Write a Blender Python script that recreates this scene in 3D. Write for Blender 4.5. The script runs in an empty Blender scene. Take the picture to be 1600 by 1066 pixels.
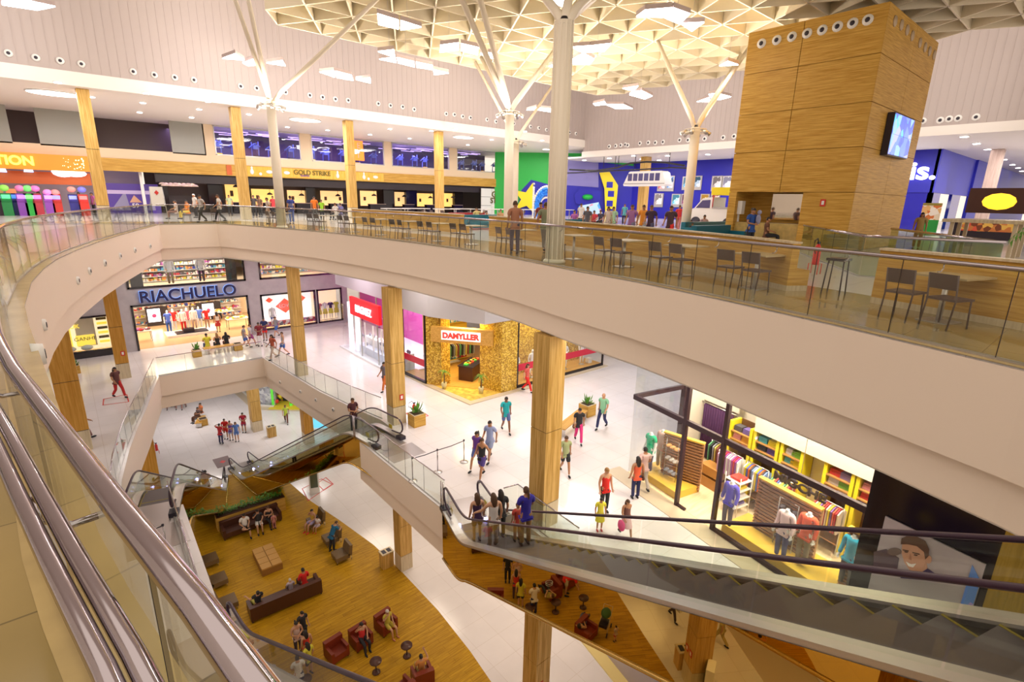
import bpy, bmesh, math, random
from mathutils import Vector, Matrix
random.seed(7)
sin,cos,pi,rad=math.sin,math.cos,math.pi,math.radians
C=bpy.context.scene.collection
# ---------------------------------------------------------------- camera model (1600x1066)
F,PITCH,ROLL,YAW=809.13,0.26524,-0.02175,0.8582
EYE=18.55                      # the camera stands at (0,0,EYE)
G,M2,T3=0.0,8.15,16.8          # ground, middle and top floors
cp,sp=cos(PITCH),sin(PITCH)
FW=Vector((cos(YAW)*cp,sin(YAW)*cp,-sp)); RT=Vector((sin(YAW),-cos(YAW),0)); DN=FW.cross(RT)
R_=RT*cos(ROLL)+DN*sin(ROLL); D_=-RT*sin(ROLL)+DN*cos(ROLL)
def ray(x,y): return FW+R_*((x-800)/F)+D_*((y-533)/F)
def at(x,y,z):
    v=ray(x,y); t=(z-EYE)/v.z; return (v.x*t,v.y*t,z)
def aty(x,y,Y):
    v=ray(x,y); t=Y/v.y; return (v.x*t,Y,v.z*t+EYE)
def atx(x,y,X):
    v=ray(x,y); t=X/v.x; return (X,v.y*t,v.z*t+EYE)
def atp(x,y,P,hd):             # on the vertical plane through P with heading hd (degrees): (s along, z)
    u=(cos(rad(hd)),sin(rad(hd))); n=(-u[1],u[0]); v=ray(x,y)
    t=(P[0]*n[0]+P[1]*n[1])/(v.x*n[0]+v.y*n[1]); p=(v.x*t,v.y*t)
    return ((p[0]-P[0])*u[0]+(p[1]-P[1])*u[1], v.z*t+EYE)
cam=bpy.data.cameras.new('camera'); co=bpy.data.objects.new('camera',cam); C.objects.link(co)
cam.sensor_width=36; cam.lens=F/1600*36; cam.clip_end=400; cam.clip_start=.05
co.matrix_world=Matrix(((R_.x,-D_.x,-FW.x,0),(R_.y,-D_.y,-FW.y,0),(R_.z,-D_.z,-FW.z,EYE),(0,0,0,1)))
bpy.context.scene.camera=co
# ---------------------------------------------------------------- materials
_m={}
def nt(name):
    m=bpy.data.materials.new(name); m.use_nodes=True; n=m.node_tree; b=n.nodes['Principled BSDF']; return m,n,b
def mat(name,c=(.8,.8,.8),r=.5,me=0,noise=0,sc=6,coat=0):
    if name in _m: return _m[name]
    m,n,b=nt(name); b.inputs['Base Color'].default_value=(*c,1); b.inputs['Roughness'].default_value=r; b.inputs['Metallic'].default_value=me
    if coat: b.inputs['Coat Weight'].default_value=coat; b.inputs['Coat Roughness'].default_value=.08
    if noise:
        t=n.nodes.new('ShaderNodeTexCoord'); x=n.nodes.new('ShaderNodeTexNoise'); x.inputs['Scale'].default_value=sc; x.inputs['Detail'].default_value=4
        k=n.nodes.new('ShaderNodeValToRGB'); k.color_ramp.elements[0].position=.3; k.color_ramp.elements[1].position=.7
        k.color_ramp.elements[0].color=(*[max(0,v*(1-noise)) for v in c],1); k.color_ramp.elements[1].color=(*[min(1,v*(1+noise)) for v in c],1)
        n.links.new(t.outputs['Object'],x.inputs['Vector']); n.links.new(x.outputs['Fac'],k.inputs['Fac']); n.links.new(k.outputs['Color'],b.inputs['Base Color'])
    _m[name]=m; return m
def wood(name,a,b_,scale,r=.45,seam=None):
    if name in _m: return _m[name]
    m,n,b=nt(name); b.inputs['Roughness'].default_value=r; b.inputs['Specular IOR Level'].default_value=.22
    t=n.nodes.new('ShaderNodeTexCoord'); mp=n.nodes.new('ShaderNodeMapping'); mp.inputs['Scale'].default_value=scale
    x=n.nodes.new('ShaderNodeTexNoise'); x.inputs['Scale'].default_value=1; x.inputs['Detail'].default_value=5; x.inputs['Roughness'].default_value=.62; x.inputs['Distortion'].default_value=.35
    k=n.nodes.new('ShaderNodeValToRGB'); e=k.color_ramp.elements; e[0].position=.36; e[0].color=(*a,1); e[1].position=.64; e[1].color=(*b_,1)
    L=n.links.new; L(t.outputs['Object'],mp.inputs['Vector']); L(mp.outputs[0],x.inputs['Vector']); L(x.outputs['Fac'],k.inputs['Fac'])
    out=k.outputs['Color']
    if seam:
        br=n.nodes.new('ShaderNodeTexBrick'); br.inputs['Color1'].default_value=(1,1,1,1); br.inputs['Color2'].default_value=(.86,.84,.8,1); br.inputs['Mortar'].default_value=(.55,.5,.45,1)
        br.inputs['Scale'].default_value=1; br.inputs['Mortar Size'].default_value=seam[2]; br.inputs['Brick Width'].default_value=seam[0]; br.inputs['Row Height'].default_value=seam[1]
        L(t.outputs['Object'],br.inputs['Vector']); mx=n.nodes.new('ShaderNodeMixRGB'); mx.blend_type='MULTIPLY'; mx.inputs['Fac'].default_value=1
        L(out,mx.inputs['Color1']); L(br.outputs['Color'],mx.inputs['Color2']); out=mx.outputs['Color']
    L(out,b.inputs['Base Color']); _m[name]=m; return m
def tile(name,c1,c2,mort,w,h,ms,r=.2,noise=.04):
    if name in _m: return _m[name]
    m,n,b=nt(name); b.inputs['Roughness'].default_value=r; L=n.links.new
    t=n.nodes.new('ShaderNodeTexCoord'); br=n.nodes.new('ShaderNodeTexBrick'); br.offset=0
    for k,v in (('Color1',c1),('Color2',c2),('Mortar',mort)): br.inputs[k].default_value=(*v,1)
    br.inputs['Scale'].default_value=1; br.inputs['Mortar Size'].default_value=ms; br.inputs['Brick Width'].default_value=w; br.inputs['Row Height'].default_value=h
    L(t.outputs['Object'],br.inputs['Vector'])
    x=n.nodes.new('ShaderNodeTexNoise'); x.inputs['Scale'].default_value=.7; x.inputs['Detail'].default_value=5; L(t.outputs['Object'],x.inputs['Vector'])
    k=n.nodes.new('ShaderNodeValToRGB'); k.color_ramp.elements[0].position=.3; k.color_ramp.elements[1].position=.7
    k.color_ramp.elements[0].color=(1-noise*2,)*3+(1,); k.color_ramp.elements[1].color=(1,1,1,1); L(x.outputs['Fac'],k.inputs['Fac'])
    mx=n.nodes.new('ShaderNodeMixRGB'); mx.blend_type='MULTIPLY'; mx.inputs['Fac'].default_value=1; L(br.outputs['Color'],mx.inputs['Color1']); L(k.outputs['Color'],mx.inputs['Color2'])
    L(mx.outputs['Color'],b.inputs['Base Color']); _m[name]=m; return m
def emi(name,c,s,tex=None):
    if name in _m: return _m[name]
    m,n,b=nt(name); b.inputs['Base Color'].default_value=(*c,1); b.inputs['Emission Color'].default_value=(*c,1); b.inputs['Emission Strength'].default_value=s
    _m[name]=m; return m
def glassm(name,tint,refl=1.0):
    if name in _m: return _m[name]
    m,n,b=nt(name); n.nodes.remove(b); o=n.nodes['Material Output']; L=n.links.new
    t=n.nodes.new('ShaderNodeBsdfTransparent'); t.inputs[0].default_value=(*tint,1); g=n.nodes.new('ShaderNodeBsdfGlossy'); g.inputs['Roughness'].default_value=.02; g.inputs['Color'].default_value=(refl,)*3+(1,)
    lw=n.nodes.new('ShaderNodeLayerWeight'); lw.inputs[0].default_value=.5; pw=n.nodes.new('ShaderNodeMath'); pw.operation='POWER'; pw.inputs[1].default_value=4.6; L(lw.outputs['Facing'],pw.inputs[0]); f=n.nodes.new('ShaderNodeMath'); f.operation='MULTIPLY_ADD'; f.inputs[1].default_value=.80; f.inputs[2].default_value=.035; L(pw.outputs[0],f.inputs[0]); mx=n.nodes.new('ShaderNodeMixShader')
    L(f.outputs[0],mx.inputs[0]); L(t.outputs[0],mx.inputs[1]); L(g.outputs[0],mx.inputs[2]); L(mx.outputs[0],o.inputs['Surface']); _m[name]=m; return m
def fab(*c):
    c=tuple(c); return mat('cloth_%02d_%02d_%02d'%tuple(int(v*99) for v in c),c,.8)
def blotch(name,cols,scale,r=.6,em=0):     # a print or a busy display: patches of several colours
    if name in _m: return _m[name]
    m,n,b=nt(name); L=n.links.new; t=n.nodes.new('ShaderNodeTexCoord'); v=n.nodes.new('ShaderNodeTexVoronoi'); v.inputs['Scale'].default_value=scale
    s=n.nodes.new('ShaderNodeSeparateColor'); k=n.nodes.new('ShaderNodeValToRGB'); k.color_ramp.interpolation='CONSTANT'; el=k.color_ramp.elements
    for i,c in enumerate(cols):
        e=el[i] if i<2 else el.new(i/len(cols)); e.position=i/len(cols); e.color=(*c,1)
    L(t.outputs['Object'],v.inputs['Vector']); L(v.outputs['Color'],s.inputs[0]); L(s.outputs[0],k.inputs['Fac']); L(k.outputs['Color'],b.inputs['Base Color']); b.inputs['Roughness'].default_value=r
    if em: L(k.outputs['Color'],b.inputs['Emission Color']); b.inputs['Emission Strength'].default_value=em
    _m[name]=m; return m
CREAM=mat('cream_paint',(.82,.64,.43),.6); WHITE=mat('white_paint',(.82,.77,.72),.55); FASC=mat('fascia_paint',(.92,.79,.67),.6)
FLW=tile('white_floor_tiles',(.80,.75,.75),(.77,.72,.72),(.62,.55,.5),1.2,1.2,.006,.16)
FLT=tile('stone_floor_tiles',(.42,.30,.11),(.37,.27,.095),(.22,.16,.06),.9,.9,.006,.12,.12)
FLU=tile('pale_upper_tiles',(.74,.70,.68),(.70,.66,.64),(.5,.47,.44),1,1,.006,.14)
LEDGE=mat('stone_ledge',(.52,.38,.16),.25,0,.12,3)
WCOL=wood('column_wood',(.47,.27,.06),(.72,.47,.16),(16,16,.7),.45); WHOR=wood('panel_wood',(.46,.24,.035),(.70,.43,.10),(.9,.9,26),.42)
WLOU=wood('lounge_floor_wood',(.40,.20,.004),(.60,.34,.012),(1.2,14,14),.5,seam=(1.3,.2,.006))
WBOX=wood('orange_wood',(.50,.26,.05),(.66,.38,.10),(.8,14,14),.4); WPALE=wood('pale_plinth_wood',(.55,.45,.3),(.7,.6,.42),(14,14,.8),.4)
STEEL=mat('brushed_steel',(.62,.6,.58),.28,1); CHROME=mat('polished_steel',(.44,.40,.43),.08,1); ALU=mat('grey_aluminium',(.5,.48,.47),.4,.7)
BLACK=mat('black_rubber',(.02,.015,.03),.35); DARK=mat('dark_metal',(.035,.03,.035),.4,.3)
GLASS=glassm('rail_glass',(.93,.96,.93)); SHOP=glassm('shop_glass',(.95,.96,.96))
MIRROR=mat('bronze_mirror',(.64,.45,.14),.008,1); GOLDTRIM=mat('gold_trim',(.7,.5,.15),.25,1)
LBROWN=mat('dark_brown_leather',(.07,.022,.012),.38); LRED=mat('rust_leather',(.20,.024,.007),.42); LTAUPE=mat('taupe_leather',(.16,.10,.045),.45)
OTTO=mat('tan_leather',(.55,.30,.07),.5); SOIL=mat('soil',(.05,.025,.01),.9); LEAF=mat('leaf_green',(.10,.30,.03),.5,0,.3,9)
LAMP=emi('lamp_white',(1,.93,.94),14); OVAL=emi('oval_lamp',(1,.95,.93),9); REDP=mat('red_paint',(.62,.02,.015),.4)
TREEW=mat('cream_steel',(.92,.84,.70),.4,0); FRM=mat('frame_cream',(.88,.80,.62),.6); DARKG=mat('dark_soffit',(.10,.085,.07),.8)
WHITEP=mat('white_plastic',(.85,.84,.82),.35); GREYW=mat('grey_wall',(.42,.36,.38),.6); BLUEW=mat('blue_wall',(.008,.008,.36),.5); BLKGL=mat('black_gloss',(.012,.008,.014),.08)
# ---------------------------------------------------------------- mesh building
class MB:
    def __init__(s): s.v=[]; s.f=[]; s.i=[]; s.k=0; s.sm=[]; s.smooth=False
    def add(s,vs,fs):
        b=len(s.v); s.v+= [tuple(q) for q in vs]
        for f in fs: s.f.append(tuple(b+j for j in f)); s.i.append(s.k); s.sm.append(s.smooth)
        return s
    def box(s,x0,y0,z0,x1,y1,z1):
        return s.add([(x0,y0,z0),(x1,y0,z0),(x1,y1,z0),(x0,y1,z0),(x0,y0,z1),(x1,y0,z1),(x1,y1,z1),(x0,y1,z1)],[(3,2,1,0),(4,5,6,7),(0,1,5,4),(1,2,6,5),(2,3,7,6),(3,0,4,7)])
    def ob(s,c,sx,sy,sz,rz=0,tilt=0):     # oriented box, c = base centre
        M=Matrix.Translation(c)@Matrix.Rotation(rz,4,'Z')@Matrix.Rotation(tilt,4,'X')
        P=[M@Vector((a*sx/2,b*sy/2,z)) for z in (0,sz) for a,b in ((-1,-1),(1,-1),(1,1),(-1,1))]
        return s.add(P,[(3,2,1,0),(4,5,6,7),(0,1,5,4),(1,2,6,5),(2,3,7,6),(3,0,4,7)])
    def prism(s,poly,z0,z1):
        n=len(poly); a=sum(poly[i][0]*poly[(i+1)%n][1]-poly[(i+1)%n][0]*poly[i][1] for i in range(n))
        if a<0: poly=poly[::-1]
        return s.add([(p[0],p[1],z0) for p in poly]+[(p[0],p[1],z1) for p in poly],[tuple(range(n))[::-1],tuple(range(n,2*n))]+[(i,(i+1)%n,n+(i+1)%n,n+i) for i in range(n)])
    def ext(s,poly,vec):                  # extrude any planar polygon (3d points) by vec
        n=len(poly); v=Vector(vec)
        return s.add([tuple(p) for p in poly]+[tuple(Vector(p)+v) for p in poly],[tuple(range(n))[::-1],tuple(range(n,2*n))]+[(i,(i+1)%n,n+(i+1)%n,n+i) for i in range(n)])
    def quad(s,*p): return s.add(p,[tuple(range(len(p)))])
    def tube(s,pts,r,n=8,closed=False,flat=1):
        pts=[Vector(p) for p in pts]; m=len(pts); rs=r if isinstance(r,(list,tuple)) else [r]*m; vs=[]; up=None; sm=s.smooth; s.smooth=True
        for i,p in enumerate(pts):
            a=pts[(i-1)%m] if (i>0 or closed) else p; b=pts[(i+1)%m] if (i<m-1 or closed) else p
            d=(b-a).normalized()
            if up is None: up=Vector((0,0,1)) if abs(d.z)<.95 else Vector((1,0,0))
            x=d.cross(up)
            if x.length<1e-4: x=d.cross(Vector((0,1,0)))
            x.normalize(); y=x.cross(d).normalized(); 
            if abs(d.z)>=.95: up=y
            for k in range(n): vs.append(p+x*cos(2*pi*k/n)*rs[i]+y*sin(2*pi*k/n)*rs[i]*flat)
        fs=[(i*n+k,i*n+(k+1)%n,((i+1)%m)*n+(k+1)%n,((i+1)%m)*n+k) for i in range(m if closed else m-1) for k in range(n)]
        if not closed: fs+=[tuple(range(n))[::-1],tuple(range((m-1)*n,m*n))]
        s.add(vs,fs); s.smooth=sm; return s
    def lathe(s,prof,n=16,c=(0,0,0),sx=1,sy=1):
        sm=s.smooth; s.smooth=True; m=len(prof)
        vs=[(c[0]+r*cos(2*pi*k/n)*sx,c[1]+r*sin(2*pi*k/n)*sy,c[2]+z) for r,z in prof for k in range(n)]
        s.add(vs,[(i*n+k,i*n+(k+1)%n,(i+1)*n+(k+1)%n,(i+1)*n+k) for i in range(m-1) for k in range(n)]+[tuple(range(n))[::-1],tuple(range((m-1)*n,m*n))]); s.smooth=sm; return s
    def ell(s,c,rx,ry,rz,n=10,m=6,M=None):
        sm=s.smooth; s.smooth=True; vs=[]
        for i in range(1,m):
            t=pi*i/m
            for k in range(n): vs.append(Vector((rx*sin(t)*cos(2*pi*k/n),ry*sin(t)*sin(2*pi*k/n),-rz*cos(t))))
        vs+=[Vector((0,0,-rz)),Vector((0,0,rz))]
        if M is not None: vs=[M@v for v in vs]
        vs=[v+Vector(c) for v in vs]; q=(m-1)*n
        fs=[(i*n+k,i*n+(k+1)%n,(i+1)*n+(k+1)%n,(i+1)*n+k) for i in range(m-2) for k in range(n)]+[(q,(k+1)%n,k) for k in range(n)]+[(q+1,(m-2)*n+k,(m-2)*n+(k+1)%n) for k in range(n)]
        s.add(vs,fs); s.smooth=sm; return s
    def wall(s,pts,z0,z1,t,closed=False):  # wall of thickness t (to the left of the run) along a plan polyline
        n=len(pts); L=offs(pts,t,closed)
        for i in range(n if closed else n-1):
            j=(i+1)%n; a,b,c,d=pts[i],pts[j],L[j],L[i]
            s.add([(a[0],a[1],z0),(b[0],b[1],z0),(c[0],c[1],z0),(d[0],d[1],z0),(a[0],a[1],z1),(b[0],b[1],z1),(c[0],c[1],z1),(d[0],d[1],z1)],[(3,2,1,0),(4,5,6,7),(0,1,5,4),(1,2,6,5),(2,3,7,6),(3,0,4,7)])
        return s
    def mesh(s,name,mats):
        me=bpy.data.meshes.new(name); me.from_pydata(s.v,[],s.f)
        for m in (mats if isinstance(mats,(list,tuple)) else [mats]): me.materials.append(m)
        if len(s.i): me.polygons.foreach_set('material_index',s.i); me.polygons.foreach_set('use_smooth',s.sm)
        me.update(); return me
def offs(pts,t,closed=False):
    n=len(pts); out=[]
    for i in range(n):
        a=Vector(pts[(i-1)%n][:2]) if (i>0 or closed) else None; p=Vector(pts[i][:2]); b=Vector(pts[(i+1)%n][:2]) if (i<n-1 or closed) else None
        ns=[]
        if a is not None: d=(p-a).normalized(); ns.append(Vector((-d.y,d.x)))
        if b is not None: d=(b-p).normalized(); ns.append(Vector((-d.y,d.x)))
        m=sum(ns,Vector((0,0))); m.normalize(); k=t/max(.35,m.dot(ns[0])); out.append(tuple(p+m*k))
    return out
def setp(o,label=None,cat=None,group=None,kind=None):
    if label: o['label']=label
    if cat: o['category']=cat
    if group: o['group']=group
    if kind: o['kind']=kind
    return o
def link(name,me,parent=None,loc=None,rz=0):
    o=bpy.data.objects.new(name,me); C.objects.link(o)
    if parent is not None: o.parent=parent
    if loc is not None: o.location=loc
    if rz: o.rotation_euler=(0,0,rz)
    return o
def thing(name,label,cat,loc=(0,0,0),rz=0,group=None): return setp(link(name,None,None,loc,rz),label,cat,group)
def part(name,mb,m,parent,label=None):
    o=link(name,mb.mesh(name,m),parent)
    if label: o['label']=label
    return o
def single(name,mb,m,label,cat,group=None):
    xs=[v[0] for v in mb.v]; ys=[v[1] for v in mb.v]; zs=[v[2] for v in mb.v]; c=((min(xs)+max(xs))/2,(min(ys)+max(ys))/2,min(zs))
    mb.v=[(v[0]-c[0],v[1]-c[1],v[2]-c[2]) for v in mb.v]
    return setp(link(name,mb.mesh(name,m),None,c),label,cat,group)
def struct(name,mb,m): return setp(link(name,mb.mesh(name,m)),kind='structure')
def dup(root,loc,rz=None,label=None,group=None):
    r=root.copy(); C.objects.link(r); r.location=loc
    if rz is not None: r.rotation_euler=(0,0,rz)
    if label: r['label']=label
    if group: r['group']=group
    st=[(root,r)]
    while st:
        a,b=st.pop()
        for ch in list(a.children):
            if ch==b: continue
            c=ch.copy(); C.objects.link(c); c.parent=b; st.append((ch,c))
    return r
def text(s,size,ext,m,parent,M,name='lettering',bold=0.0,sx=1,al='CENTER'):
    cu=bpy.data.curves.new('t','FONT'); cu.body=s; cu.size=size; cu.extrude=ext; cu.offset=bold; cu.align_x=al; cu.align_y='CENTER'
    o=bpy.data.objects.new('t',cu); C.objects.link(o); dg=bpy.context.evaluated_depsgraph_get(); me=bpy.data.meshes.new_from_object(o.evaluated_get(dg)); bpy.data.objects.remove(o)
    me.name=name; me.transform(Matrix.Diagonal((sx,1,1,1))); me.transform(M); me.materials.clear(); me.materials.append(m); q=link(name,me,parent); return q
def face(c,hd,up=0):  # text transform: letters read by someone looking along heading hd, standing in front; c centre
    h=rad(hd); x=Vector((sin(h),-cos(h),0)); z=Vector((-cos(h),-sin(h),0))
    return Matrix(((x.x,0,z.x,c[0]),(x.y,0,z.y,c[1]),(0,1,0,c[2]),(0,0,0,1)))
def area(loc,sx,sy,pw,col=(1,.93,.86),rot=(0,0,0)):
    l=bpy.data.lights.new('light','AREA'); l.shape='RECTANGLE'; l.size=sx; l.size_y=sy; l.energy=pw; l.color=col
    o=bpy.data.objects.new('area_light',l); C.objects.link(o); o.location=loc; o.rotation_euler=rot; o['kind']='structure'; return o
# ================================================================ floors, slabs, walls
E3=[(.9,-10),(.8,-4.5),(.66,-1.2),(.42,0),(.33,.5),(.28,.85),(.19,1.37),(.09,2.0),(-.01,2.6),(-.09,3.2),(-.14,3.8),(-.22,5.3),(-.37,7.4),(-.5,9.2),(-.6,11),(-.58,13.8),(-.42,16.1),(-.18,18.2),(.25,20.6),(1.0,24),(2.0,27.8),(3.1,31.6),(4.35,35.9),(7.3,36.0),(8.3,33.2),(9.05,30.3),(9.9,27),(10.45,23),(10.8,19),(10.88,15),(10.6,12),(10.15,9.4),(9.9,7.1),(9.45,4.9),(8.85,2.6),(8.15,.4),(7.2,-2),(5.6,-6),(4.6,-10)]
E2=[(-.2,-10),(-.05,12.5),(1.62,12.4),(1.78,19.3),(.02,19.8),(.32,22.5),(.83,25.4),(1.3,27.5),(1.9,29.9),(2.5,32.6),(3.1,35.2),(8.9,35.4),(9.25,30.5),(9.5,27.1),(9.95,24),(10.4,21.7),(10.4,20.6),(8.6,20.6),(8.6,13.25),(10.3,12.3),(10.2,8.8),(10.45,6.4),(11.2,3),(12.6,-10)]
def slab(name,E,z0,z1,m,inset=.3):
    P=offs(E,inset); P=P+[(110,-10),(110,62),(-30,62),(-30,-10)]
    struct(name,MB().prism(P,z0,z1),m)
P=E3+[(110,-10),(110,62),(-30,62),(-30,-10)]
struct('floor_top',MB().prism(E3+[(110,-10),(110,62),(-30,62),(-30,-10)],T3-.02,T3),FLU)
# the darker stone strip that borders the opening on the top floor
def strip(name,E,a,b,z,m,i0=0,i1=None):
    A=offs(E,a)[i0:i1]; B=offs(E,b)[i0:i1]; mb=MB()
    for i in range(len(A)-1): mb.add([(*A[i],z),(*A[i+1],z),(*B[i+1],z),(*B[i],z)],[(0,1,2,3)])
    return struct(name,mb,m)
strip('floor_stone_band',E3,.3,3.4,T3+.004,FLT)
strip('trim_stone_ledge',E3,0,.3,T3+.006,LEDGE)
slab('ceiling_under_top_floor',E3,14.7,T3-.02,WHITE)
struct('wall_fascia_top',MB().wall(E3,15.45,T3-.001,.3),FASC)
struct('trim_fascia_top',MB().wall(offs(E3,.14),14.8,15.45,.3),FASC)
struct('floor_middle',MB().prism(E2+[(110,-10),(110,62),(-30,62),(-30,-10)],M2-.02,M2),FLW)
slab('ceiling_under_middle_floor',E2,6.1,M2-.02,WHITE,.25)
struct('wall_fascia_middle',MB().wall(E2,6.9,M2-.001,.25),FASC)
struct('trim_fascia_middle',MB().wall(offs(E2,.12),6.1,6.9,.25),FASC)
struct('floor_ground',MB().box(-30,-10,-.3,60,62,0),FLW)
LW=[(-.9,-10),(-.8,10),(-.73,13.1),(-.36,15.4),(.1,19),(1.2,25),(2.6,31),(3.83,37.6),(5.74,36.7),(7.77,35.9),(8.9,34.6),(9.1,32.7),(9.4,29.8),(9.96,26.9),(10.5,23.5),(10.65,20.9),(10.68,17.2),(10.5,14.4),(10.2,12),(9.6,8),(8.6,4),(7,-2),(4,-10)]
struct('floor_lounge',MB().prism(LW,0,.004),WLOU)
# upper hall: back wall of the atrium, its soffit, the right-hand wall
RIB=mat('ribbed_wall_paint',(.45,.385,.365),.55)
def ribbed(name,o,axis):
    mb=MB(); x0,x1,z0,z1,p=o; 
    if axis=='x': mb.box(x0,p,z0,x1,p+.2,z1)
    else: mb.box(p,x0,z0,p+.2,x1,z1)
    x=x0
    while x<x1:
        if axis=='x': mb.box(x,p-.02,z0,x+.05,p,z1)
        else: mb.box(p-.02,x,z0,p,x+.05,z1)
        x+=.45
    return struct(name,mb,RIB)
ribbed('wall_back_upper',(-30,45.4,25.1,46,41.15),'x')
ribbed('wall_right_upper',(-12,41.2,23.9,46,45.4),'y')
struct('trim_soffit_back',MB().box(-30,41,24.35,45.4,41.3,25.1),WHITE)
struct('trim_soffit_right',MB().box(45.3,-12,23.3,45.7,41.3,23.9),WHITE)
struct('ceiling_food_hall',MB().box(-30,41.3,24.35,60,62,24.5),WHITE)
struct('ceiling_cinema_hall',MB().box(45.7,-12,23.3,110,45,23.45),WHITE)
struct('wall_left_upper',MB().box(-30,-10,T3,-29.8,62,46),WHITE)
# back wall of the food hall, plane Y=53.8
YB=53.8
def xb(px,py): return aty(px,py,YB)[0]
zf0,zf1,zw0=T3+3.4,T3+4.42,21.9   # fascia bottom/top, window sill
zf0=aty(460,279,YB)[2]; zf1=aty(336,256,YB)[2]; zw0=aty(336,242,YB)[2]; zc=24.35
wins=[(337,472),(487,601),(612,702),(714,789)]
wx=[(aty(a,240,YB)[0],aty(b,262,YB)[0]) for a,b in wins]
mb=MB(); mb.box(-30,YB,zf1,46,YB+.3,zw0)
xs=[xb(320,235)]+[v for w in wx for v in w]+[46]
for i in range(0,len(xs),2): mb.box(xs[i],YB,zw0,xs[i+1],YB+.3,zc)
struct('wall_food_hall',mb,CREAM)
struct('trim_wood_fascia',MB().box(xb(160,262),YB-.12,zf0,46,YB+.1,zf1),WHOR)
VIO=mat('violet_gym_wall',(.05,.02,.16),.5); GYMF=mat('gym_floor',(.05,.03,.12),.3); VLAMP=emi('violet_strip_lamp',(.6,.42,1),1.6)
GYMY=emi('gym_yellow_glow',(1,.55,.05),.8); GYMO=emi('orange_sign_glow',(1,.22,.02),1.6); GYMB=mat('gym_blue_steel',(.15,.22,.8),.4,.1)
mb=MB(); mb.box(xs[1]-1,YB+6,21,46,YB+6.2,zc); mb.box(xs[0],YB+.3,21.3,46,YB+6,21.5); struct('wall_gym',mb,VIO)
for i,(a,b) in enumerate(wx):
    mb=MB(); t=.09; mb.box(a,YB-.03,zw0,b,YB+.05,zw0+t); mb.box(a,YB-.03,zc-.12,b,YB+.05,zc); mb.box(a,YB-.03,zw0,a+t,YB+.05,zc); mb.box(b-t,YB-.03,zw0,b,YB+.05,zc)
    w=struct('window_%d'%(i+1),mb,ALU)
    g=MB().box(a+t,YB,zw0+t,b-t,YB+.02,zc-.12); part('pane',g,SHOP,w)
# left part: shutter boxes and grey panels over the arcade
mb=MB()
for k,(a,b) in enumerate([(0,16),(56,147),(263,318)]): mb.box(xb(a,190),YB,zw0-.1,xb(b,205),YB+.1,zc)
mb.box(-30,YB,zw0-.1,xb(0,190),YB+.1,zc); struct('wall_service_panels',mb,mat('grey_green_panel',(.33,.33,.29),.4))
mb=MB(); mb.box(-30,YB+3,zw0-.5,xb(320,200),YB+3.2,zc); struct('wall_service_dark',mb,mat('brown_dark_panel',(.08,.05,.045),.5))
# gym kit behind the windows
for i,(a,b) in enumerate(wx):
    n=max(3,int((b-a)/1.3))
    for k in range(n):
        x=a+.5+(b-a-1)*k/(n-1); t=thing('gym_machine','blue steel gym machine %s behind the %s violet gym window'%(['with a tall frame','with a curved arm','with a yellow pad','with a low bench','with a white console','with a rowing seat','with a cable post','with a step deck'][k%8],['first','second','third','fourth'][i]),'gym machine',(x,YB+1.6+.5*(k%2),21.5),0,'gym machines behind the upper windows')
        m=MB(); m.tube([(-.3,0,0),(-.25,0,1.2+.3*(k%3)),(.3,0,1.3)],.05,6); m.box(-.35,-.3,0,.35,.3,.12); m.tube([(-.5,0,1.3),(.0,0,1.7),(.5,0,1.45)],.06,6).tube([(.3,0,0),(.35,0,1.9)],.05,6).box(-.15,-.1,1.2,.25,.1,1.55); part('frame',m,GYMB,t)
        m=MB().ob((.1,0,.5),.5,.3,.14,.3); part('seat_pad',m,GYMY if k%3==0 else BLACK,t)
for k in range(46):
    x=wx[0][0]+ (wx[3][1]-wx[0][0])*random.random(); y=YB+1+4.6*random.random(); L=.9+random.random()
    single('strip_light',MB().box(x,y,zc-.3,x+L,y+.12,zc-.24),VLAMP,'slim white strip light hanging from the dark gym ceiling','strip light','strip lights in the gym')
def signbox(px,py,w,h,s,lab):
    x,_,z=aty(px,py,YB+.6); t=thing('glowing_sign',lab,'sign',(x,YB+.6,z))
    part('panel',MB().box(-w/2,0,-h/2,w/2,.1,h/2),GYMO,t); text(s,h*.8,.01,WHITEP,t,face((0,-.02,0),90))
signbox(560,228,1.0,1.0,'E','orange square sign with a white E inside the gym window')
signbox(560,243,1.3,1.0,'T','orange square sign with a white T inside the gym window')
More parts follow.
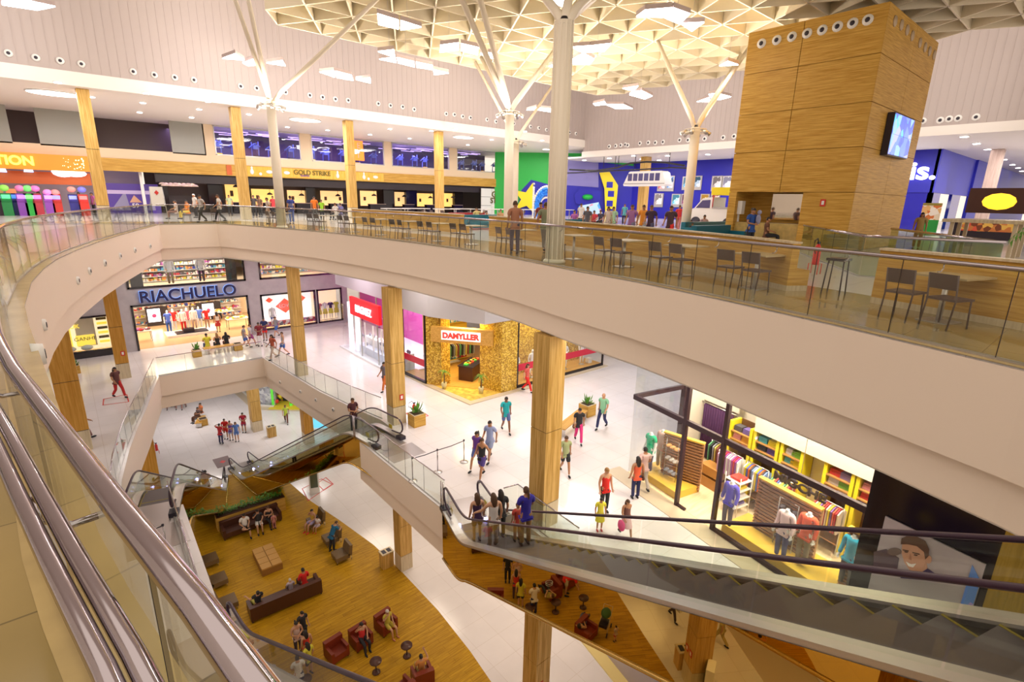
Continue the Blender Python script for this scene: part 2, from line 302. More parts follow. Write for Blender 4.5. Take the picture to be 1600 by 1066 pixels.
# ---- shops below the fascia
SB=YB+4.5
mb=MB(); mb.box(xb(240,300),SB,T3,46,SB+.2,zf1); struct('wall_shops_back',mb,mat('shop_back_dark',(.03,.018,.02),.4))
mb=MB(); mb.box(-30,SB+2,T3,xb(240,300),SB+2.2,zf1); struct('wall_arcade_back',mb,mat('lilac_panel',(.45,.42,.6),.4))
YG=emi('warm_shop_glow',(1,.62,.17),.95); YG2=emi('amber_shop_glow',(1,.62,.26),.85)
def glow(a,b,y0,y1,m,lab,dy=.6):
    x0,_,z1=aty(a,y0,SB-dy); x1=aty(b,y0,SB-dy)[0]; z0=aty(a,y1,SB-dy)[2]; z0=max(z0,T3+.8)
    t=thing('lit_shop_panel',lab,'shop panel',((x0+x1)/2,SB-dy,z0)); w=(x1-x0)/2
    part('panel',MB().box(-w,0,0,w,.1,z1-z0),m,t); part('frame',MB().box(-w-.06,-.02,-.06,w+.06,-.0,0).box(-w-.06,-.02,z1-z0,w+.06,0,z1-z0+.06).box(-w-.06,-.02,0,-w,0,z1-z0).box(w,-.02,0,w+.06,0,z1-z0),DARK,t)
    m=MB(); px_=-w+.4
    while px_<w-.3: m.box(px_,-.06,(z1-z0)*.35,px_+.28,-.03,(z1-z0)*.6); px_+=1.5+random.random()
    part('picture',m,mat('dark_brown_print',(.10,.04,.02),.5),t); q=thing('hanging_lamp','lamp by '+lab,'lamp',((x0+x1)/2+w*.3,SB-dy-.8,z1-.55)); part('shade',MB().lathe([(.3,0),(.22,.14),(.05,.24)],12),BLACK,q); part('cord',MB().tube([(0,0,.2),(0,0,zf0+.3-z1+.55)],.02,4),BLACK,q)
    q=thing('serving_counter','counter by '+lab,'counter',((x0+x1)/2,SB-2.6,T3)); part('body',MB().box(-w*.9,-.3,0,w*.9,.3,1.0),BLKGL,q); part('top',MB().box(-w*.95,-.35,1.0,w*.95,.35,1.05),mat('counter_stone',(.35,.25,.2),.3),q)
    return t
for k in range(16):
    x_=aty(252+3.4*k,276+4*(k%3),YB+1.5+(k%3)*.8)[0]; q=thing('hanging_lamp','%s white dome lamp of the dark restaurant by the A-board, %s row'%(('first','second','third','fourth','fifth','sixth')[k//3],('front','middle','back')[k%3]),'lamp',(x_,YB+1.5+(k%3)*.8,zf0-.9-.12*(k%2))); part('shade',MB().lathe([(.28,0),(.2,.12),(.04,.18)],12),emi('dome_lamp_glow',(1,.75,.6),.25),q); part('cord',MB().tube([(0,0,.18),(0,0,.9)],.012,4),BLACK,q)
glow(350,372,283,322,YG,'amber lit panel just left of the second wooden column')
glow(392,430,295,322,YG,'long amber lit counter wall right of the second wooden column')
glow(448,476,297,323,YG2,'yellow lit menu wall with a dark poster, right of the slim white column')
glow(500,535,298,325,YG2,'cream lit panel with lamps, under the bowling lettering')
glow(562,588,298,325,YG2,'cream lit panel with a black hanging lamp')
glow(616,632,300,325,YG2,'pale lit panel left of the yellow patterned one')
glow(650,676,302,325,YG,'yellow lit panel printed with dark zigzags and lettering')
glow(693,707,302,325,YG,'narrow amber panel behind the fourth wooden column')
mb=MB()
for a,b in ((250,262),(325,348),(477,492),(598,614),(633,650),(709,722)):
    x0,x1=aty(a,300,SB-1.2)[0],aty(b,300,SB-1.2)[0]; mb.box(x0,SB-1.4,T3,x1,SB-1,zf0+.4)
struct('wall_black_piers',mb,BLKGL)
struct('trim_black_header',MB().box(xb(245,290),YB+.3,zf0-.75,xb(780,300),YB+.5,zf0),mat('black_header',(.02,.012,.015),.4))
# white panel wall with the gold lettering at its end
x0,x1=xb(752,300),xb(800,300); t=thing('white_panel_wall','white tiled shop wall with GOLD STRIKE in dark gold letters','shop wall',((x0+x1)/2,YB,T3))
w=(x1-x0)/2; mb=MB()
for i in range(3):
    for j in range(3): mb.box(-w+2*w*i/3+.02,0,j*1.05+.02,-w+2*w*(i+1)/3-.02,.1,(j+1)*1.05-.02)
part('panel',mb,WHITEP,t); OLIVE=mat('dark_gold_letters',(.16,.12,.02),.4,.3)
text('GOLD',1.0,.03,OLIVE,t,face((.5,-.05,2.4),90),bold=.02); text('STRIKE',.95,.03,OLIVE,t,face((.35,-.05,1.65),90),bold=.02); text('boliche',.4,.02,mat('violet_script',(.2,.05,.4),.5),t,face((.7,-.05,1.15),90))
# signs on the fascia
zs=(zf0+zf1)/2; 
def sgn(a,b,m,lab,name='sign_panel',y=YB-.2,h=(zf1-zf0)*.86):
    x0,x1=xb(a,272),xb(b,272); t=thing(name,lab,'sign',((x0+x1)/2,y,zs-h/2)); part('board',MB().box(-(x1-x0)/2,0,0,(x1-x0)/2,.06,h),m,t); return t,h
GY=wood('sign_yellow_wood',(.72,.42,.05),(.82,.55,.12),(8,8,1),.5)
t,h=sgn(384,598,GY,'long yellow bowling sign reading GOLD STRIKE with white pins')
ox=xb(384,272)-(xb(384,272)+xb(598,272))/2
def lx(px): return xb(px,272)-(xb(384,272)+xb(598,272))/2
text('GOLD STRIKE',.62,.03,OLIVE,t,face((lx(487),-.04,h*.6),90),bold=.01,sx=.95); text('boliche',.3,.02,mat('violet_script'),t,face((lx(475),-.05,h*.28),90))
for px,k in ((393,0),(406,2),(420,1),(447,1),(526,0),(567,0),(574,2),(585,1)):
    m=MB(); x=lx(px)
    if k==0: m.lathe([(.03,0),(.16,.12),(.17,.3),(.07,.5),(.1,.62),(.05,.72)],12,(x,-.04,h*.15),1,.25); part('bowling_pin',m,WHITEP,t)
    elif k==1: m.ell((x,-.04,h*.5),.3,.05,.16); part('white_ball',m,WHITEP,t)
    else: m.ell((x,-.04,h*.25),.14,.04,.14); part('white_ball',m,WHITEP,t)
t,h=sgn(354,362,mat('rust_orange',(.6,.12,.02),.5),'small rust orange square on the wooden fascia')
# arcade sign
ya=YB-.6; x0=-14; x1=aty(136,240,ya)[0]; z1=aty(0,237,ya)[2]; z0=aty(0,263,ya)[2]
t=thing('arcade_sign','orange arcade fascia with glowing TATION letters and star dots','sign',((x0+x1)/2,ya,z0)); w=(x1-x0)/2; ORG=emi('orange_fascia',(1,.26,.015),.38)
part('board',MB().box(-w,0,0,w,.5,z1-z0),ORG,t); xx=aty(22,250,ya)[0]-(x0+x1)/2
text('STATION',.86,.06,emi('lime_letters',(.6,1,.12),1.2),t,face((aty(53,250,ya)[0]-(x0+x1)/2,-.08,(z1-z0)*.5),90),bold=.03,al='RIGHT')
m=MB()
for k in range(34):
    a=xx+2.6+random.random()*(w-xx-2.9); r=.02+.03*random.random(); m.ell((a,-.01,.15+random.random()*(z1-z0-.3)),r,.02,r,6,4)
part('star_dots',m,emi('star_dot_glow',(1,.8,.5),2),t)
t.children[-1]['kind']='stuff'
struct('trim_arcade_inner',MB().box(x0,YB+.5,z0-1,x1,YB+.7,z0-.1),mat('rust_orange'))
m=MB().ell((0,0,0),.9,.3,.35,12,6).ell((.7,0,-.05),.6,.3,.25,12,6); x,y,z=aty(112,269,YB); 
single('hanging_cloud_lamp',MB().ell((x-.5,y,z),.7,.3,.4,12,6).ell((x+.2,y,z-.1),.7,.3,.26,12,6),emi('cloud_lamp_glow',(.9,.85,1),2),'glowing white cloud shaped lamp under the orange arcade sign','lamp')
for px in (3,45): 
    x,y,z=aty(px,269,YB+.3); single('spot_lamp',MB().lathe([(.05,0),(.28,.0),(.22,.3),(.1,.4)],12,(x,y,z)),emi('blue_spot_glow',(.4,.6,1),2.2),'round %s arcade spotlight under the orange sign'%('bluish corner' if px<9 else 'second bluish'),'lamp')
# arcade cabinets
AC=[(4,'black cabinet with a red base at the edge of the arcade',(.03,.01,.03),(.2,.5,.9)),(14,'dark green lit arcade cabinet beside the black one',(.01,.2,.05),(.1,.9,.3)),(24,'blue topped arcade cabinet with a dark cushion',(.03,.05,.3),(.1,.3,1)),(38,'violet seat-shaped arcade cabinet with a yellow side',(.2,.05,.35),(.5,.2,.9)),(50,'green framed arcade cabinet with a frog green top',(.02,.35,.05),(.2,1,.2)),(62,'low red and violet driving machine',(.4,.03,.05),(.6,.2,1)),(80,'purple robot shaped machine with an orange crown',(.25,.06,.4),(.8,.3,1)),(92,'red driving machine under the blue lights',(.5,.03,.02),(.3,.3,1)),(118,'tall blue screen racing cabinet',(.03,.03,.25),(.3,.35,1)),(134,'bright red racing seat machine by the wooden column',(.6,.03,.02),(.9,.2,.2))]
for px,lab,c1,c2 in AC:
    x,y,z=aty(px,330,YB-2.2-(px%3)*.5); t=thing('arcade_machine',lab,'arcade machine',(x,y,T3)); m=MB().box(-.26,-.35,0,.26,.4,.9).box(-.27,.05,.9,.27,.4,1.5).ob((0,-.2,.9),.5,.3,.2,0,.4)
    part('cabinet',m,mat('arcade_%d'%px,c1,.35),t); part('screen',MB().box(-.22,.03,1.0,.22,.05,1.4),emi('arcade_screen_%d'%px,c2,.8),t)
    part('marquee',MB().ell((0,.15,1.6+.12*(px%4)),.26,.2,.22,10,6) if px%3 else MB().box(-.26,-.05,1.5,.26,.3,1.8),emi('arcade_marquee_%d'%px,tuple(min(1,v*.8+.02) for v in c2[::-1]),.35),t)
# railway poster mural left of the shops
for a,b,lab in ((166,222,'large violet poster of a stadium with 59 printed at its foot'),(226,248,'narrow violet stadium poster beside the pale post')):
    yy=YB+2; x0,x1=aty(a,300,yy)[0],aty(b,300,yy)[0]; z1=aty(200,287,yy)[2]; t=thing('wall_poster',lab,'poster',((x0+x1)/2,yy,T3)); w=(x1-x0)/2
    part('print',MB().box(-w,0,0,w,.08,z1-T3),mat('violet_print',(.10,.05,.36),.4),t); m=MB().box(-w*.95,-.03,z1-T3-.85,w*.95,0,z1-T3-.55); part('light_band',m,mat('pale_lilac',(.6,.5,.8),.4),t)
    m=MB().quad((-w*.9,-.01,.25),(w*.2,-.01,.25),(w*.05,-.01,1.6),(-w*.1,-.01,1.6)); part('grandstand',m,mat('slate_stripe',(.3,.28,.45),.5),t)
    m=MB().quad((w*.2,-.02,.9),(w*.9,-.02,.9),(w*.5,-.02,1.5)); part('marquee_tent',m,mat('peach',(.7,.4,.25),.5),t)
    if a<200: text('59',.5,.01,WHITEP,t,face((w*.5,-.03,.62),90),bold=.01)
x=aty(223,300,YB+1)[0]; struct('trim_pale_post',MB().box(x-.1,YB+.8,T3,x+.12,YB+1,zf0),WHITEP)
# ================================================================ wooden columns
def column(name,x,y,z0,z1,s,lab,zs_=None,rz=0,wm=None):
    t=thing(name,lab,'column',(x,y,z0),rz); h=z1-z0; mb=MB(); cuts=[.9]+([zs_-z0] if zs_ else [])+[h]; p=0.9
    part('plinth',MB().ob((0,0,0),s*1.002,s*1.002,.885),WPALE,t)
    for c in cuts[1:]: part('cladding',MB().ob((0,0,p+.012),s,s,c-p-.024),wm or WCOL,t); p=c
    part('core',MB().ob((0,0,.8),s-.04,s-.04,h-.85),DARK,t); return t
for (px,py),lab in zip(((128,140),(366,168),(543,187),(685,203)),('wood clad column beside the arcade, widest of the far row','wood clad column left of the GOLD STRIKE lettering','wood clad column between two violet gym windows','wood clad column in front of the yellow zigzag panel')):
    x=aty(px,py,42)[0]; column('wooden_column',x,42,T3,24.35,.62,lab,21.0)
for (px,py,lab) in ((1010,245,'far wood clad column behind the hanging monorail cabin'),(895,250,'far wood clad column just right of the thick white column')):
    x,y,_=at(px,py,23.3)
    if px<900: x,y,_=at(px,py,23.6)
    column('wooden_column',x,y,T3,23.3,.8,lab,20.4)
def fire(parent,x,y,z,rz=0):
    m=MB(); m.box(-.1,-.012,-.14,.1,0,.14); o=part('extinguisher_sign',m,REDP,parent); o.location=(x,y,z); o.rotation_euler=(0,0,rz); m=MB().box(-.05,-.016,-.08,.05,-.012,.08); q=part('white_symbol',m,WHITEP,o); return o
cols=[((10.9,20.95),.66,M2,14.7,'wood clad column beside the potted planter at the escalator head',11.2),((10.82,10.75),.70,M2,14.7,'large wood clad column behind the riders on the right escalator',11.6),((9.75,30.6),.58,M2,14.7,'wood clad column standing at the far glass rail of the middle floor',11.2),((1.55,36.2),.62,M2,14.7,'orange wood clad column left of the RIACHUELO entrance',11.2),((-.75,26.6),.8,M2,14.7,'orange wood clad column seen under the curved balcony, nearest on the left',11.2)]
CO=[]
OWC=wood('orange_column_wood',(.47,.22,.03),(.64,.34,.07),(16,16,.7),.45)
for i,(xy,s,z0,z1,lab,zz) in enumerate(cols):
    t=column('wooden_column',*xy,z0,z1,s,lab,zz,0,OWC if i>2 else None); CO.append(t)
fire(CO[0],.12,-.34,1.35); fire(CO[3],.1,-.32,1.5)
gcols=[((10.95,20.9),.66,'wood clad ground floor column with a bin at its foot, under the white corner box'),((10.82,10.75),.70,'wood clad ground floor column cut by the bottom edge of the picture'),((-1.5,12.9),.75,'ground floor column with red marks, seen in the bronze mirror'),((9.75,42.9),.75,'pale ground floor column with a paper bin beside it'),((12.2,38.1),.7,'orange ground floor column left of the cyan shop windows'),((1.75,32.4),.7,'orange ground floor column behind the left escalator')]
for i,(xy,s,lab) in enumerate(gcols): 
    t=column('wooden_column',*xy,G,6.1,s,lab,2.6,0,OWC if i in (4,5) else None); 
    if i==1: fire(t,-.1,-.36,1.6); fire(t,.36,.1,1.6,pi/2)
    if i==2: fire(t,.38,-.1,1.6,pi/2); fire(t,.38,.2,1.6,pi/2)
# ================================================================ white tree columns and the space frame
ZF=8.2+EYE
def tree(x,y,z0,zs,r,tops,rb,lab,ring=True,ribs=0):
    t=thing('branching_column',lab,'column',(x,y,z0)); h=zs-z0
    mb=MB().lathe([(r*1.0,0),(r,h*.5),(r*.96,h)],24 if not ribs else 20)
    if ribs: mb.smooth=False; [mb.ob((r*.985*cos(a),r*.985*sin(a),0.02),.022,.03,h-.04,a) for a in [2*pi*k/12 for k in range(12)]]
    part('shaft',mb,TREEW,t); part('base_collar',MB().lathe([(r*1.25,0),(r*1.25,.06),(r*1.02,.12)],24),TREEW,t)
    for q in tops:
        d=(q[0]-x,q[1]-y,q[2]-z0); part('branch',MB().tube([(0,0,h-.15),(d[0]*.12,d[1]*.12,h+(d[2]-h)*.12),d],[rb*.8,rb,rb*.8],12),TREEW,t)
    part('neck',MB().lathe([(r*.97,h-.1),(r*.5,h),(r*.3,h+.12)],16),DARK,t)
    if ring:
        rr=part('lamp_ring',MB().tube([((r+.28)*cos(2*pi*k/20),(r+.28)*sin(2*pi*k/20),h-.25) for k in range(20)],.03,6,True).tube([((r+.28)*cos(2*pi*k/20),(r+.28)*sin(2*pi*k/20),h-.1) for k in range(20)],.02,6,True),TREEW,t)
        for k in range(6):
            a=2*pi*k/6+.3; m=MB().tube([((r+.2)*cos(a),(r+.2)*sin(a),h-.15),((r+.5)*cos(a),(r+.5)*sin(a),h-.32)],[.06,.11],10); part('spotlight',m,STEEL,t)
    return t
tree(9.5,30.9,T3,aty(426,160,30.9)[2],.24,[at(360,-22,ZF),at(383,-24,ZF),at(600,-12,ZF)],.11,'slim white branching column at the far left glass rail')
tree(19.7,23.4,T3,aty(796,172,23.4)[2],.25,[at(707,-35,ZF),at(740,-40,ZF),at(752,90,ZF),at(868,77,ZF)],.15,'white branching column left of the thick fluted one')
tree(10.95,10.85,T3,aty(882,34,10.85)[2],.265,[at(800,-70,ZF),at(905,-90,ZF),at(985,-70,ZF),at(960,-30,ZF)],.13,'thick fluted white column at the glass rail, nearest to the camera',False,1)
tree(25.3,15.4,T3,aty(1091,200,15.4)[2],.24,[at(1028,65,ZF),at(1158,85,ZF),at(1170,75,ZF)],.13,'white branching column left of the wooden tower')
a,b=at(742,96,ZF),at(868,127,ZF); x,y=(a[0]+b[0])/2,(a[1]+b[1])/2
tree(*at(806,219,22.3)[:2],T3,22.3,.22,[a,b],.11,'white branching column half hidden behind its twin')
PW=35.2; PY=31.4
rows=[]; S=2.2; H=S*.866; y0=14.55
mb=MB(); ins=lambda x,y: 8.6+(.0)<=x<=PW and -6<=y<=PY and not (x<11 and y>29.8)
def node(i,j): return (25.25+i*S+(j%2)*S/2-(0), y0+j*H)
tri_l=MB(); tri_d=MB(); ed=set()
for j in range(-11,10):
    for i in range(-9,8):
        a=node(i,j); b=node(i+1,j); up=node(i+(j%2),j+1); dn=node(i+(j%2),j-1)
        for tr in ((a,b,up),(a,b,dn)):
            if all(ins(*p) for p in tr):
                ks=[tuple(round(v,2) for v in p) for p in tr]
                for u in range(3): ed.add(tuple(sorted((ks[u],ks[(u+1)%3]))))
                r=random.random(); cx=sum(p[0] for p in tr)/3; cy=sum(p[1] for p in tr)/3
                near=cx-cy*.5>9
                if r<(.22 if near else .1): tri_d.add([(*p,ZF+1.25) for p in tr],[(0,1,2),(2,1,0)])
                else: tri_l.add([(*p,ZF+.95) for p in tr],[(0,1,2)])
for a,b in ed:
    d=Vector((b[0]-a[0],b[1]-a[1])); n=Vector((-d.y,d.x)).normalized()*.035
    mb.add([(a[0]+n.x,a[1]+n.y,ZF),(b[0]+n.x,b[1]+n.y,ZF),(b[0]-n.x,b[1]-n.y,ZF),(a[0]-n.x,a[1]-n.y,ZF),(a[0]+n.x*.5,a[1]+n.y*.5,ZF+.95),(b[0]+n.x*.5,b[1]+n.y*.5,ZF+.95),(b[0]-n.x*.5,b[1]-n.y*.5,ZF+.95),(a[0]-n.x*.5,a[1]-n.y*.5,ZF+.95)],[(3,2,1,0),(4,5,6,7),(0,1,5,4),(1,2,6,5),(2,3,7,6),(3,0,4,7)])
fr=struct('ceiling_space_frame',mb,FRM); part('coffer_lid',tri_l,FRM,fr); part('shade_lid',tri_d,mat('dark_coffer',(.12,.09,.07),.6),fr)  # dark lids are painted shade, standing in for open cells
# hanging light panels traced on a plane 7 m above the eye
LZ=EYE+7.0
LP=[([(588,20),(624,31),(624,46),(590,38)],'left half of the big lamp pair at the top, left of the branching column'),([(625,31),(660,42),(625,47)],'pointed lamp panel touching the big upper left one'),
([(0,0),(44,0),(90,10),(60,16),(0,7)],'lamp panel cut off at the top left corner'),
([(346,91),(368,83),(383,94)],'small triangular lamp panel left of the slim branching column'),([(378,98),(396,92),(405,101),(388,103)],'small lamp panel crossed by the slim column branch'),([(415,98),(442,94),(447,103)],'small lamp panel just right of the slim column branch'),
([(498,112),(522,110),(524,121)],'narrow end of the lamp string over the second gym window'),([(522,110),(550,117),(553,126),(525,121)],'middle lamp of the string over the second gym window'),([(555,124),(579,121),(580,130)],'detached wedge lamp over the second gym window'),
([(589,80),(616,77),(618,90)],'topmost wedge of the zigzag lamp string'),([(591,92),(618,89),(620,98)],'left wedge of the zigzag lamp string'),([(619,89),(648,96),(649,105),(621,98)],'first long panel of the zigzag lamp string'),([(649,96),(677,102),(677,109),(650,105)],'second long panel of the zigzag lamp string'),([(676,108),(702,114),(678,117)],'last wedge of the zigzag lamp string'),
([(687,70),(718,66),(718,78),(686,82)],'left half of the lamp pair crossed by the column branches'),([(719,67),(749,74),(747,86),(719,79)],'right half of the lamp pair crossed by the column branches'),([(750,84),(760,82),(764,90)],'tiny lamp wedge between the branches'),([(762,82),(777,83),(776,93),(765,90)],'small square lamp right of the branches'),
([(859,0),(886,0),(880,11)],'lamp wedge between the arms of the thick fluted column'),
([(892,73),(922,71),(912,83)],'left wedge of the lamp star right of the thick column'),([(922,71),(957,67),(945,80),(912,82)],'long panel of the lamp star right of the thick column'),([(912,82),(930,92),(922,101),(890,100),(892,93)],'lower panel of the lamp star right of the thick column'),([(857,103),(868,100),(868,106)],'small lamp wedge left of the thick column'),
([(992,26),(1007,15),(1052,11),(1037,27)],'long panel of the large lamp above the hall centre'),([(1052,11),(1080,21),(1062,38),(1036,27)],'folded end of the large lamp above the hall centre'),([(1062,36),(1102,34),(1081,49)],'triangular lamp beside the large central one'),
([(1123,103),(1137,95),(1155,101)],'small lamp wedge touching the wooden tower'),
([(926,162),(945,158),(948,163),(930,165)],'flat lamp wedge over the right soffit'),([(945,163),(975,163),(990,170),(962,170)],'long flat lamp over the right soffit'),([(972,138),(998,134),(990,142)],'small lamp wedge in front of the right wall'),([(985,143),(1003,141),(1021,150),(1008,155),(982,148)],'kinked lamp in front of the right wall'),
([(1088,159),(1108,152),(1112,159)],'low lamp wedge behind the branches by the tower'),([(1106,147),(1120,145),(1144,151),(1125,156),(1112,155)],'rounded lamp behind the branches by the tower'),
([(822,172),(838,167),(848,172)],'flat lamp wedge left of the thick column near the wall'),([(838,168),(866,170),(866,176),(842,172)],'flat long lamp left of the thick column near the wall')]
for k,(px,lab) in enumerate(LP):
    q=[at(a,b,LZ) for a,b in px]; cx=sum(p[0] for p in q)/len(q); cy=sum(p[1] for p in q)/len(q); loc=[(p[0]-cx,p[1]-cy) for p in q]
    t=thing('pendant_light',lab,'lamp',(cx,cy,LZ-.02),0,'faceted light panels under the space frame')
    part('diffuser',MB().prism([(a*.92,b*.92) for a,b in loc],-.01,.03),LAMP,t); part('housing',MB().prism([(a*.95,b*.95) for a,b in loc],.03,.2),mat('lamp_housing',(.6,.5,.5),.5),t)
    part('cable',MB().tube([(0,0,.2),(0,0,ZF-LZ+.6)],.008,4),STEEL,t)
# oval ceiling lamps and downlights, nozzles
OV=[(84,145,44,11,'large oval ceiling lamp above the arcade'),(477,187,33,6,'oval ceiling lamp above the GOLD STRIKE sign'),(724,214,26,5,'oval ceiling lamp beyond the fourth wooden column'),(855,233,13,3,'small oval ceiling lamp by the thick fluted column')]
for px,py,a,b,lab in OV:
    c=at(px,py,24.34); r=abs(at(px+a,py,24.34)[0]-at(px-a,py,24.34)[0])/2; r=min(r,2.4)
    t=thing('oval_ceiling_lamp',lab,'lamp',(c[0],c[1],24.28)); part('diffuser',MB().lathe([(r,0),(r,.06)],32,(0,0,0),1,.8),OVAL,t); part('rim',MB().tube([(r*1.01*cos(2*pi*k/32),r*.81*sin(2*pi*k/32),.03) for k in range(32)],.04,6,True),WHITEP,t)
DL=[(90,128),(143,151),(228,145),(223,160),(218,175),(325,158),(311,170),(299,183),(410,165),(389,178),(503,178),(449,198),(512,203),(570,185),(609,201),(578,210),(645,193),(640,216),(674,204),(763,208),(731,226),(712,201),(710,202),(847,219),(768,218),(820,205),(870,222)]
NZ=[(13,83),(56,90),(94,95),(127,100),(208,112),(241,117),(273,121),(303,125),(376,135),(401,138),(446,144),(484,149),(504,152),(524,155),(544,157),(591,162),(610,165),(629,167),(647,171),(697,178),(710,179),(723,182),(735,184),(761,187),(775,190),(803,193),(829,198),(842,200),(854,203),(890,207),(900,209)]
def disc_lamp(p,r,lab,grp,zz): 
    t=thing('downlight',lab,'lamp',(p[0],p[1],zz-.07),0,grp); part('lens',MB().lathe([(r,0),(r,.04)],14),LAMP,t); part('rim',MB().lathe([(r*1.25,.03),(r*1.25,.07)],14),WHITEP,t); return t
d0=None
for px,py in DL:
    p=at(px,py,24.34); lab='round downlight in the white ceiling over the food hall'; g='downlights over the food hall'
    if d0 is None: d0=disc_lamp(p,.17,lab,g,24.35)
    else: dup(d0,(p[0],p[1],24.28))
d1=None
for px,py in [(1507,213),(1526,224),(1543,233),(1557,242),(1569,249),(1582,257),(1591,262),(1597,267),(913,250),(952,247),(990,243),(1003,248),(1106,241),(1030,250),(1043,243)]:
    p=at(px,py,23.29); 
    if abs(p[0])>105: continue
    if d1 is None: d1=disc_lamp(p,.22,'round downlight in the lower ceiling of the cinema hall','downlights of the cinema hall',23.3)
    else: dup(d1,(p[0],p[1],23.23))
def nozzle(loc,rz,r,lab,grp,tilt=0):
    t=thing('air_vent',lab,'air vent',loc,rz,grp); m=MB(); m.tube([(0,.06,0),(0,-.05,0)],[r,r*.85],16); part('ring',m,WHITEP,t)
    part('throat',MB().tube([(0,-.045,0),(0,-.06,0)],[r*.45,r*.4],12),BLACK,t); return t
n0=nozzle(aty(*NZ[0],41.1),0,.2,'round white air nozzle in the ribbed back wall','air nozzles along the back wall')
for q in NZ[1:]: dup(n0,aty(*q,41.1))
nr=None
for q in [(952,229),(962,228),(970,227),(977,226),(981,227),(1000,224),(1013,223),(1024,223),(1036,222),(1062,219),(1075,219),(1082,218),(1101,217),(1130,215),(1147,213),(1442,189),(1469,188),(1483,186),(1497,185),(1525,183)]:
    p=atx(*q,45.4)
    if nr is None: nr=nozzle(p,-pi/2,.24,'round white air nozzle in the ribbed right-hand wall','air nozzles along the right wall')
    else: dup(nr,p)
def onpoly(px,py,E,z):
    for a,b in zip(E,E[1:]):
        hd=math.degrees(math.atan2(b[1]-a[1],b[0]-a[0])); L=math.hypot(b[0]-a[0],b[1]-a[1])
        try: s,zz=atp(px,py,a,hd)
        except ZeroDivisionError: continue
        if -.01<=s<=L+.01 and z[0]<zz<z[1] and ray(px,py).dot(Vector((a[0]+(b[0]-a[0])*s/L,a[1]+(b[1]-a[1])*s/L,0)))>0: return (a[0]+(b[0]-a[0])*s/L,a[1]+(b[1]-a[1])*s/L,zz,rad(hd))
nn=None
for q in [(120.6,438.5),(139,423.6),(163,411),(187,400),(210,391),(234,384.5),(67.6,508),(61,554)]:
    r=onpoly(*q,E3,(15.2,16.8))
    if not r: continue
    if nn is None: nn=nozzle(r[:3],r[3],.14,'small round nozzle in the curved white balcony fascia','nozzles in the curved fascia')
    else: dup(nn,r[:3],r[3])
nn=None
for q in [(438,597),(470,612),(494,625),(521,640)]:
    r=onpoly(*q,E2,(6.8,8.2))
    if not r: continue
    if nn is None: nn=nozzle(r[:3],r[3],.12,'small round nozzle in the middle floor fascia below the glass rail','nozzles in the middle fascia')
    else: dup(nn,r[:3],r[3])
# ================================================================ wooden tower kiosk
TX,TY,TX2,TY2,TZ=24.14,7.4,31.4,12.6,T3+9.0
t=thing('kiosk_tower','tall wood panelled service tower with a hand-wash recess and round nozzles','kiosk',(TX,TY,T3)); W_,D__=TX2-TX,TY2-TY
def zl(px,py): return atx(px,py,TX)[2]-T3
zr=[zl(1147,241)-.0,0]; hs=[0,zl(1137,300),zl(1144,240),zl(1153,181),zl(1161,118),TZ-T3]
oz0,oz1=.0,zl(1150,303); oy0,oy1=atx(1250,330,TX)[1]-TY,atx(1148,330,TX)[1]-TY   # recess opening
ym=atx(1233,200,TX)[1]-TY
g=.012
for k in range(5):
    for (a,b) in ((0,ym),(ym,D__)):
        if k==0: continue
        part('front_panel',MB().box(0,a+g,hs[k]+g,.05,b-g,hs[k+1]-g),WHOR,t)
part('front_panel',MB().box(0,g,0,.05,oy0-g,hs[1]-g),WHOR,t); part('front_panel',MB().box(0,oy1+g,0,.05,D__-g,hs[1]-g),WHOR,t)
SIDE=WHOR
xs_=[g,W_*.52,W_-g]
for k in range(5):
    for a,b in zip(xs_,xs_[1:]): part('side_panel',MB().box(a+g,-.0,hs[k]+g,b-g,.05,hs[k+1]-g),WHOR,t)
part('core',MB().box(.06,.06,hs[1],W_-.06,D__-.06,TZ-T3-.02).box(1.6,.06,0,W_-.06,D__-.06,hs[1]).box(.06,.06,0,1.6,oy0,hs[1]).box(.06,oy1,0,1.6,D__-.06,hs[1]),WHOR,t)
part('counter_shelf',MB().box(.2,oy0,.75,1.55,oy1,1.0).box(.15,oy0,0,.35,oy1,.75),mat('yellow_marble',(.55,.40,.14),.3,0,.2,5),t)
part('mirror_panel',MB().box(1.5,oy0+.1,1.15,1.56,oy1-1.0,hs[1]-.05),mat('wash_mirror',(.8,.75,.65),.04,1),t)
for k in range(8):
    px,py=1190+(1356-1190)*k/7,68+(31-68)*k/7; p=atx(px,py,TX); q=nozzle((p[0]-TX,p[1]-TY,p[2]-T3),-pi/2,.21,None,None); q.parent=t
    for kk in ('label','category','group'):
        if kk in q: del q[kk]
    q.name='round_vent'
for px,py in [(1398,33),(1408,39),(1417,47),(1425,56),(1437,67),(1445,74),(1452,80),(1459,86)]:
    p=aty(px,py,TY); o=part('blank_vent',MB().tube([(0,.01,0),(0,-.03,0)],[.2,.18],16),mat('tan_vent',(.5,.38,.25),.5),t); o.location=(p[0]-TX,-.01,p[2]-T3)
p=atx(1286,317,TX); fire(t,-.02,p[1]-TY,p[2]-T3,-pi/2)
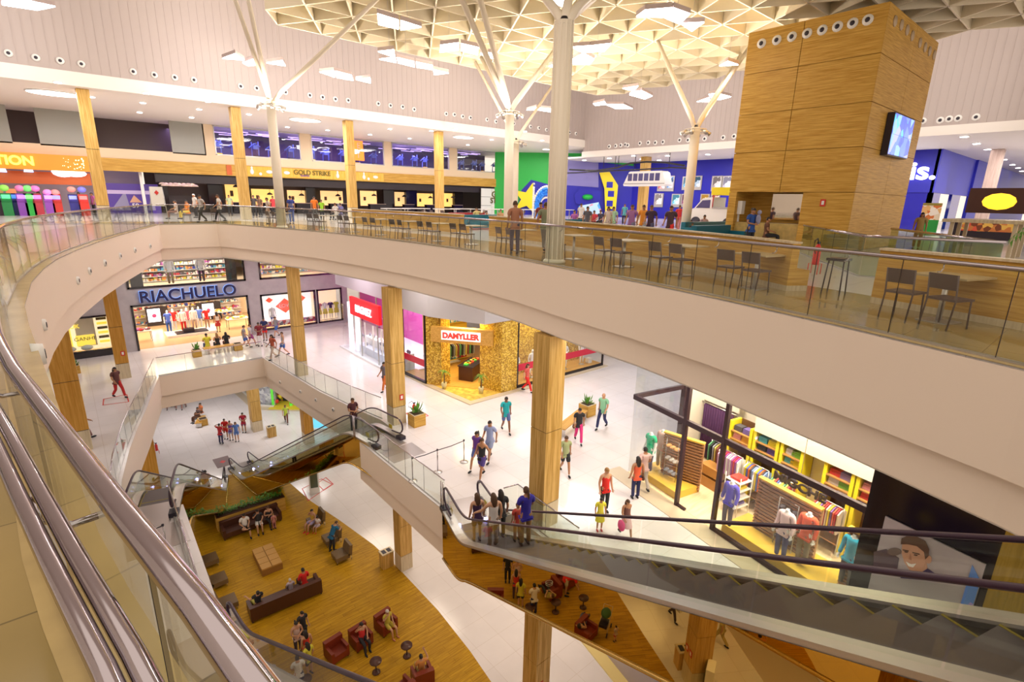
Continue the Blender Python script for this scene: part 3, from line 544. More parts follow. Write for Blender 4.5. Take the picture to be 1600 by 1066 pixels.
# screens on its side
pc=[aty(1399,176,TY-.25),aty(1428,194,TY-.25),aty(1413,250,TY-.25),aty(1385,240,TY-.25)]
x0,x1=min(p[0] for p in pc),max(p[0] for p in pc); z0,z1=min(p[2] for p in pc),max(p[2] for p in pc)
x0,x1=aty(1392,210,TY-.25)[0],aty(1422,215,TY-.25)[0]; z1=aty(1412,182,TY-.25)[2]; z0=aty(1400,244,TY-.25)[2]; w,h=x1-x0,z1-z0
s=thing('video_wall','square of four blue screens hung on the side of the wooden tower','screen',(x0,TY-.3,z0)); part('frame',MB().box(-.04,.03,-.04,w+.04,.28,h+.04),BLACK,s)
VB=blotch('blue_video',[(.15,.25,.8),(.25,.45,.95),(.1,.15,.6),(.35,.4,.9),(.12,.5,.75)],2.2,.2,1.3)
for i in range(2):
    for j in range(2): part('screen_tile',MB().box(i*w/2+.01,0,j*h/2+.01,(i+1)*w/2-.01,.03,(j+1)*h/2-.01),VB,s)
# ================================================================ glass railings
def resample(P,step):
    P=[Vector(p[:2]) for p in P]; L=[0]
    for a,b in zip(P,P[1:]): L.append(L[-1]+(b-a).length)
    n=max(1,round(L[-1]/step)); out=[]
    for k in range(n+1):
        s=L[-1]*k/n; i=0
        while i<len(L)-2 and L[i+1]<s: i+=1
        t=(s-L[i])/(L[i+1]-L[i]); out.append(P[i].lerp(P[i+1],t))
    return out
def railing(P,z,label,step=1.25,inset=.15,r=.03,inner=0,h=1.1,gm=None):
    Q=offs(P,inset); c=(sum(p[0] for p in Q)/len(Q),sum(p[1] for p in Q)/len(Q)); Q=[(p[0]-c[0],p[1]-c[1]) for p in Q]; t=thing('glass_railing',label,'railing',(*c,z))
    R=resample(Q,step)
    for a,b in zip(R,R[1:]):
        d=(b-a).normalized(); a2,b2=a+d*.012,b-d*.012; n=Vector((-d.y,d.x))*.006
        part('glass_pane',MB().add([(*(a2-n),.03),(*(b2-n),.03),(*(b2+n),.03),(*(a2+n),.03),(*(a2-n),h-.03),(*(b2-n),h-.03),(*(b2+n),h-.03),(*(a2+n),h-.03)],[(3,2,1,0),(4,5,6,7),(0,1,5,4),(1,2,6,5),(2,3,7,6),(3,0,4,7)]),gm or GLASS,t)
    fine=resample(Q,.35) if inner else [Vector(q) for q in Q]
    jm=MB(); [jm.box(v.x-.005,v.y-.005,.03,v.x+.005,v.y+.005,h-.03) for v in R[1:-1]]
    if len(R)>2: part('pane_joint',jm,DARK,t)
    part('shoe',MB().wall([tuple(v) for v in fine],0,.04,.03),ALU,t)
    part('top_rail',MB().tube([(*v,h) for v in fine],r,10),CHROME,t)
    if inner:
        dbl=inner<0; inner=abs(inner) if not dbl else .105
        for q in ((.092,.128) if dbl else (inner,)): part('handrail',MB().tube([(*v,h-.02) for v in offs([tuple(v) for v in fine],q)],.0165 if dbl else .021,12),CHROME,t)
        RI=offs([tuple(v) for v in R],inner)
        for k in range(0,len(R)-1):
            a,b=R[k],Vector(RI[k]); a=a.lerp(R[k+1],.35); b=b.lerp(Vector(RI[k+1]),.35); part('bracket',MB().tube([(*a,h-.14),(*(a.lerp(b,.5)),h-.14),(*b,h-.1),(*b,h-.04)],.009,6),CHROME,t)
    return t
iL=13   # the near left run has the thick double pipes
railing(E3[0:15],T3,'curved glass railing with double steel pipes, nearest to the camera',1.25,.2,.027,-1)
railing(E3[14:23],T3,'far end of the curved glass railing on the left balcony',1.25,.2,.03,.1)
railing(E3[22:24],T3,'straight glass railing at the far end of the top floor opening',1.1,.15)
railing(E3[23:32],T3,'long curved glass railing in front of the rows of small chairs',1.3,.15,.03,.1)
railing(E3[31:39],T3,'glass railing in front of the nearest chair pairs on the right',1.3,.15,.03,.1)
railing(E2[4:11],M2,'curved glass railing on the left of the middle floor opening',1.2,.12,.022)
railing(E2[10:12],M2,'short straight glass railing facing the RIACHUELO shop',1.5,.12,.022)
railing(E2[11:16],M2,'glass railing passing in front of the white shop fronts',1.2,.12,.022)
railing([(8.6,20.3),(8.6,13.45)],M2,'glass railing on top of the white corner box',1.3,.1,.022)
railing([(1.60,13.0),(1.76,19.1)],M2,'slanting glass railing beside the grey escalator landing',1.3,.33,.022)
g0,g1=(9.96,11.79),(10.49,11.68); railing([(g1[0],g1[1]),(g0[0],g0[1])],M2,'short end glass behind the escalator riders',1.0,.0,.022)
g2=(10.3,8.7); railing([g2,(g1[0],g1[1])],M2,'glass railing running beside the right escalator',1.4,.0,.022)
for q,lab in (((8.6,20.4),'steel end post of the corner box railing by the middle escalator'),((8.62,13.4),'pair of steel end posts by the right escalator')):
    t=thing('rail_post',lab,'post',(q[0]-.1,q[1],M2)); part('post',MB().tube([(0,0,0),(0,0,1.15)],.022,8),CHROME,t); part('post',MB().tube([(.0,-.12,0),(.0,-.12,1.15)],.022,8),CHROME,t)
# ================================================================ escalators
def arcpath(rise,f,ang=30.2,n=6):
    # (s,z) of the step line: flat, bend, slope, bend, flat
    run=rise/math.tan(rad(ang)); p=[(0,0),(f-.6,0)]; 
    for k in range(1,n): a=k/n; p.append((f-.6+1.2*a,.6*math.tan(rad(ang))*a*a))
    p.append((f+.6,.6*math.tan(rad(ang))))
    p.append((f+run-.6,rise-.6*math.tan(rad(ang))))
    for k in range(1,n): a=1-k/n; p.append((f+run+.6-1.2*a,rise-.6*math.tan(rad(ang))*a*a))
    p+= [(f+run+.6,rise),(2*f+run,rise)]
    return p
YEL=mat('safety_yellow',(.55,.42,.02),.5); ESTEP=mat('step_metal',(.12,.10,.10),.5,.3); DECK=mat('deck_aluminium',(.62,.58,.56),.3,.8); BLUEL=emi('violet_blue_comb_light',(.35,.35,1),14); PURP=mat('handrail_rubber',(.035,.012,.03),.3)
def escalator(A,hd,z0,z1,label,f=1.8,ang=30.2,depth=1.2,d0=None,vis=True):
    rise=z1-z0; P=arcpath(rise,f,ang); T=P[-1][0]; t=thing('escalator',label,'escalator',(A[0],A[1],z0),rad(hd)); W=1.24
    # local frame: x along, y to the left, z up
    def zz(s):
        for (a,b),(c,d) in zip(P,P[1:]):
            if a<=s<=c: return b+(d-b)*(s-a)/(c-a)
        return P[-1][1] if s>T else 0
    for sd in (-1,1):
        y=sd*W/2
        # glass balustrade in panes
        cuts=[-.25]+[f*.9]+[f*.9+(T-1.8*f)*k/9 for k in range(1,10)]+[T+.25]
        for a,b in zip(cuts,cuts[1:]):
            ss=sorted(set([a+.01,b-.01]+[p[0] for p in P if a<p[0]<b]+([a+(b-a)*k/6 for k in range(1,6)] if a<0 or b>T else [])))
            lo=[]; hi=[]
            for s in ss:
                top=.9
                if s<.28: top=.52+.38*math.sqrt(max(0,1-((.28-s)/.55)**2))
                if s>T-.28: top=.52+.38*math.sqrt(max(0,1-((s-T+.28)/.55)**2))
                lo.append((s,y,zz(s)+.12)); hi.append((s,y,zz(s)+top))
            m=MB(); n=len(ss); 
            for dy in (-.006,.006): m.add([(p[0],p[1]+dy,p[2]) for p in lo+hi],[(i,i+1,n+i+1,n+i) for i in range(n-1)])
            part('glass_pane',m,GLASS,t)
        # handrail loop
        line=[(s,y,z+.95) for s,z in P]
        e0=[(.0-.36*sin(a),y,.6+.35*cos(a)) for a in [pi*k/7 for k in range(1,8)]]; e1=[(T+.36*sin(a),y,rise+.6+.35*cos(a)) for a in [pi*k/7 for k in range(1,8)]]
        part('handrail',MB().tube(list(reversed(e0+[(.45,y,.22)]))+line+e1+[(T-.45,y,rise+.22)],.04,8,flat=.8),PURP,t)
        # inner skirt and outer deck
        m=MB(); yi=y-sd*.12; yo=y+sd*.16
        for (a,b),(c,d) in zip(P,P[1:]): 
            ys=sorted((yi,yo)); m.add([(a,ys[0],b+.04),(c,ys[0],d+.04),(c,ys[1],d+.04),(a,ys[1],b+.04),(a,ys[0],b+.14),(c,ys[0],d+.14),(c,ys[1],d+.14),(a,ys[1],b+.14)],[(3,2,1,0),(4,5,6,7),(0,1,5,4),(1,2,6,5),(2,3,7,6),(3,0,4,7)])
        part('deck',m,DECK,t)
        for s_,e_ in ((0,-.35),(T,.35)):
            part('deck_end',MB().box(min(s_,s_+e_),min(yi,yo),zz(s_)+.0,max(s_,s_+e_),max(yi,yo),zz(s_)+.16),BLACK,t)
            part('warning_label',MB().box(s_+(.35 if s_==0 else -.65),y-sd*.02-.002,zz(s_)+.3,s_+(.6 if s_==0 else -.4),y-sd*.02+.002,zz(s_)+.5),YEL,t)
        m=MB()
        for (a,b),(c,d) in zip(P,P[1:]): m.add([(a,yi,b-.3),(c,yi,d-.3),(c,yi,d+.1),(a,yi,b+.1)],[(0,1,2,3)])
        part('skirt',m,mat('dark_skirt',(.14,.125,.12),.35,.7),t)
        # mirror cladding on the outside
        yc=y+sd*.17
        def dep(s): return max((depth if d0 is None or s>2.5 else d0+(depth-d0)*s/2.5),0)
        S=[k*T/24 for k in range(25)]; S=sorted(set(S+[p[0] for p in P]))
        top=[(s,yc,zz(s)+.06) for s in S]; bot=[(s,yc,max(zz(s)-dep(s),0 if z0<.5 else -9)) for s in S]; n=len(S)
        m=MB().add(top+bot,[(i,i+1,n+i+1,n+i) for i in range(n-1)]); part('mirror_cladding',m,MIRROR,t,'bronze mirror side panels')
        part('lower_trim',MB().tube([(p[0],p[1]+sd*.01,p[2]+.02) for p in bot],.035,6),GOLDTRIM,t)
    S=[k*T/30 for k in range(31)]
    m=MB(); 
    for a,b in zip(S,S[1:]):
        za,zb=[max(zz(s)-dep(s),.003 if z0<.5 else -9) for s in (a,b)]; m.add([(a,-W/2-.16,za),(b,-W/2-.16,zb),(b,W/2+.16,zb),(a,W/2+.16,za)],[(3,2,1,0)])
    part('underside',m,MIRROR,t)
    # steps
    sm=MB().box(0,-W/2+.12,-.02,.4,W/2-.12,0).box(.385,-W/2+.12,-.2,.4,W/2-.12,0); me=sm.mesh('step',ESTEP); YEL2=mat('muted_step_yellow',(.26,.20,.03),.6); ym=MB().box(.36,-W/2+.12,.0,.4,W/2-.12,.004).box(0,-W/2+.12,0,.4,-W/2+.15,.005).box(0,W/2-.15,0,.4,W/2-.12,.005).mesh('yellow_edge',YEL2)  # muted yellow on the step edges, darker than the safety yellow
    s=.8; k=0
    while s<T-.8:
        # steps keep their treads level
        z=zz(s+.2); o=link('step',me,t,(s,0,z+.0)); link('yellow_edge',ym,o); s+=.405
    for a,b,z in ((-.7,.8,0),(T-.8,T+.7,rise)): part('comb_plate',MB().box(a,-W/2+.05,z-.05,b,W/2-.05,z+.012),mat('comb_metal',(.5,.46,.45),.3,.8),t)
    part('comb_light',MB().box(.82,-W/2+.13,-.0,.9,-W/2+.2,.1).box(.82,W/2-.2,-.0,.9,W/2-.13,.1),BLUEL,t); 
    return t,zz,T
ES1=escalator((9.17,12.95),253.4,M2,T3,'right escalator rising in front of the clothes shop, with riders',1.8,30.2,1.15,1.75)
hd2=math.degrees(math.atan2(19.3-37.1,9.5-7.15)); r2=M2/ math.tan(rad(30.2)); L2_=math.hypot(9.5-7.15,19.3-37.1)
ES2=escalator((7.15,37.1),hd2,G,M2,'middle escalator carrying one man, its bronze side facing the lounge',(L2_-r2)/2,depth=1.38)
r3=M2/math.tan(rad(30.2))+3.6
ES3=escalator((.87+.2504*r3,19.1+.9681*r3),255.5,G,M2,'left escalator descending past the curved railing',depth=1.35)
ES4=escalator((1.1,12.0),273.6,M2,T3,'escalator whose dark handrail crosses the bottom left of the lounge',1.1)
for nm,x0,y0,x1,y1,lab in (('landing_plate',8.85,17.4,10.35,18.6,'brushed landing plate at the head of the middle escalator'),('landing_plate',.0,16.9,1.6,18.3,'large brushed landing plate at the head of the left escalator')):
    single(nm,MB().box(x0,y0,M2,x1,y1,M2+.012),mat('comb_metal'),lab,'floor plate')
for q in ((at(348,722,0)),(at(232,742,0))):
    t=thing('floor_plate','grey floor plate with a red diamond, %s'%('between the two far escalators' if q[0]>4 else 'beyond the left escalator'),'floor plate',(q[0],q[1],0)); part('plate',MB().box(-.5,-.8,.004,.5,.8,.016),mat('grey_mat',(.22,.15,.15),.6),t); part('diamond',MB().prism([(-.2,0),(0,.25),(.2,0),(0,-.25)],.016,.02),REDP,t)
# ================================================================ top floor furniture
GREYC=mat('chair_grey_brown',(.09,.055,.05),.45)
def chair(loc,rz,lab,group=None):
    t=thing('cafe_chair',lab,'chair',loc,rz,group)   # the sitter faces local +x
    m=MB().ob((0,0,.43),.42,.42,.035); part('seat',m,GREYC,t)
    part('backrest',MB().add([(-.2,-.2,.6),(-.2,.2,.6),(-.25,.2,.83),(-.25,-.2,.83),(-.22,-.2,.6),(-.22,.2,.6),(-.27,.2,.83),(-.27,-.2,.83)],[(0,1,2,3),(7,6,5,4),(0,4,5,1),(3,2,6,7),(1,5,6,2),(0,3,7,4)]),GREYC,t)
    for sx,sy in ((1,1),(1,-1)): part('leg',MB().tube([(.17*sx,.19*sy,.44),(.2*sx,.2*sy,0)],.014,6),GREYC,t)
    for sy in (1,-1): part('leg',MB().tube([(-.26,.2*sy,.83),(-.19,.2*sy,.44),(-.25,.2*sy,0)],.014,6),GREYC,t)
    return t
def pedtable(loc,rz,lab):
    t=thing('pedestal_table',lab,'table',loc,rz); part('top',MB().box(-.3,-.4,.72,.5,.4,.75),mat('table_top_sand',(.5,.38,.2),.35),t); part('pedestal',MB().tube([(0,0,.02),(0,0,.72)],.04,10),mat('pale_steel',(.65,.62,.58),.35,.6),t); part('foot',MB().box(-.22,-.22,0,.22,.22,.02),ALU,t); return t
def tang(x,y):
    b=min(zip(E3[23:],E3[24:]),key=lambda s:(Vector(((s[0][0]+s[1][0])/2,(s[0][1]+s[1][1])/2))-Vector((x,y))).length); return math.atan2(b[0][1]-b[1][1],b[0][0]-b[1][0])
PD=[((10.62,1.72),'nearest pair on the right'),((11.38,5.1),'pair left of the red extinguisher'),((11.85,7.2),'pair below the yellow toy truck'),((11.95,9.1),'pair under the monorail cabin'),((12.15,11.2),'lone chair right of the thick column'),((12.5,14.2),'pair left of the thick column'),((12.5,17.1),'second pair left of the thick column'),((12.2,19.1),'third pair left of the thick column'),((12.0,21.2),'fourth pair left of the thick column'),((11.8,23.5),'fifth pair left of the thick column'),((11.6,26),'sixth pair left of the thick column'),((11.0,28.6),'pair just right of the slim white column'),((10.2,33.2),'pair just left of the slim white column')]
c0=p0=None
for k,((x,y),w) in enumerate(PD):
    th=tang(x,y); n=th-pi/2; N=Vector((cos(n),sin(n))); Tn=Vector((cos(th),sin(th)))
    if p0 is None: p0=pedtable((x,y,T3),n,'sand topped table behind the '+w)
    else: dup(p0,(x,y,T3),n,'sand topped table behind the '+w)
    for sgn,ww in ((.34,'farther'),(-.3,'nearer')):
        if k==4 and sgn<0: continue
        q=Vector((x,y))-N*.42+Tn*sgn; rr=n+random.uniform(-.15,.15); lab='grey brown cafe chair, %s of the %s'%(ww,w)
        if c0 is None: c0=chair((q.x,q.y,T3),rr,lab,'cafe chairs along the top railing')
        else: dup(c0,(q.x,q.y,T3),rr,lab)
# timber banquette / counter wall behind the tables
def bench_wall(P,lab):
    c=P[0]; Q=[(p[0]-c[0],p[1]-c[1]) for p in P]; t=thing('timber_banquette',lab,'banquette',(c[0],c[1],T3))
    part('plinth',MB().wall(Q,0,.12,-.5),WPALE,t); part('seat_box',MB().wall(offs(Q,-.0),.12,.45,-.5),WHOR,t); part('back_panel',MB().wall(offs(Q,-.32),.45,1.0,-.18),WHOR,t); part('top_cap',MB().wall(offs(Q,-.28),1.0,1.04,-.26),WPALE,t); return t
bench_wall([(15.8,19.5),(15.5,15.5),(14.75,11.4),(13.9,8.3),(13.0,6.0),(12.0,4.25)],'long timber banquette behind the chair rows, ending by the extinguisher')
a_,b_=at(0,356,T3+1.0),at(140,337,T3+1.0)
bench_wall([(14.6,32),(15.2,28),(15.6,24),(15.6,21.5)],'far timber banquette behind the most distant chair rows')
bench_wall([(12.05,2.8),(11.65,1.5),(11.2,.2),(10.7,-1.2)],'near right timber banquette behind the closest chairs')
# stools & red extinguisher at the gap
x,y,_=at(1268,425,T3); 
t=thing('bar_stool','dark stool at the gap between the two banquettes','stool',(12.05,3.75,T3)); part('seat',MB().ob((0,0,.7),.4,.35,.05),BLACK,t)
for a,b in ((1,1),(1,-1),(-1,1),(-1,-1)): part('leg',MB().tube([(.14*a,.14*b,.7),(.17*a,.17*b,0)],.014,6),BLACK,t)
def extinguisher(loc,lab,stand=True):
    t=thing('fire_extinguisher',lab,'extinguisher',loc); part('cylinder',MB().lathe([(.085,.25),(.09,.3),(.09,.68),(.05,.76),(.03,.8)],12),REDP,t); part('hose',MB().tube([(0,0,.8),(-.12,0,.95),(-.28,0,.9),(-.3,0,.7),(-.12,0,.55)],.015,6),BLACK,t); part('valve',MB().box(-.05,-.02,.8,.07,.02,.86),BLACK,t)
    part('stand',MB().tube([(.12,.12,0),(.12,.12,.28),(-.12,.12,.28),(-.12,.12,0)],.012,6).tube([(.12,-.12,0),(.12,-.12,.28),(-.12,-.12,.28),(-.12,-.12,0)],.012,6),REDP,t); return t
e0=extinguisher((*at(1271,428,T3)[:2],T3),'red fire extinguisher with a black hose by the wooden tower')
dup(e0,(11.75,20.75,M2),None,'red fire extinguisher behind the potted plant at the escalator head')
dup(e0,at(246,709,0),None,'red fire extinguisher on a stand beyond the left escalator')
# red floor marking rectangles
def redbox(px,z,lab):
    q=[at(a,b,z) for a,b in px]; c=q[0]; m=MB(); L=[(p[0]-c[0],p[1]-c[1]) for p in q]; m.wall(L,.0045,.009,.05,True); t=thing('floor_marking',lab,'floor marking',(c[0],c[1],z)); part('stripe',m,REDP,t)
redbox([(636,646),(654,640),(668,650),(648,657)],M2,'red outlined rectangle on the white floor by the potted plant')
redbox([(473,764),(502,749),(518,757),(482,782)],G,'red outlined rectangle on the ground floor at the edge of the wood')
redbox([(496,756),(509,747),(520,757),(506,766)],G,'small red outlined rectangle touching the larger ground floor one')
redbox([(162,633),(163,624),(197,617),(200,628)],M2,'red outlined rectangle beside the left wood clad column')
redbox([(1122,815),(1158,812),(1170,822),(1135,826)],M2,'pale outlined patch under the girl in yellow')
# glass guard right of the tower
gq=[at(1340,432,T3),at(1345,412,T3)]
def gr(pts,lab,h=1.05): 
    Q=[(p[0],p[1]) for p in pts]; railing(Q,T3,lab,1.4,0,.04,0,h,glassm('green_glass',(.78,.88,.82)))
gA=at(1341,432,T3); gB=(gA[0]+7.5,gA[1]-.3); gC=(gB[0]+.2,gB[1]-2.6); gD=(gA[0]+2.5,gA[1]-3.3)
gr([gA,(gA[0]+6,gA[1]+3.8)],'green glass guard beside the wooden tower'); gr([gA,(gA[0]+.6,gA[1]-2.6)],'front green glass guard right of the wooden tower'); gr([(gA[0]+.6,gA[1]-2.6),(gA[0]+7,gA[1]+1.2)],'right green glass guard below the palm')
# food hall mid-ground: seats, tables, cars
TEAL=mat('teal_vinyl',(.01,.15,.22),.4); 
def sofa_teal(px,py,w,lab,rz=0,m=None): 
    x,y,_=at(px,py,T3); t=thing('lounge_sofa',lab,'sofa',(x,y,T3),rz); part('seat',MB().ob((0,0,.1),w,.9,.35),m or TEAL,t); part('backrest',MB().ob((0,.4,.4),w,.25,.45),m or TEAL,t); part('armrest',MB().ob((-w/2,0,.1),.2,.9,.5),m or TEAL,t); part('armrest',MB().ob((w/2,0,.1),.2,.9,.5),m or TEAL,t)
sofa_teal(758,358,3.2,'teal sofa with two people lounging, left of the white column'); sofa_teal(905,369,2.2,'teal sofa right of the thick fluted column'); sofa_teal(1122,383,3.0,'long teal sofa in front of the toy truck'); sofa_teal(1115,372,5,'second teal sofa nearer to the toy truck')
sofa_teal(735,352,3,'red upholstered bench behind the lounging couple',0,mat('red_vinyl',(.35,.01,.02),.4))
x,y,_=at(600,345,T3)
for k in range(9):
    a=at(560+k*26,352,T3); t=thing('high_table','white topped table of the food hall, place %s from the left'%['first','second','third','fourth','fifth','sixth','seventh','eighth','last'][k],'table',(18+k*2.1,33.5+(k%2)*.8,T3)); part('top',MB().ob((0,0,1.0),1.9,.8,.05),WHITEP,t)
    for a in (-.7,.7): part('leg',MB().tube([(a,0,0),(a,0,1.0)],.04,8),ALU,t)
for k in range(14):
    q=(17.5+k*1.45,36.3+(k%3)*.7,T3); dup(c0,q,k*1.3,'cafe chair of the food hall standing at place %s behind the high tables'%['one','two','three','four','five','six','seven','eight','nine','ten','eleven','twelve','thirteen','fourteen'][k],'food hall chairs')
for k,(x,y) in enumerate([(6.2,38.6),(8.0,39.5),(12.3,38.7),(14.2,40),(16.6,39.2)]): dup(c0,(x,y,T3),k*1.1,'cafe chair near the A-board, %s from the left'%['first','second','third','fourth','fifth'][k],'chairs by the A-board')
x,y,_=at(267,352,T3); x,y=4.9,39.5
t=thing('a_board_sign','white A-board poster stand with a red diamond','sign',(x,y,T3),-.1); part('frame',MB().tube([(-.42,0,0),(-.32,.1,2.1)],.025,6).tube([(.42,0,0),(.32,.1,2.1)],.025,6),ALU,t); part('poster',MB().quad((-.34,.02,.95),(.34,.02,.95),(.32,.08,2.1),(-.32,.08,2.1)).quad((-.34,.05,.95),(-.32,.11,2.1),(.32,.11,2.1),(.34,.05,.95)),WHITEP,t); part('diamond',MB().quad((-.12,.04,1.75),(0,.02,1.6),(.12,.04,1.75),(0,.06,1.9)),REDP,t)
# cinema block, star wall
GRN=mat('green_wall',(.01,.42,.05),.5); YELW=mat('yellow_shape',(.85,.68,.01),.5)
D0,D1=(43.0,53.8),(55.2,41.6)
hdd=math.degrees(math.atan2(D1[1]-D0[1],D1[0]-D0[0])); LD=math.hypot(D1[0]-D0[0],D1[1]-D0[1])
nd=Vector((sin(rad(hdd)),-cos(rad(hdd))))    # towards the hall
nd=nd if nd.dot(Vector((-1,-1)))>0 else -nd
def dl(px,py): return atp(px,py,D0,hdd)
def dquad(mb,pts,o0,o1):
    P=[]
    for px,py in pts:
        s,z=dl(px,py); P.append((D0[0]+(D1[0]-D0[0])*s/LD+nd.x*o0,D0[1]+(D1[1]-D0[1])*s/LD+nd.y*o0,max(z,T3)))
    return mb.ext(P,(nd.x*(o1-o0),nd.y*(o1-o0),0))
struct('wall_green',MB().wall([D0,D1],T3,24.35,.3),GRN)
struct('wall_blue_cinema',MB().box(55.2,16,T3,55.5,41.8,23.3),BLUEW)
m=MB(); dquad(m,[(864,240),(950,255),(1010,262),(1010,345),(806,345),(815,297),(830,281),(864,290)],.01,.05); single('blue_wall_shape',m,BLUEW,'large blue painted shape over the green corner wall','wall panel')
m=MB(); dquad(m,[(864,242),(935,250),(935,293),(864,288)],.06,.1); single('violet_wall_panel',m,mat('violet_grey_panel',(.22,.20,.5),.4),'violet grey square panel above the yellow star','wall panel')
m=MB(); cx,cy=826,311; st=[(cx+(26 if k%2==0 else 11)*cos(-pi/2+2*pi*k/10+.25)*1.05,cy+(26 if k%2==0 else 11)*sin(-pi/2+2*pi*k/10+.25)) for k in range(10)]; dquad(m,st,.12,.4); single('yellow_star',m,YELW,'big yellow star standing against the green wall','star decoration')
def bq(mb,pts,o,th): 
    P=[atx(a,b,55.2-o) for a,b in pts]; return mb.ext([(p[0],p[1],max(p[2],T3)) for p in P],(-th,0,0))
m=MB(); dquad(m,[(936,270),(952,269),(965,290),(960,345),(945,345),(944,295)],.25,.5)
t=single('yellow_film_strip',m,YELW,'tall yellow bent film strip shape with four square holes','film decoration')
for a,b in ((952,289),(954,303),(952,318),(952,331)):
    mm=MB(); s,z=dl(a,b); P=(D0[0]+(D1[0]-D0[0])*s/LD+nd.x*.52,D0[1]+(D1[1]-D0[1])*s/LD+nd.y*.52,z); mm.ob((P[0]-t.location.x,P[1]-t.location.y,P[2]-t.location.z-.35),.75,.06,.7,rad(hdd)); part('dark_square',mm,BLUEW,t)
m=MB(); dquad(m,[(895+2,305),(905,297),(925,293),(940,300),(936,318),(915,323),(900,318)],.15,.3); t=single('blue_blot',m,BLUEW,'rounded blue splash shape with a green eye','wall decoration'); mm=MB(); s,z=dl(918,308); mm.ell((D0[0]+(D1[0]-D0[0])*s/LD+nd.x*.32-t.location.x,D0[1]+(D1[1]-D0[1])*s/LD+nd.y*.32-t.location.y,z-t.location.z),.7,.7,.35); part('green_eye',mm,GRN,t)
m=MB(); dquad(m,[(904,322),(935,316),(942,345),(905,345)],.4,.5); single('blue_booth_poster',m,blotch('booth_poster',[(.1,.4,.9),(.5,.75,1),(.9,.3,.4),(.1,.2,.7)],1.2),'light blue poster booth with red lettering below the blue splash','poster')
# balloon castle
x,y,_=at(850,345,T3); x,y,_=aty(853,340,44); t=thing('balloon_arch','arch of blue balloons edged with white balloons beside the yellow star','balloon arch',(x,y,T3),rad(hdd)); mb=MB(); mw=MB()
for k in range(60):
    a=pi*k/59; 
    for r_ in (1.7,1.45,1.2): mb.ell((r_*cos(a)*.72,random.uniform(-.2,.2),1.2+r_*sin(a)*1.1),.17,.17,.17,6,4)
for k in range(26):
    z=k*.2
    for sx in (-1,1): 
        if z<1.3: mb.ell((sx*1.2,0,z),.2,.2,.2,6,4).ell((sx*.98,0,z),.2,.2,.2,6,4)
        mw.ell((sx*1.5,0,min(z,3.4)+(.2 if z>3.4 else 0)),.13,.13,.13,6,4)
for k in range(24): a=pi*k/23; mw.ell((1.45*cos(a),0,1.2+1.95*sin(a)*1.1),.14,.14,.14,6,4); mw.ell((.75*cos(a),0,1.2+.95*sin(a)),.12,.12,.12,6,4)
part('blue_balloons',mb,mat('blue_balloon',(.03,.25,.85),.2),t)['kind']='stuff'; part('white_balloons',mw,WHITEP,t)['kind']='stuff'
# posters on the blue wall
PS=[((1028,281),(1040,299)),((1042,275),(1052,299)),((1067,276),(1080,297)),((1083,275),(1095,297)),((1113,275),(1127,299)),((1129,275),(1144,299)),((1023,302),(1035,324)),((1050,303),(1062,324)),((1065,303),(1076,324)),((1095,303),(1107,324)),((1111,304),(1123,322))]
PCOL=[(.6,.1,.1),(.1,.3,.7),(.15,.5,.8),(.05,.2,.35),(.35,.3,.3),(.5,.5,.7),(.55,.5,.5),(.1,.55,.8),(.25,.05,.15),(.85,.45,.02),(.75,.2,.15)]
for k,(a,b) in enumerate(PS):
    p,q=atx(*a,55.1),atx(*b,55.1); w=abs(p[1]-q[1])/2; h=p[2]-q[2]; rows='upper' if k<6 else 'lower'
    t=thing('film_poster','%s row grey framed film poster with %s artwork on the blue wall'%(rows,['red','blue','sky blue','dark teal','grey','lavender','grey white','turquoise','wine red','orange','red and white'][k]),'poster',(55.12,(p[1]+q[1])/2,q[2]))
    part('frame',MB().box(-.02,-w,0,.08,w,h),ALU,t); part('print',MB().box(-.05,-w*.72,h*.22,-.02,w*.72,h*.93),blotch('print_%d'%k,[PCOL[k],tuple(min(1,v+.35) for v in PCOL[k]),(.85,.85,.9),tuple(v*.4 for v in PCOL[k])],3),t)
# monorail
MZ=21.6; mx0,my0,_=atx(960,268,46); 
t=thing('monorail_track','dark hanging monorail track curving under the ceiling','track',(46,25,22.2)); pts=[aty(800,268,41) and (44,40,22.1)]
PT=[atx(x,y,46) for x,y in ((890,265),(930,267),(965,262),(985,255),(1010,253),(1040,254),(1070,259))]; PT2=[atx(x,y,46.6) for x,y in ((860,271),(900,270),(950,267),(1000,265),(1050,262),(1085,263))]
lo=lambda P:[(p[0]-46,p[1]-25,p[2]-22.2) for p in P]
part('rail',MB().tube(lo(PT),.09,8),DARK,t); part('rail',MB().tube(lo(PT2),.07,8),DARK,t)
for x in (943,961,966,992,1045,1075): p=atx(x,262,46); part('hanger',MB().tube([(0,p[1]-25,p[2]-22.2),(0,p[1]-25,1.2)],.04,6),DARK,t)
a,b=atx(979,291,46.2),atx(1045,289,46.2); z0,z1=atx(1010,291,46.2)[2],atx(1010,268,46.2)[2]; Lm=abs(a[1]-b[1]); h=z1-z0
t=thing('monorail_cabin','white miniature monorail cabin with dark windows hanging from the track','cabin',(46.2,(a[1]+b[1])/2,z0)); L=Lm/2
m=MB().ext([(-.6,-L,.1*h),(-.6,-L*.97,0),(-.6,L*.97,0),(-.6,L,.1*h),(-.6,L*.75,h*.95),(-.6,L*.68,h),(-.6,-L*.75,h),(-.6,-L*.85,h*.9)],(1.2,0,0)); part('body',m,WHITEP,t)
for k in range(6): y=-L*.72+k*L*.26; part('cabin_window',MB().box(-.63,y,h*.35,-.6,y+L*.2,h*.85),mat('cabin_window_glass',(.10,.09,.22),.1),t)
part('stripe',MB().box(-.62,-L*.95,h*.12,-.6,L*.95,h*.2),ALU,t)
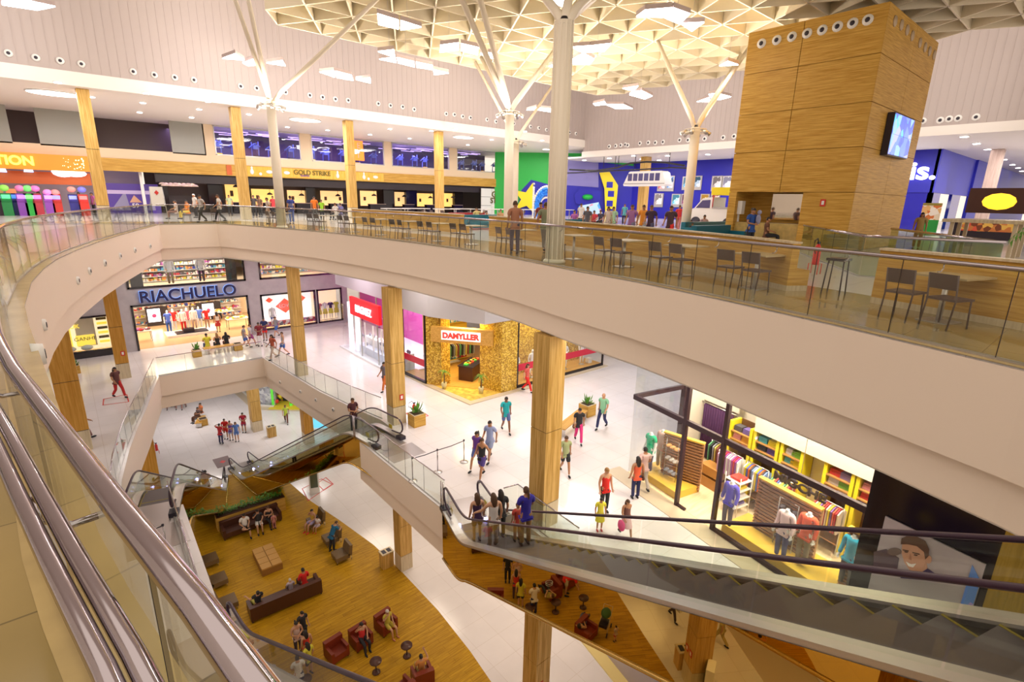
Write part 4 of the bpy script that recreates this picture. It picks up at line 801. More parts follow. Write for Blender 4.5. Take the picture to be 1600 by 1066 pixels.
# yellow topped toy truck
x,y,_=at(1118,366,T3); x,y=38.5,20.6
t=thing('toy_truck','white truck stand with a bright yellow roof board beside the wooden tower','truck',(x,y,T3)); part('body',MB().box(-1,-1.8,.5,1,.2,1.5),WHITEP,t); part('cab',MB().ext([(-1,.2,.5),(-1,2.2,.5),(-1,2.3,1.2),(-1,1.6,1.5),(-1,1.0,2.2),(-1,.2,2.3)],(2,0,0)),WHITEP,t); part('windscreen',MB().ext([(-1.02,1.5,1.5),(-1.02,1.0,2.05),(-1.02,.35,2.1),(-1.02,.35,1.5)],(.02,0,0)),mat('cabin_window_glass'),t)
part('roof_board',MB().box(-1.1,-2.2,2.45,1.1,.3,3.0),YELW,t); part('counter',MB().box(-1.1,-2,1.5,-.9,.1,1.6),ALU,t)
for y_ in (-1.2,1.4): part('wheel',MB().tube([(-1.03,y_,.42),(-.8,y_,.42)],.42,16),BLACK,t)
for y_ in (-2.1,.15): part('post',MB().tube([(-1,y_,1.5),(-1,y_,2.5)],.04,6),REDP,t)
# cinema entrance, right of the tower
CX=55.3
a=atx(1478,262,CX); m=MB(); x0,y0=56.4,11.3
struct('wall_cinema_front',MB().box(55.2,11.3,19.9,55.6,16,23.3),BLUEW)
struct('wall_cinema_side',MB().box(55.2,11.2,19.9,85,11.5,23.3).box(69,11.0,T3,110,11.3,23.3),mat('blue_wall_side',(.025,.03,.5),.45))
BT=tile('blue_gloss_tiles',(.02,.02,.35),(.025,.025,.38),(.3,.3,.6),1.0,1.0,.03,.1); struct('wall_cinema_tiles',MB().box(55.3,11.25,T3,58,11.6,19.9).box(55.3,11.25,T3,55.6,14.2,19.9).box(62.5,11.25,T3,66,11.5,19.9),mat('deep_blue_tiles',(.02,.02,.33),.12))
t=thing('cinema_sign','white glowing letters lis. on the blue cinema corner','sign',(55.1,14.4,22)); p=atx(1440,268,55.1); LW_=emi('white_letter_glow',(.95,.95,1),2.2)
text('lis.',2.0,.06,LW_,t,face((0,p[1]-14.4+.15,p[2]-22),0),bold=.05,sx=1.15)
for k,(px,py) in enumerate(((1415,330),(1416,350))):
    p=atx(px,py,57.5); t=thing('lit_poster','cyan lit foyer poster, %s one'%('upper' if k==0 else 'lower with a figure'),'poster',p); part('lightbox',MB().box(0,-.9,-.9,.1,.9,.9),emi('cyan_lightbox',(.25,.75,.9),.7),t); part('print',MB().box(-.03,-.5,-.65,0,.5,.65),blotch('foyer_print',[(.1,.1,.2),(.5,.1,.2),(.8,.8,.9),(.1,.2,.5)],3),t)
struct('wall_foyer_back',MB().box(60,12,T3,60.2,30,20),mat('foyer_teal',(.10,.3,.36),.4))
for k in range(5): x,y,z=atx(1420+k*6,312+k*3,57); single('foyer_strip_lamp',MB().box(x,y-.7,z,x+.1,y+.7,z+.06),LAMP,'thin white strip lamp over the cyan cinema foyer','strip light','foyer strip lights')
p=at(1444,378,T3); x=43; y=x*p[1]/p[0]; t=thing('banner_stand','green and orange food banner left of the cinema door','banner',(x,y,T3)); part('upper_print',MB().box(0,-.5,1.1,.06,.5,2.0),blotch('food_print',[(.85,.75,.6),(.7,.2,.05),(.95,.9,.85),(.8,.5,.2)],4),t); part('lower_print',MB().box(0,-.5,.1,.06,.5,1.1),mat('banner_green',(.02,.35,.06),.5),t); part('header',MB().box(-.01,-.5,2.0,.07,.5,2.15),mat('header_olive',(.3,.25,.05),.5),t)
c=at(1524,378,T3); column('wooden_column',58,8.2,T3,23.3,.8,'pinkish column in front of the blue cinema side wall',19,0,wood('pink_column_wood',(.42,.3,.25),(.55,.42,.36),(16,16,.7),.4))
# lit counter and palm at the far right
p=at(1565,392,T3); x=30; y=x*p[1]/p[0]; t=thing('food_counter','dark food counter with a glowing yellow bowl picture, far right','counter',(44,5.6,T3)); part('lit_panel',MB().box(0,-1.5,1.6,.1,1.5,3.1),mat('brown_black',(.05,.015,.01),.4),t); part('bowl_picture',MB().ell((-.02,0,2.3),.05,.85,.5),emi('bowl_glow',(1,.6,.03),1.2),t); part('counter',MB().box(-.3,-2,0,.6,2,1.1),BLACK,t); part('warm_front',MB().box(-.32,-1.6,.5,-.3,1.6,1.0),blotch('warm_goods',[(.6,.2,.05),(.8,.5,.1),(.2,.05,.02),(.7,.1,.05)],4),t)
t=thing('pergola_frame','pale timber pergola table frame below the palm','frame',(27.5,3.6,T3)); 
for a,b in ((-1.4,-.9),(-1.4,.9),(1.4,-.9),(1.4,.9),(0,-.9),(0,.9)): part('leg',MB().box(a-.06,b-.06,0,a+.06,b+.06,1.3),WPALE,t)
part('top',MB().box(-1.6,-1.2,1.3,1.6,1.2,1.42),WPALE,t)
def palm(loc,h,lab,nf=9,fl=1.1,pot=True,potm=None,sc=1):
    t=thing('potted_palm',lab,'plant',loc); 
    if pot: part('pot',MB().lathe([(.14*sc,0),(.2*sc,.35*sc),(.19*sc,.36*sc),(.17*sc,.33*sc)],4 if potm is None else 16),potm or mat('cream_pot',(.62,.55,.3),.5),t)
    part('stem',MB().tube([(0,0,.3*sc),(.02,0,h*.5),(0,.03,h*.7)],[.04*sc,.03*sc,.02*sc],6).tube([(.03,0,.3*sc),(.08,0.03,h*.62)],.015*sc,5),mat('palm_stem',(.15,.1,.04),.8),t); m=MB()
    for k in range(nf):
        a=2*pi*k/nf+random.random()*.4; r=fl*(.7+.3*random.random()); prev=None; up=.25+.3*random.random()
        for i in range(7):
            s=i/6; p=Vector((cos(a)*r*s,sin(a)*r*s,h*.72+fl*(up*2*s-1.1*s*s)))
            if prev is not None:
                d=p-prev; sd=Vector((-sin(a),cos(a),0))
                for sg in (-1,1):
                    for q in (0,.5):
                        b=prev+d*q; m.add([tuple(b),tuple(b+d*.35),tuple(b+d*.5+sd*sg*.24*fl*(1-s*.6)-Vector((0,0,.07*fl)))],[(0,1,2)])
            prev=p
    part('fronds',m,LEAF,t); return t
palm((24.5,1.6,T3),1.9,'dark palm with long arching fronds at the far right edge',9,1.4)
palm((9.9,-.1+.35,T3+0),.0+1.0,'small green plant poking above the near right railing',7,.35)
# ================================================================ people
def pose(n):
    J=dict(pel=(0,0,.93),bel=(0,.01,1.08),che=(0,.0,1.27),neb=(0,-.01,1.43),nek=(0,.0,1.50),head=(0,.02,1.60),
      hipL=(-.09,0,.90),hipR=(.09,0,.90),kneL=(-.10,.02,.50),kneR=(.10,.02,.50),ankL=(-.10,-.01,.09),ankR=(.10,-.01,.09),
      shL=(-.18,-.01,1.40),shR=(.18,-.01,1.40),elL=(-.23,-.03,1.13),elR=(.23,-.03,1.13),wrL=(-.24,.06,.89),wrR=(.24,.06,.89))
    if n in('walk','walk2'):
        s=1 if n=='walk' else -1; a,b=('L','R') if s>0 else ('R','L'); x=lambda q:-.1 if q=='L' else .1
        J['kne'+a]=(x(a),.20,.53); J['ank'+a]=(x(a),.30,.12); J['kne'+b]=(x(b),-.02,.50); J['ank'+b]=(x(b),-.32,.17)
        J['el'+a]=(x(a)*2.3,-.14,1.15); J['wr'+a]=(x(a)*2.3,-.10,.92); J['el'+b]=(x(b)*2.3,.03,1.13); J['wr'+b]=(x(b)*2.2,.24,.97)
    if n=='fold':
        J.update(elL=(-.24,.03,1.14),elR=(.24,.03,1.14),wrL=(.02,.23,1.12),wrR=(-.03,.22,1.08))
    if n=='phone': J.update(elR=(.22,.06,1.13),wrR=(.08,.27,1.22),elL=(-.22,.04,1.13),wrL=(-.06,.26,1.15))
    if n=='ride': J.update(elL=(-.30,.12,1.18),wrL=(-.42,.32,1.02),kneR=(.10,.07,.52))
    if n=='headhold': J.update(elL=(-.36,.03,1.5),wrL=(-.14,.02,1.62),elR=(.25,-.02,1.14),wrR=(.22,.14,.98))
    if n=='lean':
        J.update(bel=(0,.06,1.08),che=(0,.16,1.24),neb=(0,.25,1.37),nek=(0,.29,1.43),head=(0,.36,1.50),shL=(-.18,.24,1.34),shR=(.18,.24,1.34),elL=(-.2,.38,1.1),elR=(.2,.38,1.1),wrL=(-.05,.5,1.22),wrR=(.1,.55,1.12),kneL=(-.1,.0,.5),ankL=(-.1,-.12,.09))
    if n=='bend':
        J.update(bel=(0,.12,1.02),che=(0,.32,1.08),neb=(0,.48,1.10),nek=(0,.55,1.10),head=(0,.64,1.08),shL=(-.18,.44,1.08),shR=(.18,.44,1.08),elL=(-.2,.48,.82),elR=(.2,.48,.82),wrL=(-.12,.56,.60),wrR=(.12,.56,.60))
    if n[:3]=='sit':
        dz=-.42
        for k in ('pel','bel','che','neb','nek','head','shL','shR'): J[k]=(J[k][0],J[k][1]-.1,J[k][2]+dz)
        J.update(hipL=(-.1,-.08,.50),hipR=(.1,-.08,.50),kneL=(-.12,.38,.50),kneR=(.12,.38,.50),ankL=(-.12,.42,.09),ankR=(.12,.42,.09),elL=(-.24,-.08,.74),elR=(.24,-.08,.74),wrL=(-.12,.18,.66),wrR=(.12,.18,.66))
        if n=='sitcross': J.update(kneR=(.2,.32,.60),ankR=(-.06,.42,.56))
        if n=='sitfold': J.update(wrL=(.03,.14,.74),wrR=(-.03,.14,.78))
        if n=='sitback': J.update(head=(0,-.2,1.14),neb=(0,-.16,1.0),nek=(0,-.18,1.07),elL=(-.32,-.1,.9),wrL=(-.4,.1,1.0),ankL=(-.05,.6,.12),ankR=(.1,.62,.12))
        if n=='sitface': J.update(elR=(.26,-.02,.84),wrR=(.1,.04,1.06))
        if n=='situp': J.update(elR=(.3,-.05,1.0),wrR=(.2,.1,1.28),ankL=(-.12,.3,.09))
        if n=='sitlie': J.update(pel=(0,.05,.5),bel=(0,-.1,.58),che=(0,-.25,.66),neb=(0,-.38,.76),nek=(0,-.44,.8),head=(0,-.5,.88),shL=(-.18,-.34,.72),shR=(.18,-.34,.72),elL=(-.26,-.2,.6),elR=(.26,-.2,.6),wrL=(-.1,-.02,.7),wrR=(.1,-.02,.7),hipL=(-.1,.08,.5),hipR=(.1,.08,.5),kneL=(-.12,.5,.62),kneR=(.12,.5,.6),ankL=(-.12,.86,.3),ankR=(.12,.88,.3))
    return {k:Vector(v) for k,v in J.items()}
POSES=['stand','walk','walk2','fold','phone','ride','headhold','lean','bend','sit','sitcross','sitfold','sitback','sitface','situp','sitlie']
def skinobj(name,nodes,edges,root=0,sub=1):
    me=bpy.data.meshes.new(name); bm=bmesh.new(); lay=bm.verts.layers.skin.verify(); vs=[]
    for i,(co_,rx,ry) in enumerate(nodes):
        v=bm.verts.new(co_); v[lay].radius=(rx,ry); v[lay].use_root=(i==root); vs.append(v)
    for a,b in edges: bm.edges.new((vs[a],vs[b]))
    bm.to_mesh(me); bm.free(); o=bpy.data.objects.new(name,me); C.objects.link(o); m=o.modifiers.new('s','SKIN'); m.use_smooth_shade=True; u=o.modifiers.new('u','SUBSURF'); u.levels=sub; u.render_levels=sub; return o
def body_nodes(J,off=0,what='body'):
    N=[];E=[];I={}
    def nd(k,r,rx=None,co_=None): I[k]=len(N); N.append((J[k] if co_ is None else co_,rx or r+off,r+off)); return I[k]
    def ed(a,b): E.append((I[a],I[b]))
    if what=='body' or what in('tshirt','tank','longsleeve'):
        nd('pel',.10,.145+off); nd('bel',.095,.13+off); nd('che',.105,.155+off); nd('neb',.07,.10+off); ed('pel','bel'); ed('bel','che'); ed('che','neb')
        if what!='body': nd('low',.11,.155+off,J['pel']+(J['pel']-J['bel'])*.5); ed('pel','low')
        if what=='tank':
            for s in 'LR': nd('st'+s,.045,None,J['neb'].lerp(J['sh'+s],.6)); ed('neb','st'+s)
        if what=='body': nd('nek',.052); ed('neb','nek'); nd('sk',.06,None,J['nek'].lerp(J['head'],.6)); ed('nek','sk')
        if what!='tank':
            for s in 'LR':
                nd('sh'+s,.058); ed('che' if False else 'neb','sh'+s)
                if what=='tshirt': nd('ea'+s,.056,None,J['sh'+s].lerp(J['el'+s],.62)); ed('sh'+s,'ea'+s)
                else:
                    nd('el'+s,.043); ed('sh'+s,'el'+s); nd('wr'+s,.029 if what=='body' else .036); ed('el'+s,'wr'+s)
                    if what=='body':
                        d=(J['wr'+s]-J['el'+s]).normalized(); nd('pa'+s,.022,.036,J['wr'+s]+d*.07); ed('wr'+s,'pa'+s)
    if what in ('body','trousers','shorts'):
        if what!='body': nd('pel',.105,.15+off); nd('wst',.10,.14+off,J['pel'].lerp(J['bel'],.8)); ed('pel','wst')
        for s in 'LR':
            nd('hip'+s,.085); ed('pel','hip'+s)
            if what=='shorts': nd('k2'+s,.075,None,J['hip'+s].lerp(J['kne'+s],.85)); ed('hip'+s,'k2'+s)
            else:
                nd('th'+s,.078,None,J['hip'+s].lerp(J['kne'+s],.45)); ed('hip'+s,'th'+s); nd('kne'+s,.055); ed('th'+s,'kne'+s)
                nd('ca'+s,.054,None,J['kne'+s].lerp(J['ank'+s],.35)); ed('kne'+s,'ca'+s); nd('ank'+s,.036 if what=='body' else .045); ed('ca'+s,'ank'+s)
    return N,E
tmp={}
for pz in POSES:
    J=pose(pz)
    for w,o in (('body',0),('tshirt',.018),('tank',.014),('longsleeve',.016),('trousers',.016),('shorts',.022)):
        N,Ed=body_nodes(J,o,w); tmp[pz,w]=skinobj('figure_'+w,N,Ed)
dg=bpy.context.evaluated_depsgraph_get(); FIG={}
def merge(me,mb):     # append an MB's geometry to a mesh
    b=len(me.vertices); vs=[tuple(v.co) for v in me.vertices]+mb.v; fs=[tuple(p.vertices) for p in me.polygons]+[tuple(b+i for i in f) for f in mb.f]
    n=bpy.data.meshes.new(me.name); n.from_pydata(vs,[],fs); n.polygons.foreach_set('use_smooth',[True]*len(fs)); n.polygons.foreach_set('material_index',[0]*len(me.polygons)+mb.i); return n
for k,o in tmp.items(): FIG[k]=bpy.data.meshes.new_from_object(o.evaluated_get(dg))
for o in tmp.values(): m=o.data; bpy.data.objects.remove(o); bpy.data.meshes.remove(m)
SK=mat('skin',(.45,.24,.14),.55); EYEM=mat('dark_eye',(.02,.01,.01),.3); LIP=mat('lip',(.4,.10,.08),.5)
def headmat(J):
    d=(J['head']-J['nek']).normalized(); x=Vector((1,0,0)); y=d.cross(x)*-1; y=d.cross(x); y=-y if y.y<0 else y; return Matrix((x,y,d)).transposed()
def add_head(mb,J,face=True):
    M=headmat(J); c=J['head']; sm=MB(); sm.ell((0,0,0),.074,.094,.112,14,10); vs=[]
    for v in sm.v:
        x,y,z=v
        if z<-.02 and y>0: x*=1+z*2.2; y*=1+ (z+.02)*.6
        if abs(x)<.016 and -.035<z<.02 and y>.07: y+=.022
        vs.append(v.__class__((x,y,z)) if False else (x,y,z))
    mb.add([tuple(M@Vector(v)+c) for v in vs],sm.f); mb.sm[-len(sm.f):]=[True]*len(sm.f)
    for s in (-1,1): mb.ell(M@Vector((s*.076,-.005,-.005))+c,.012,.022,.032,6,4)
    mb.tube([M@Vector((0,.088,.012))+c,M@Vector((0,.112,-.022))+c],[.008,.014],6)
    if face:
        mb.k=1
        for s in (-1,1): mb.ell(M@Vector((s*.03,.082,.012))+c,.011,.008,.007,6,4)
        mb.k=2; mb.ell(M@Vector((0,.083,-.055))+c,.024,.01,.007,8,4); mb.k=0
def add_hands(mb,J):
    for s,sg in (('L',-1),('R',1)):
        w=J['wr'+s]; d=(w-J['el'+s]).normalized(); up=Vector((0,0,1)) if abs(d.z)<.8 else Vector((0,1,0)); sd=d.cross(up).normalized(); nn=sd.cross(d).normalized(); curl=-nn if abs(d.z)<.8 else nn
        pa=w+d*.075; 
        for k,(off_,ln) in enumerate(((-.027,.058),(-.009,.072),(.009,.068),(.026,.052))):
            b=pa+sd*off_-d*.01; m1=b+d*ln*.5+curl*.006; e=b+d*ln*.9+curl*.026; mb.tube([b,m1,e],[.0095,.0085,.0065],5)
        b=w+d*.03+sd*.03*sg; mb.tube([b,b+d*.03+sd*.02*sg,b+d*.06+sd*.022*sg+curl*.01],[.011,.01,.008],5)
for pz in POSES:
    J=pose(pz); mb=MB(); add_head(mb,J); add_hands(mb,J); raw=FIG[pz,'body']; FIG[pz,'body']=merge(raw,mb)
    mb=MB(); mb.smooth=True
    J2=dict(J); mh=MB(); M=headmat(J); mh.ell(J['head'],.068,.09,.112,12,8,M); add_hands(mh,J); FIG[pz,'dummy']=merge(raw,mh)
    mh=MB(); mh.tube([J['nek'],J['nek']+Vector((0,0,.05))],[.045,.05],8); add_hands(mh,J); FIG[pz,'headless']=merge(raw,mh)
    # shoes
    m=MB()
    for s in 'LR':
        a=J['ank'+s]; k=J['kne'+s]; fw=Vector((0,1,0)); z=a.z-.055
        if pz in('sitcross',) and s=='R': m.ell(a+Vector((-.05,.03,-.01)),.10,.04,.045,8,5)
        else: m.ell((a.x,a.y+.06,max(z,.035)),.045,.13,.045,10,5)
    FIG[pz,'shoes']=m.mesh('shoes',SK); c=J['head']
    for hn in ('short','long','bun','bald','pony'):
        m=MB(); sm=MB().ell((0,0,0),.083,.102,.118,14,10)
        keep=[f for f in sm.f if (lambda q: (q.z>.035) or (q.y<.02 and q.z>-.05))(sum((Vector(sm.v[i]) for i in f),Vector())/len(f))]
        if hn=='bald': keep=[f for f in keep if sum(sm.v[i][2] for i in f)/len(f)<.06 and sum(sm.v[i][1] for i in f)/len(f)<.0]
        m.add([tuple(M@Vector(v)+c) for v in sm.v],keep)
        hm=headmat(J)
        if hn=='long': m.ell(c+hm@Vector((0,-.065,-.10)),.088,.05,.19,10,8,hm).ell(c+hm@Vector((-.07,-.02,-.07)),.025,.05,.11,8,5,hm).ell(c+hm@Vector((.07,-.02,-.07)),.025,.05,.11,8,5,hm)
        if hn=='bun': m.ell(c+hm@Vector((0,-.1,.06)),.045,.045,.045,8,6)
        if hn=='pony': m.ell(c+hm@Vector((0,-.13,-.06)),.03,.04,.14,8,6,hm)
        m.sm=[True]*len(m.f); FIG[pz,'hair_'+hn]=m.mesh('hair',SK)
    # skirt / dress bottom
    if pz[:3]!='sit':
        m=MB(); p=J['pel']; kl=(J['kneL']+J['kneR'])/2; prof=[(.135,.06),(.165,-.05),(.19,-.2),(.21,-.40)]; n=18; m.smooth=True
        vs=[(p.x+(kl.x-p.x)*(-z/.4)*.9+r*cos(2*pi*k/n)*1.05,p.y+(kl.y-p.y)*(-z/.4)*.9+r*sin(2*pi*k/n)*(.85+abs(J['kneL'].y-J['kneR'].y)*1.3*(-z/.4)),p.z+z) for r,z in prof for k in range(n)]
        m.add(vs,[(i*n+k,i*n+(k+1)%n,(i+1)*n+(k+1)%n,(i+1)*n+k) for i in range(3) for k in range(n)]); FIG[pz,'skirt']=m.mesh('skirt',SK)
for k,me in FIG.items(): me.name='figure_'+k[1]
def meshm(o,ms):
    while len(o.data.materials)<len(ms): o.data.materials.append(SK)
    for i,m in enumerate(ms): o.material_slots[i].link='OBJECT'; o.material_slots[i].material=m
HC={'k':(.012,.008,.008),'b':(.07,.03,.012),'l':(.28,.15,.05),'w':(.6,.56,.52),'g':(.3,.28,.26)}
SC={1:(.55,.30,.18),2:(.42,.20,.10),3:(.24,.10,.05),0:(.62,.36,.24)}
WT=(.78,.76,.74);BK=(.02,.02,.025);RD=(.7,.02,.015);NV=(.02,.025,.10);BL=(.04,.12,.42);YL=(.72,.66,.05);JN=(.05,.08,.2);GR=(.25,.24,.26);TQ=(.01,.38,.42);PK=(.65,.03,.2);OR=(.75,.2,.04);BE=(.55,.42,.28);PU=(.13,.04,.28);GN=(.05,.45,.12);LB=(.3,.36,.62);BR=(.12,.05,.03)
def person(x,y,z,hd,pz,h,lab,top,bot,hair='short',hc='k',sk=1,tk='tshirt',bk='trousers',shoe=BK,extra=None,zoff=0):
    """hd: heading the person faces, degrees"""
    t=thing('person',lab,'person',(x,y,z+zoff),rad(hd-90)); s=h/1.71; mw=Matrix.Scale(s,4)
    def put(name,key,ms):
        o=link(name,FIG[pz,key],t); meshm(o,ms); o.scale=(s,s,s); return o
    skm=mat('skin_%d'%sk,SC[sk],.5); b=put('body','body',[skm,EYEM,LIP])
    put('shirt' if tk!='tank' else 'sleeveless_top',tk,[fab(*top)]); put({'skirt':'skirt','shorts':'shorts'}.get(bk,'trousers'),bk,[fab(*bot)])
    put('hair','hair_'+hair,[mat('hair_'+hc,HC[hc],.6)]); put('shoes','shoes',[fab(*shoe)])
    if extra:
        for e in extra:
            if e=='backpack': part('backpack',MB().ell((0,-.19*s,1.22*s),.14,.09,.2,10,8),fab(*GN),t)
            if e=='handbag': part('handbag',MB().ell((.24*s,.02,.82*s),.06,.13,.1,8,6).tube([(.24*s,.1,.85*s),(.2*s,.03,1.4*s),(.24*s,-.08,.85*s)],.01,5),fab(*BR),t)
            if e=='pinkbag': part('pink_bag',MB().ell((.25*s,.05,.6*s),.09,.17,.19,10,8),fab(*PK),t)
            if e=='bag': part('white_bag',MB().box(.16*s,.05,.45*s,.34*s,.25,.8*s),WHITEP,t)
            if e=='greyback': part('number_print',MB().box(-.1*s,-.135*s,1.15*s,.1*s,-.128*s,1.3*s),fab(.1,.12,.1),t)
            if e=='belt': part('white_belt',MB().tube([(.15*s*cos(a),.12*s*sin(a),1.12*s) for a in [2*pi*k/14 for k in range(14)]],.02,5,True),WHITEP,t)
            if e=='stripes':
                o=part('shirt_stripes',MB().tube([(.165*s*cos(a),.125*s*sin(a),1.10*s) for a in [2*pi*k/14 for k in range(14)]],.018,4,True).tube([(.172*s*cos(a),.128*s*sin(a),1.20*s) for a in [2*pi*k/14 for k in range(14)]],.018,4,True),fab(.5,.5,.6),t)
            if e=='tray': part('tray',MB().box(-.2,.2,1.05*s,.2,.45,1.08*s),WHITEP,t)
            if e=='child':
                o=part('carried_child',MB().ell((-.12,.18,1.28*s),.1,.09,.2,8,6).ell((-.12,.2,1.55*s),.08,.08,.09,8,6),fab(.3,.3,.45),t)
    return t
def P(px,py,z,hd,pz,h,lab,*a,**k):
    x,y,_=at(px,py,z); return person(x,y,z,hd,pz,h,lab,*a,**k)
# ---- middle floor
P(325,549,M2,90,'sitfold',1.7,'man in a yellow shirt with a dark number, seated on the bench facing the shop',(.68,.65,.05),JN,'short','k',2,extra=None)
P(341,547,M2,92,'sitfold',1.65,'long haired blonde woman in black on the bench between two sitters',BK,BK,'long','l',1,'tank')
P(355,545,M2,88,'sitfold',1.62,'dark haired person in black at the right end of the bench',BK,BR,'long','k',2,'tshirt')
P(384,545,M2,350,'walk',1.68,'woman in a grey shirt and blue shorts walking beside the cube planter',GR,BL,'short','b',1,bk='shorts')
P(393,542,M2,10,'walk2',1.65,'blurred walker in a white shirt just behind the woman in grey',(.5,.48,.5),(.3,.05,.2),'short','b',1,bk='shorts')
P(407,541,M2,250,'fold',1.75,'man in a dark red shirt and white trousers standing with folded arms',(.22,.02,.03),WT,'short','k',3,bk='trousers')
P(415,532,M2,240,'fold',1.72,'person in a navy shirt and red skirt behind the man in white trousers',NV,RD,'short','k',3,bk='shorts')
P(433,527,M2,200,'walk',1.6,'small walker in grey and blue shorts by the red diamond window',GR,BL,'short','b',1,bk='shorts')
P(428,562,M2,200,'walk',1.7,'long haired walker in orange and dark brown at the glass corner',(.4,.08,.04),(.5,.28,.2),'long','k',2)
P(444,556,M2,180,'walk2',1.66,'walker in a pale grey top and blue shorts beside the column',(.45,.45,.5),BL,'short','b',1,'tank','shorts')
P(342,519,M2,90,'stand',1.62,'long haired shopper in white and a red skirt inside the entrance',WT,(.45,.03,.03),'long','k',2,'tank','skirt')
P(330,497,M2,90,'stand',1.65,'far shopper in pale clothes deep inside the RIACHUELO shop',(.6,.4,.4),(.4,.2,.1),'short','b',1)
P(187,622,M2,300,'walk',1.7,'blurred walker in a dark shirt and red trousers beside the left column',(.12,.04,.04),(.5,.02,.02),'long','k',2)
P(602,611,M2,200,'walk',1.7,'blurred figure in grey and orange half hidden behind the column by the white kiosk',(.12,.1,.12),(.6,.15,.03),'short','k',2)
P(823,613,M2,300,'walk2',1.68,'blurred woman in red walking past the mannequins of the gold shop',(.6,.1,.08),RD,'long','b',1)
P(790,676,M2,245,'walk',1.78,'young man in a turquoise T-shirt and blue shorts crossing the white floor',TQ,(.10,.14,.35),'short','k',3,bk='shorts')
P(745,735,M2,200,'walk2',1.7,'woman with a green backpack and dark violet shirt walking away',PU,(.10,.14,.4),'pony','k',2,extra=['backpack'],bk='shorts')
P(765,720,M2,205,'walk',1.8,'man in a pale blue shirt and shorts beside the woman with the backpack',LB,(.3,.35,.55),'short','k',2,bk='shorts')
P(753,748,M2,200,'walk',1.72,'person in black top and violet shorts just behind the couple',BK,(.08,.05,.25),'short','b',2,'tank','shorts')
P(903,692,M2,230,'walk',1.68,'woman in black with magenta trousers and a small handbag',BK,PK,'short','k',2,extra=['handbag'])
P(940,670,M2,195,'walk2',1.8,'bald man with a green and white shirt and dark trousers striding by the planter',(.25,.55,.35),NV,'bald','w',1)
P(882,741,M2,240,'walk',1.66,'person with a green strap and black shorts stepping out behind the big column',(.35,.4,.2),BK,'short','b',2,bk='shorts')
P(992,779,M2,60,'stand',1.68,'woman in an orange red top and dark jeans at the shop window',(.75,.12,.05),NV,'long','k',2,'tank','trousers',extra=['handbag'])
P(1003,765,M2,60,'walk',1.74,'man in a pale pink shirt beside the green mannequin',(.7,.5,.48),(.5,.45,.4),'short','k',2)
P(943,800,M2,250,'stand',1.72,'grey blonde woman in a bright red top holding a child by the hand',RD,BK,'short','l',1,'tank')
P(936,829,M2,235,'stand',1.22,'small girl in a yellow top and yellow skirt beside the woman in red',YL,YL,'short','k',2,'tshirt','skirt',(.5,.03,.03))
P(976,838,M2,250,'walk',1.35,'girl in brown with a pink bag and a pale skirt behind the handrail',(.15,.06,.05),(.62,.4,.42),'long','b',2,'tank','skirt',extra=['pinkbag'])
P(133,690,M2,20,'walk',1.7,'blurred figure at the very edge of the nearest left column',(.2,.08,.08),(.2,.1,.1),'long','k',2)
# ---- riders
def rider(es,s,y,pz,h,lab,*a,hd=None,**k):
    t,zz,T=es; r=t.rotation_euler.z; x0,y0,z0=t.location; X=x0+cos(r)*s-sin(r)*y; Y=y0+sin(r)*s+cos(r)*y
    st=.8; 
    while st+.405<s: st+=.405
    return person(X,Y,z0+zz(st+.2)+.002,math.degrees(r)+(180 if hd is None else hd),pz,h,lab,*a,**k)
rider(ES1,2.1,-.3,'stand',1.66,'long haired woman in a dark violet top and shorts, first rider from the left',(.05,.02,.08),(.06,.04,.06),'long','b',1,tk='tank',bk='shorts')
rider(ES1,2.5,.3,'stand',1.64,'dark haired rider in black standing on the far side of the escalator',BK,BK,'long','k',2)
rider(ES1,3.4,-.3,'ride',1.7,'long haired woman in a white top with a hand on the escalator handrail',(.72,.68,.68),(.3,.22,.18),'long','b',1,tk='tank')
rider(ES1,3.7,.3,'stand',1.2,'small child in a red shirt on the escalator between the women',(.5,.06,.04),(.4,.2,.1),'short','b',1)
rider(ES1,4.5,.15,'phone',1.7,'rider in royal blue with brown trousers nearest the large column',(.03,.02,.35),(.35,.2,.08),'pony','b',2)
rider(ES2,L2_-2.8,.1,'fold',1.75,'man in a dark maroon shirt riding near the top of the middle escalator',(.08,.02,.03),BK,'short','b',2,hd=0)
rider(ES3,3.9,0,'stand',1.65,'passenger near the foot of the left escalator, only head and shoulder showing',(.5,.12,.12),BK,'short','k',2,hd=180)
rider(ES4,1.35,.1,'ride',1.7,'rider in yellow whose arm reaches for the dark handrail at the lower left',(.5,.45,.08),BK,'short','k',1,tk='longsleeve',hd=0)
# ---- ground floor
P(346,694,G,50,'headhold',1.7,'person in a red shirt and dark jeans with a hand raised to the head',(.62,.04,.05),(.05,.05,.12),'short','k',2,extra=['bag'])
P(354,686,G,240,'fold',1.72,'large person in a full red outfit with folded arms',RD,(.6,.03,.02),'short','k',2,bk='shorts')
P(362,688,G,255,'fold',1.64,'woman in a violet tank top and denim shorts standing in the middle',(.2,.08,.45),LB,'bun','b',1,'tank','shorts')
P(371,690,G,250,'stand',1.66,'woman in a blue blouse and blue shorts, fourth of the waiting group',(.10,.22,.6),(.15,.25,.6),'long','b',1,bk='shorts')
P(382,676,G,250,'fold',1.74,'man in a crimson shirt with a white belt line, hindmost of the waiting group',(.5,.02,.05),(.25,.05,.1),'short','k',2,bk='shorts',extra=['belt'])
P(310,659,G,200,'sitfold',1.7,'seated person in dark clothes reading on the far ground floor bench',(.10,.07,.07),BR,'short','k',2)
P(314,652,G,200,'sitfold',1.7,'seated person in orange behind the reader on the far bench',(.6,.18,.06),BR,'short','k',2)
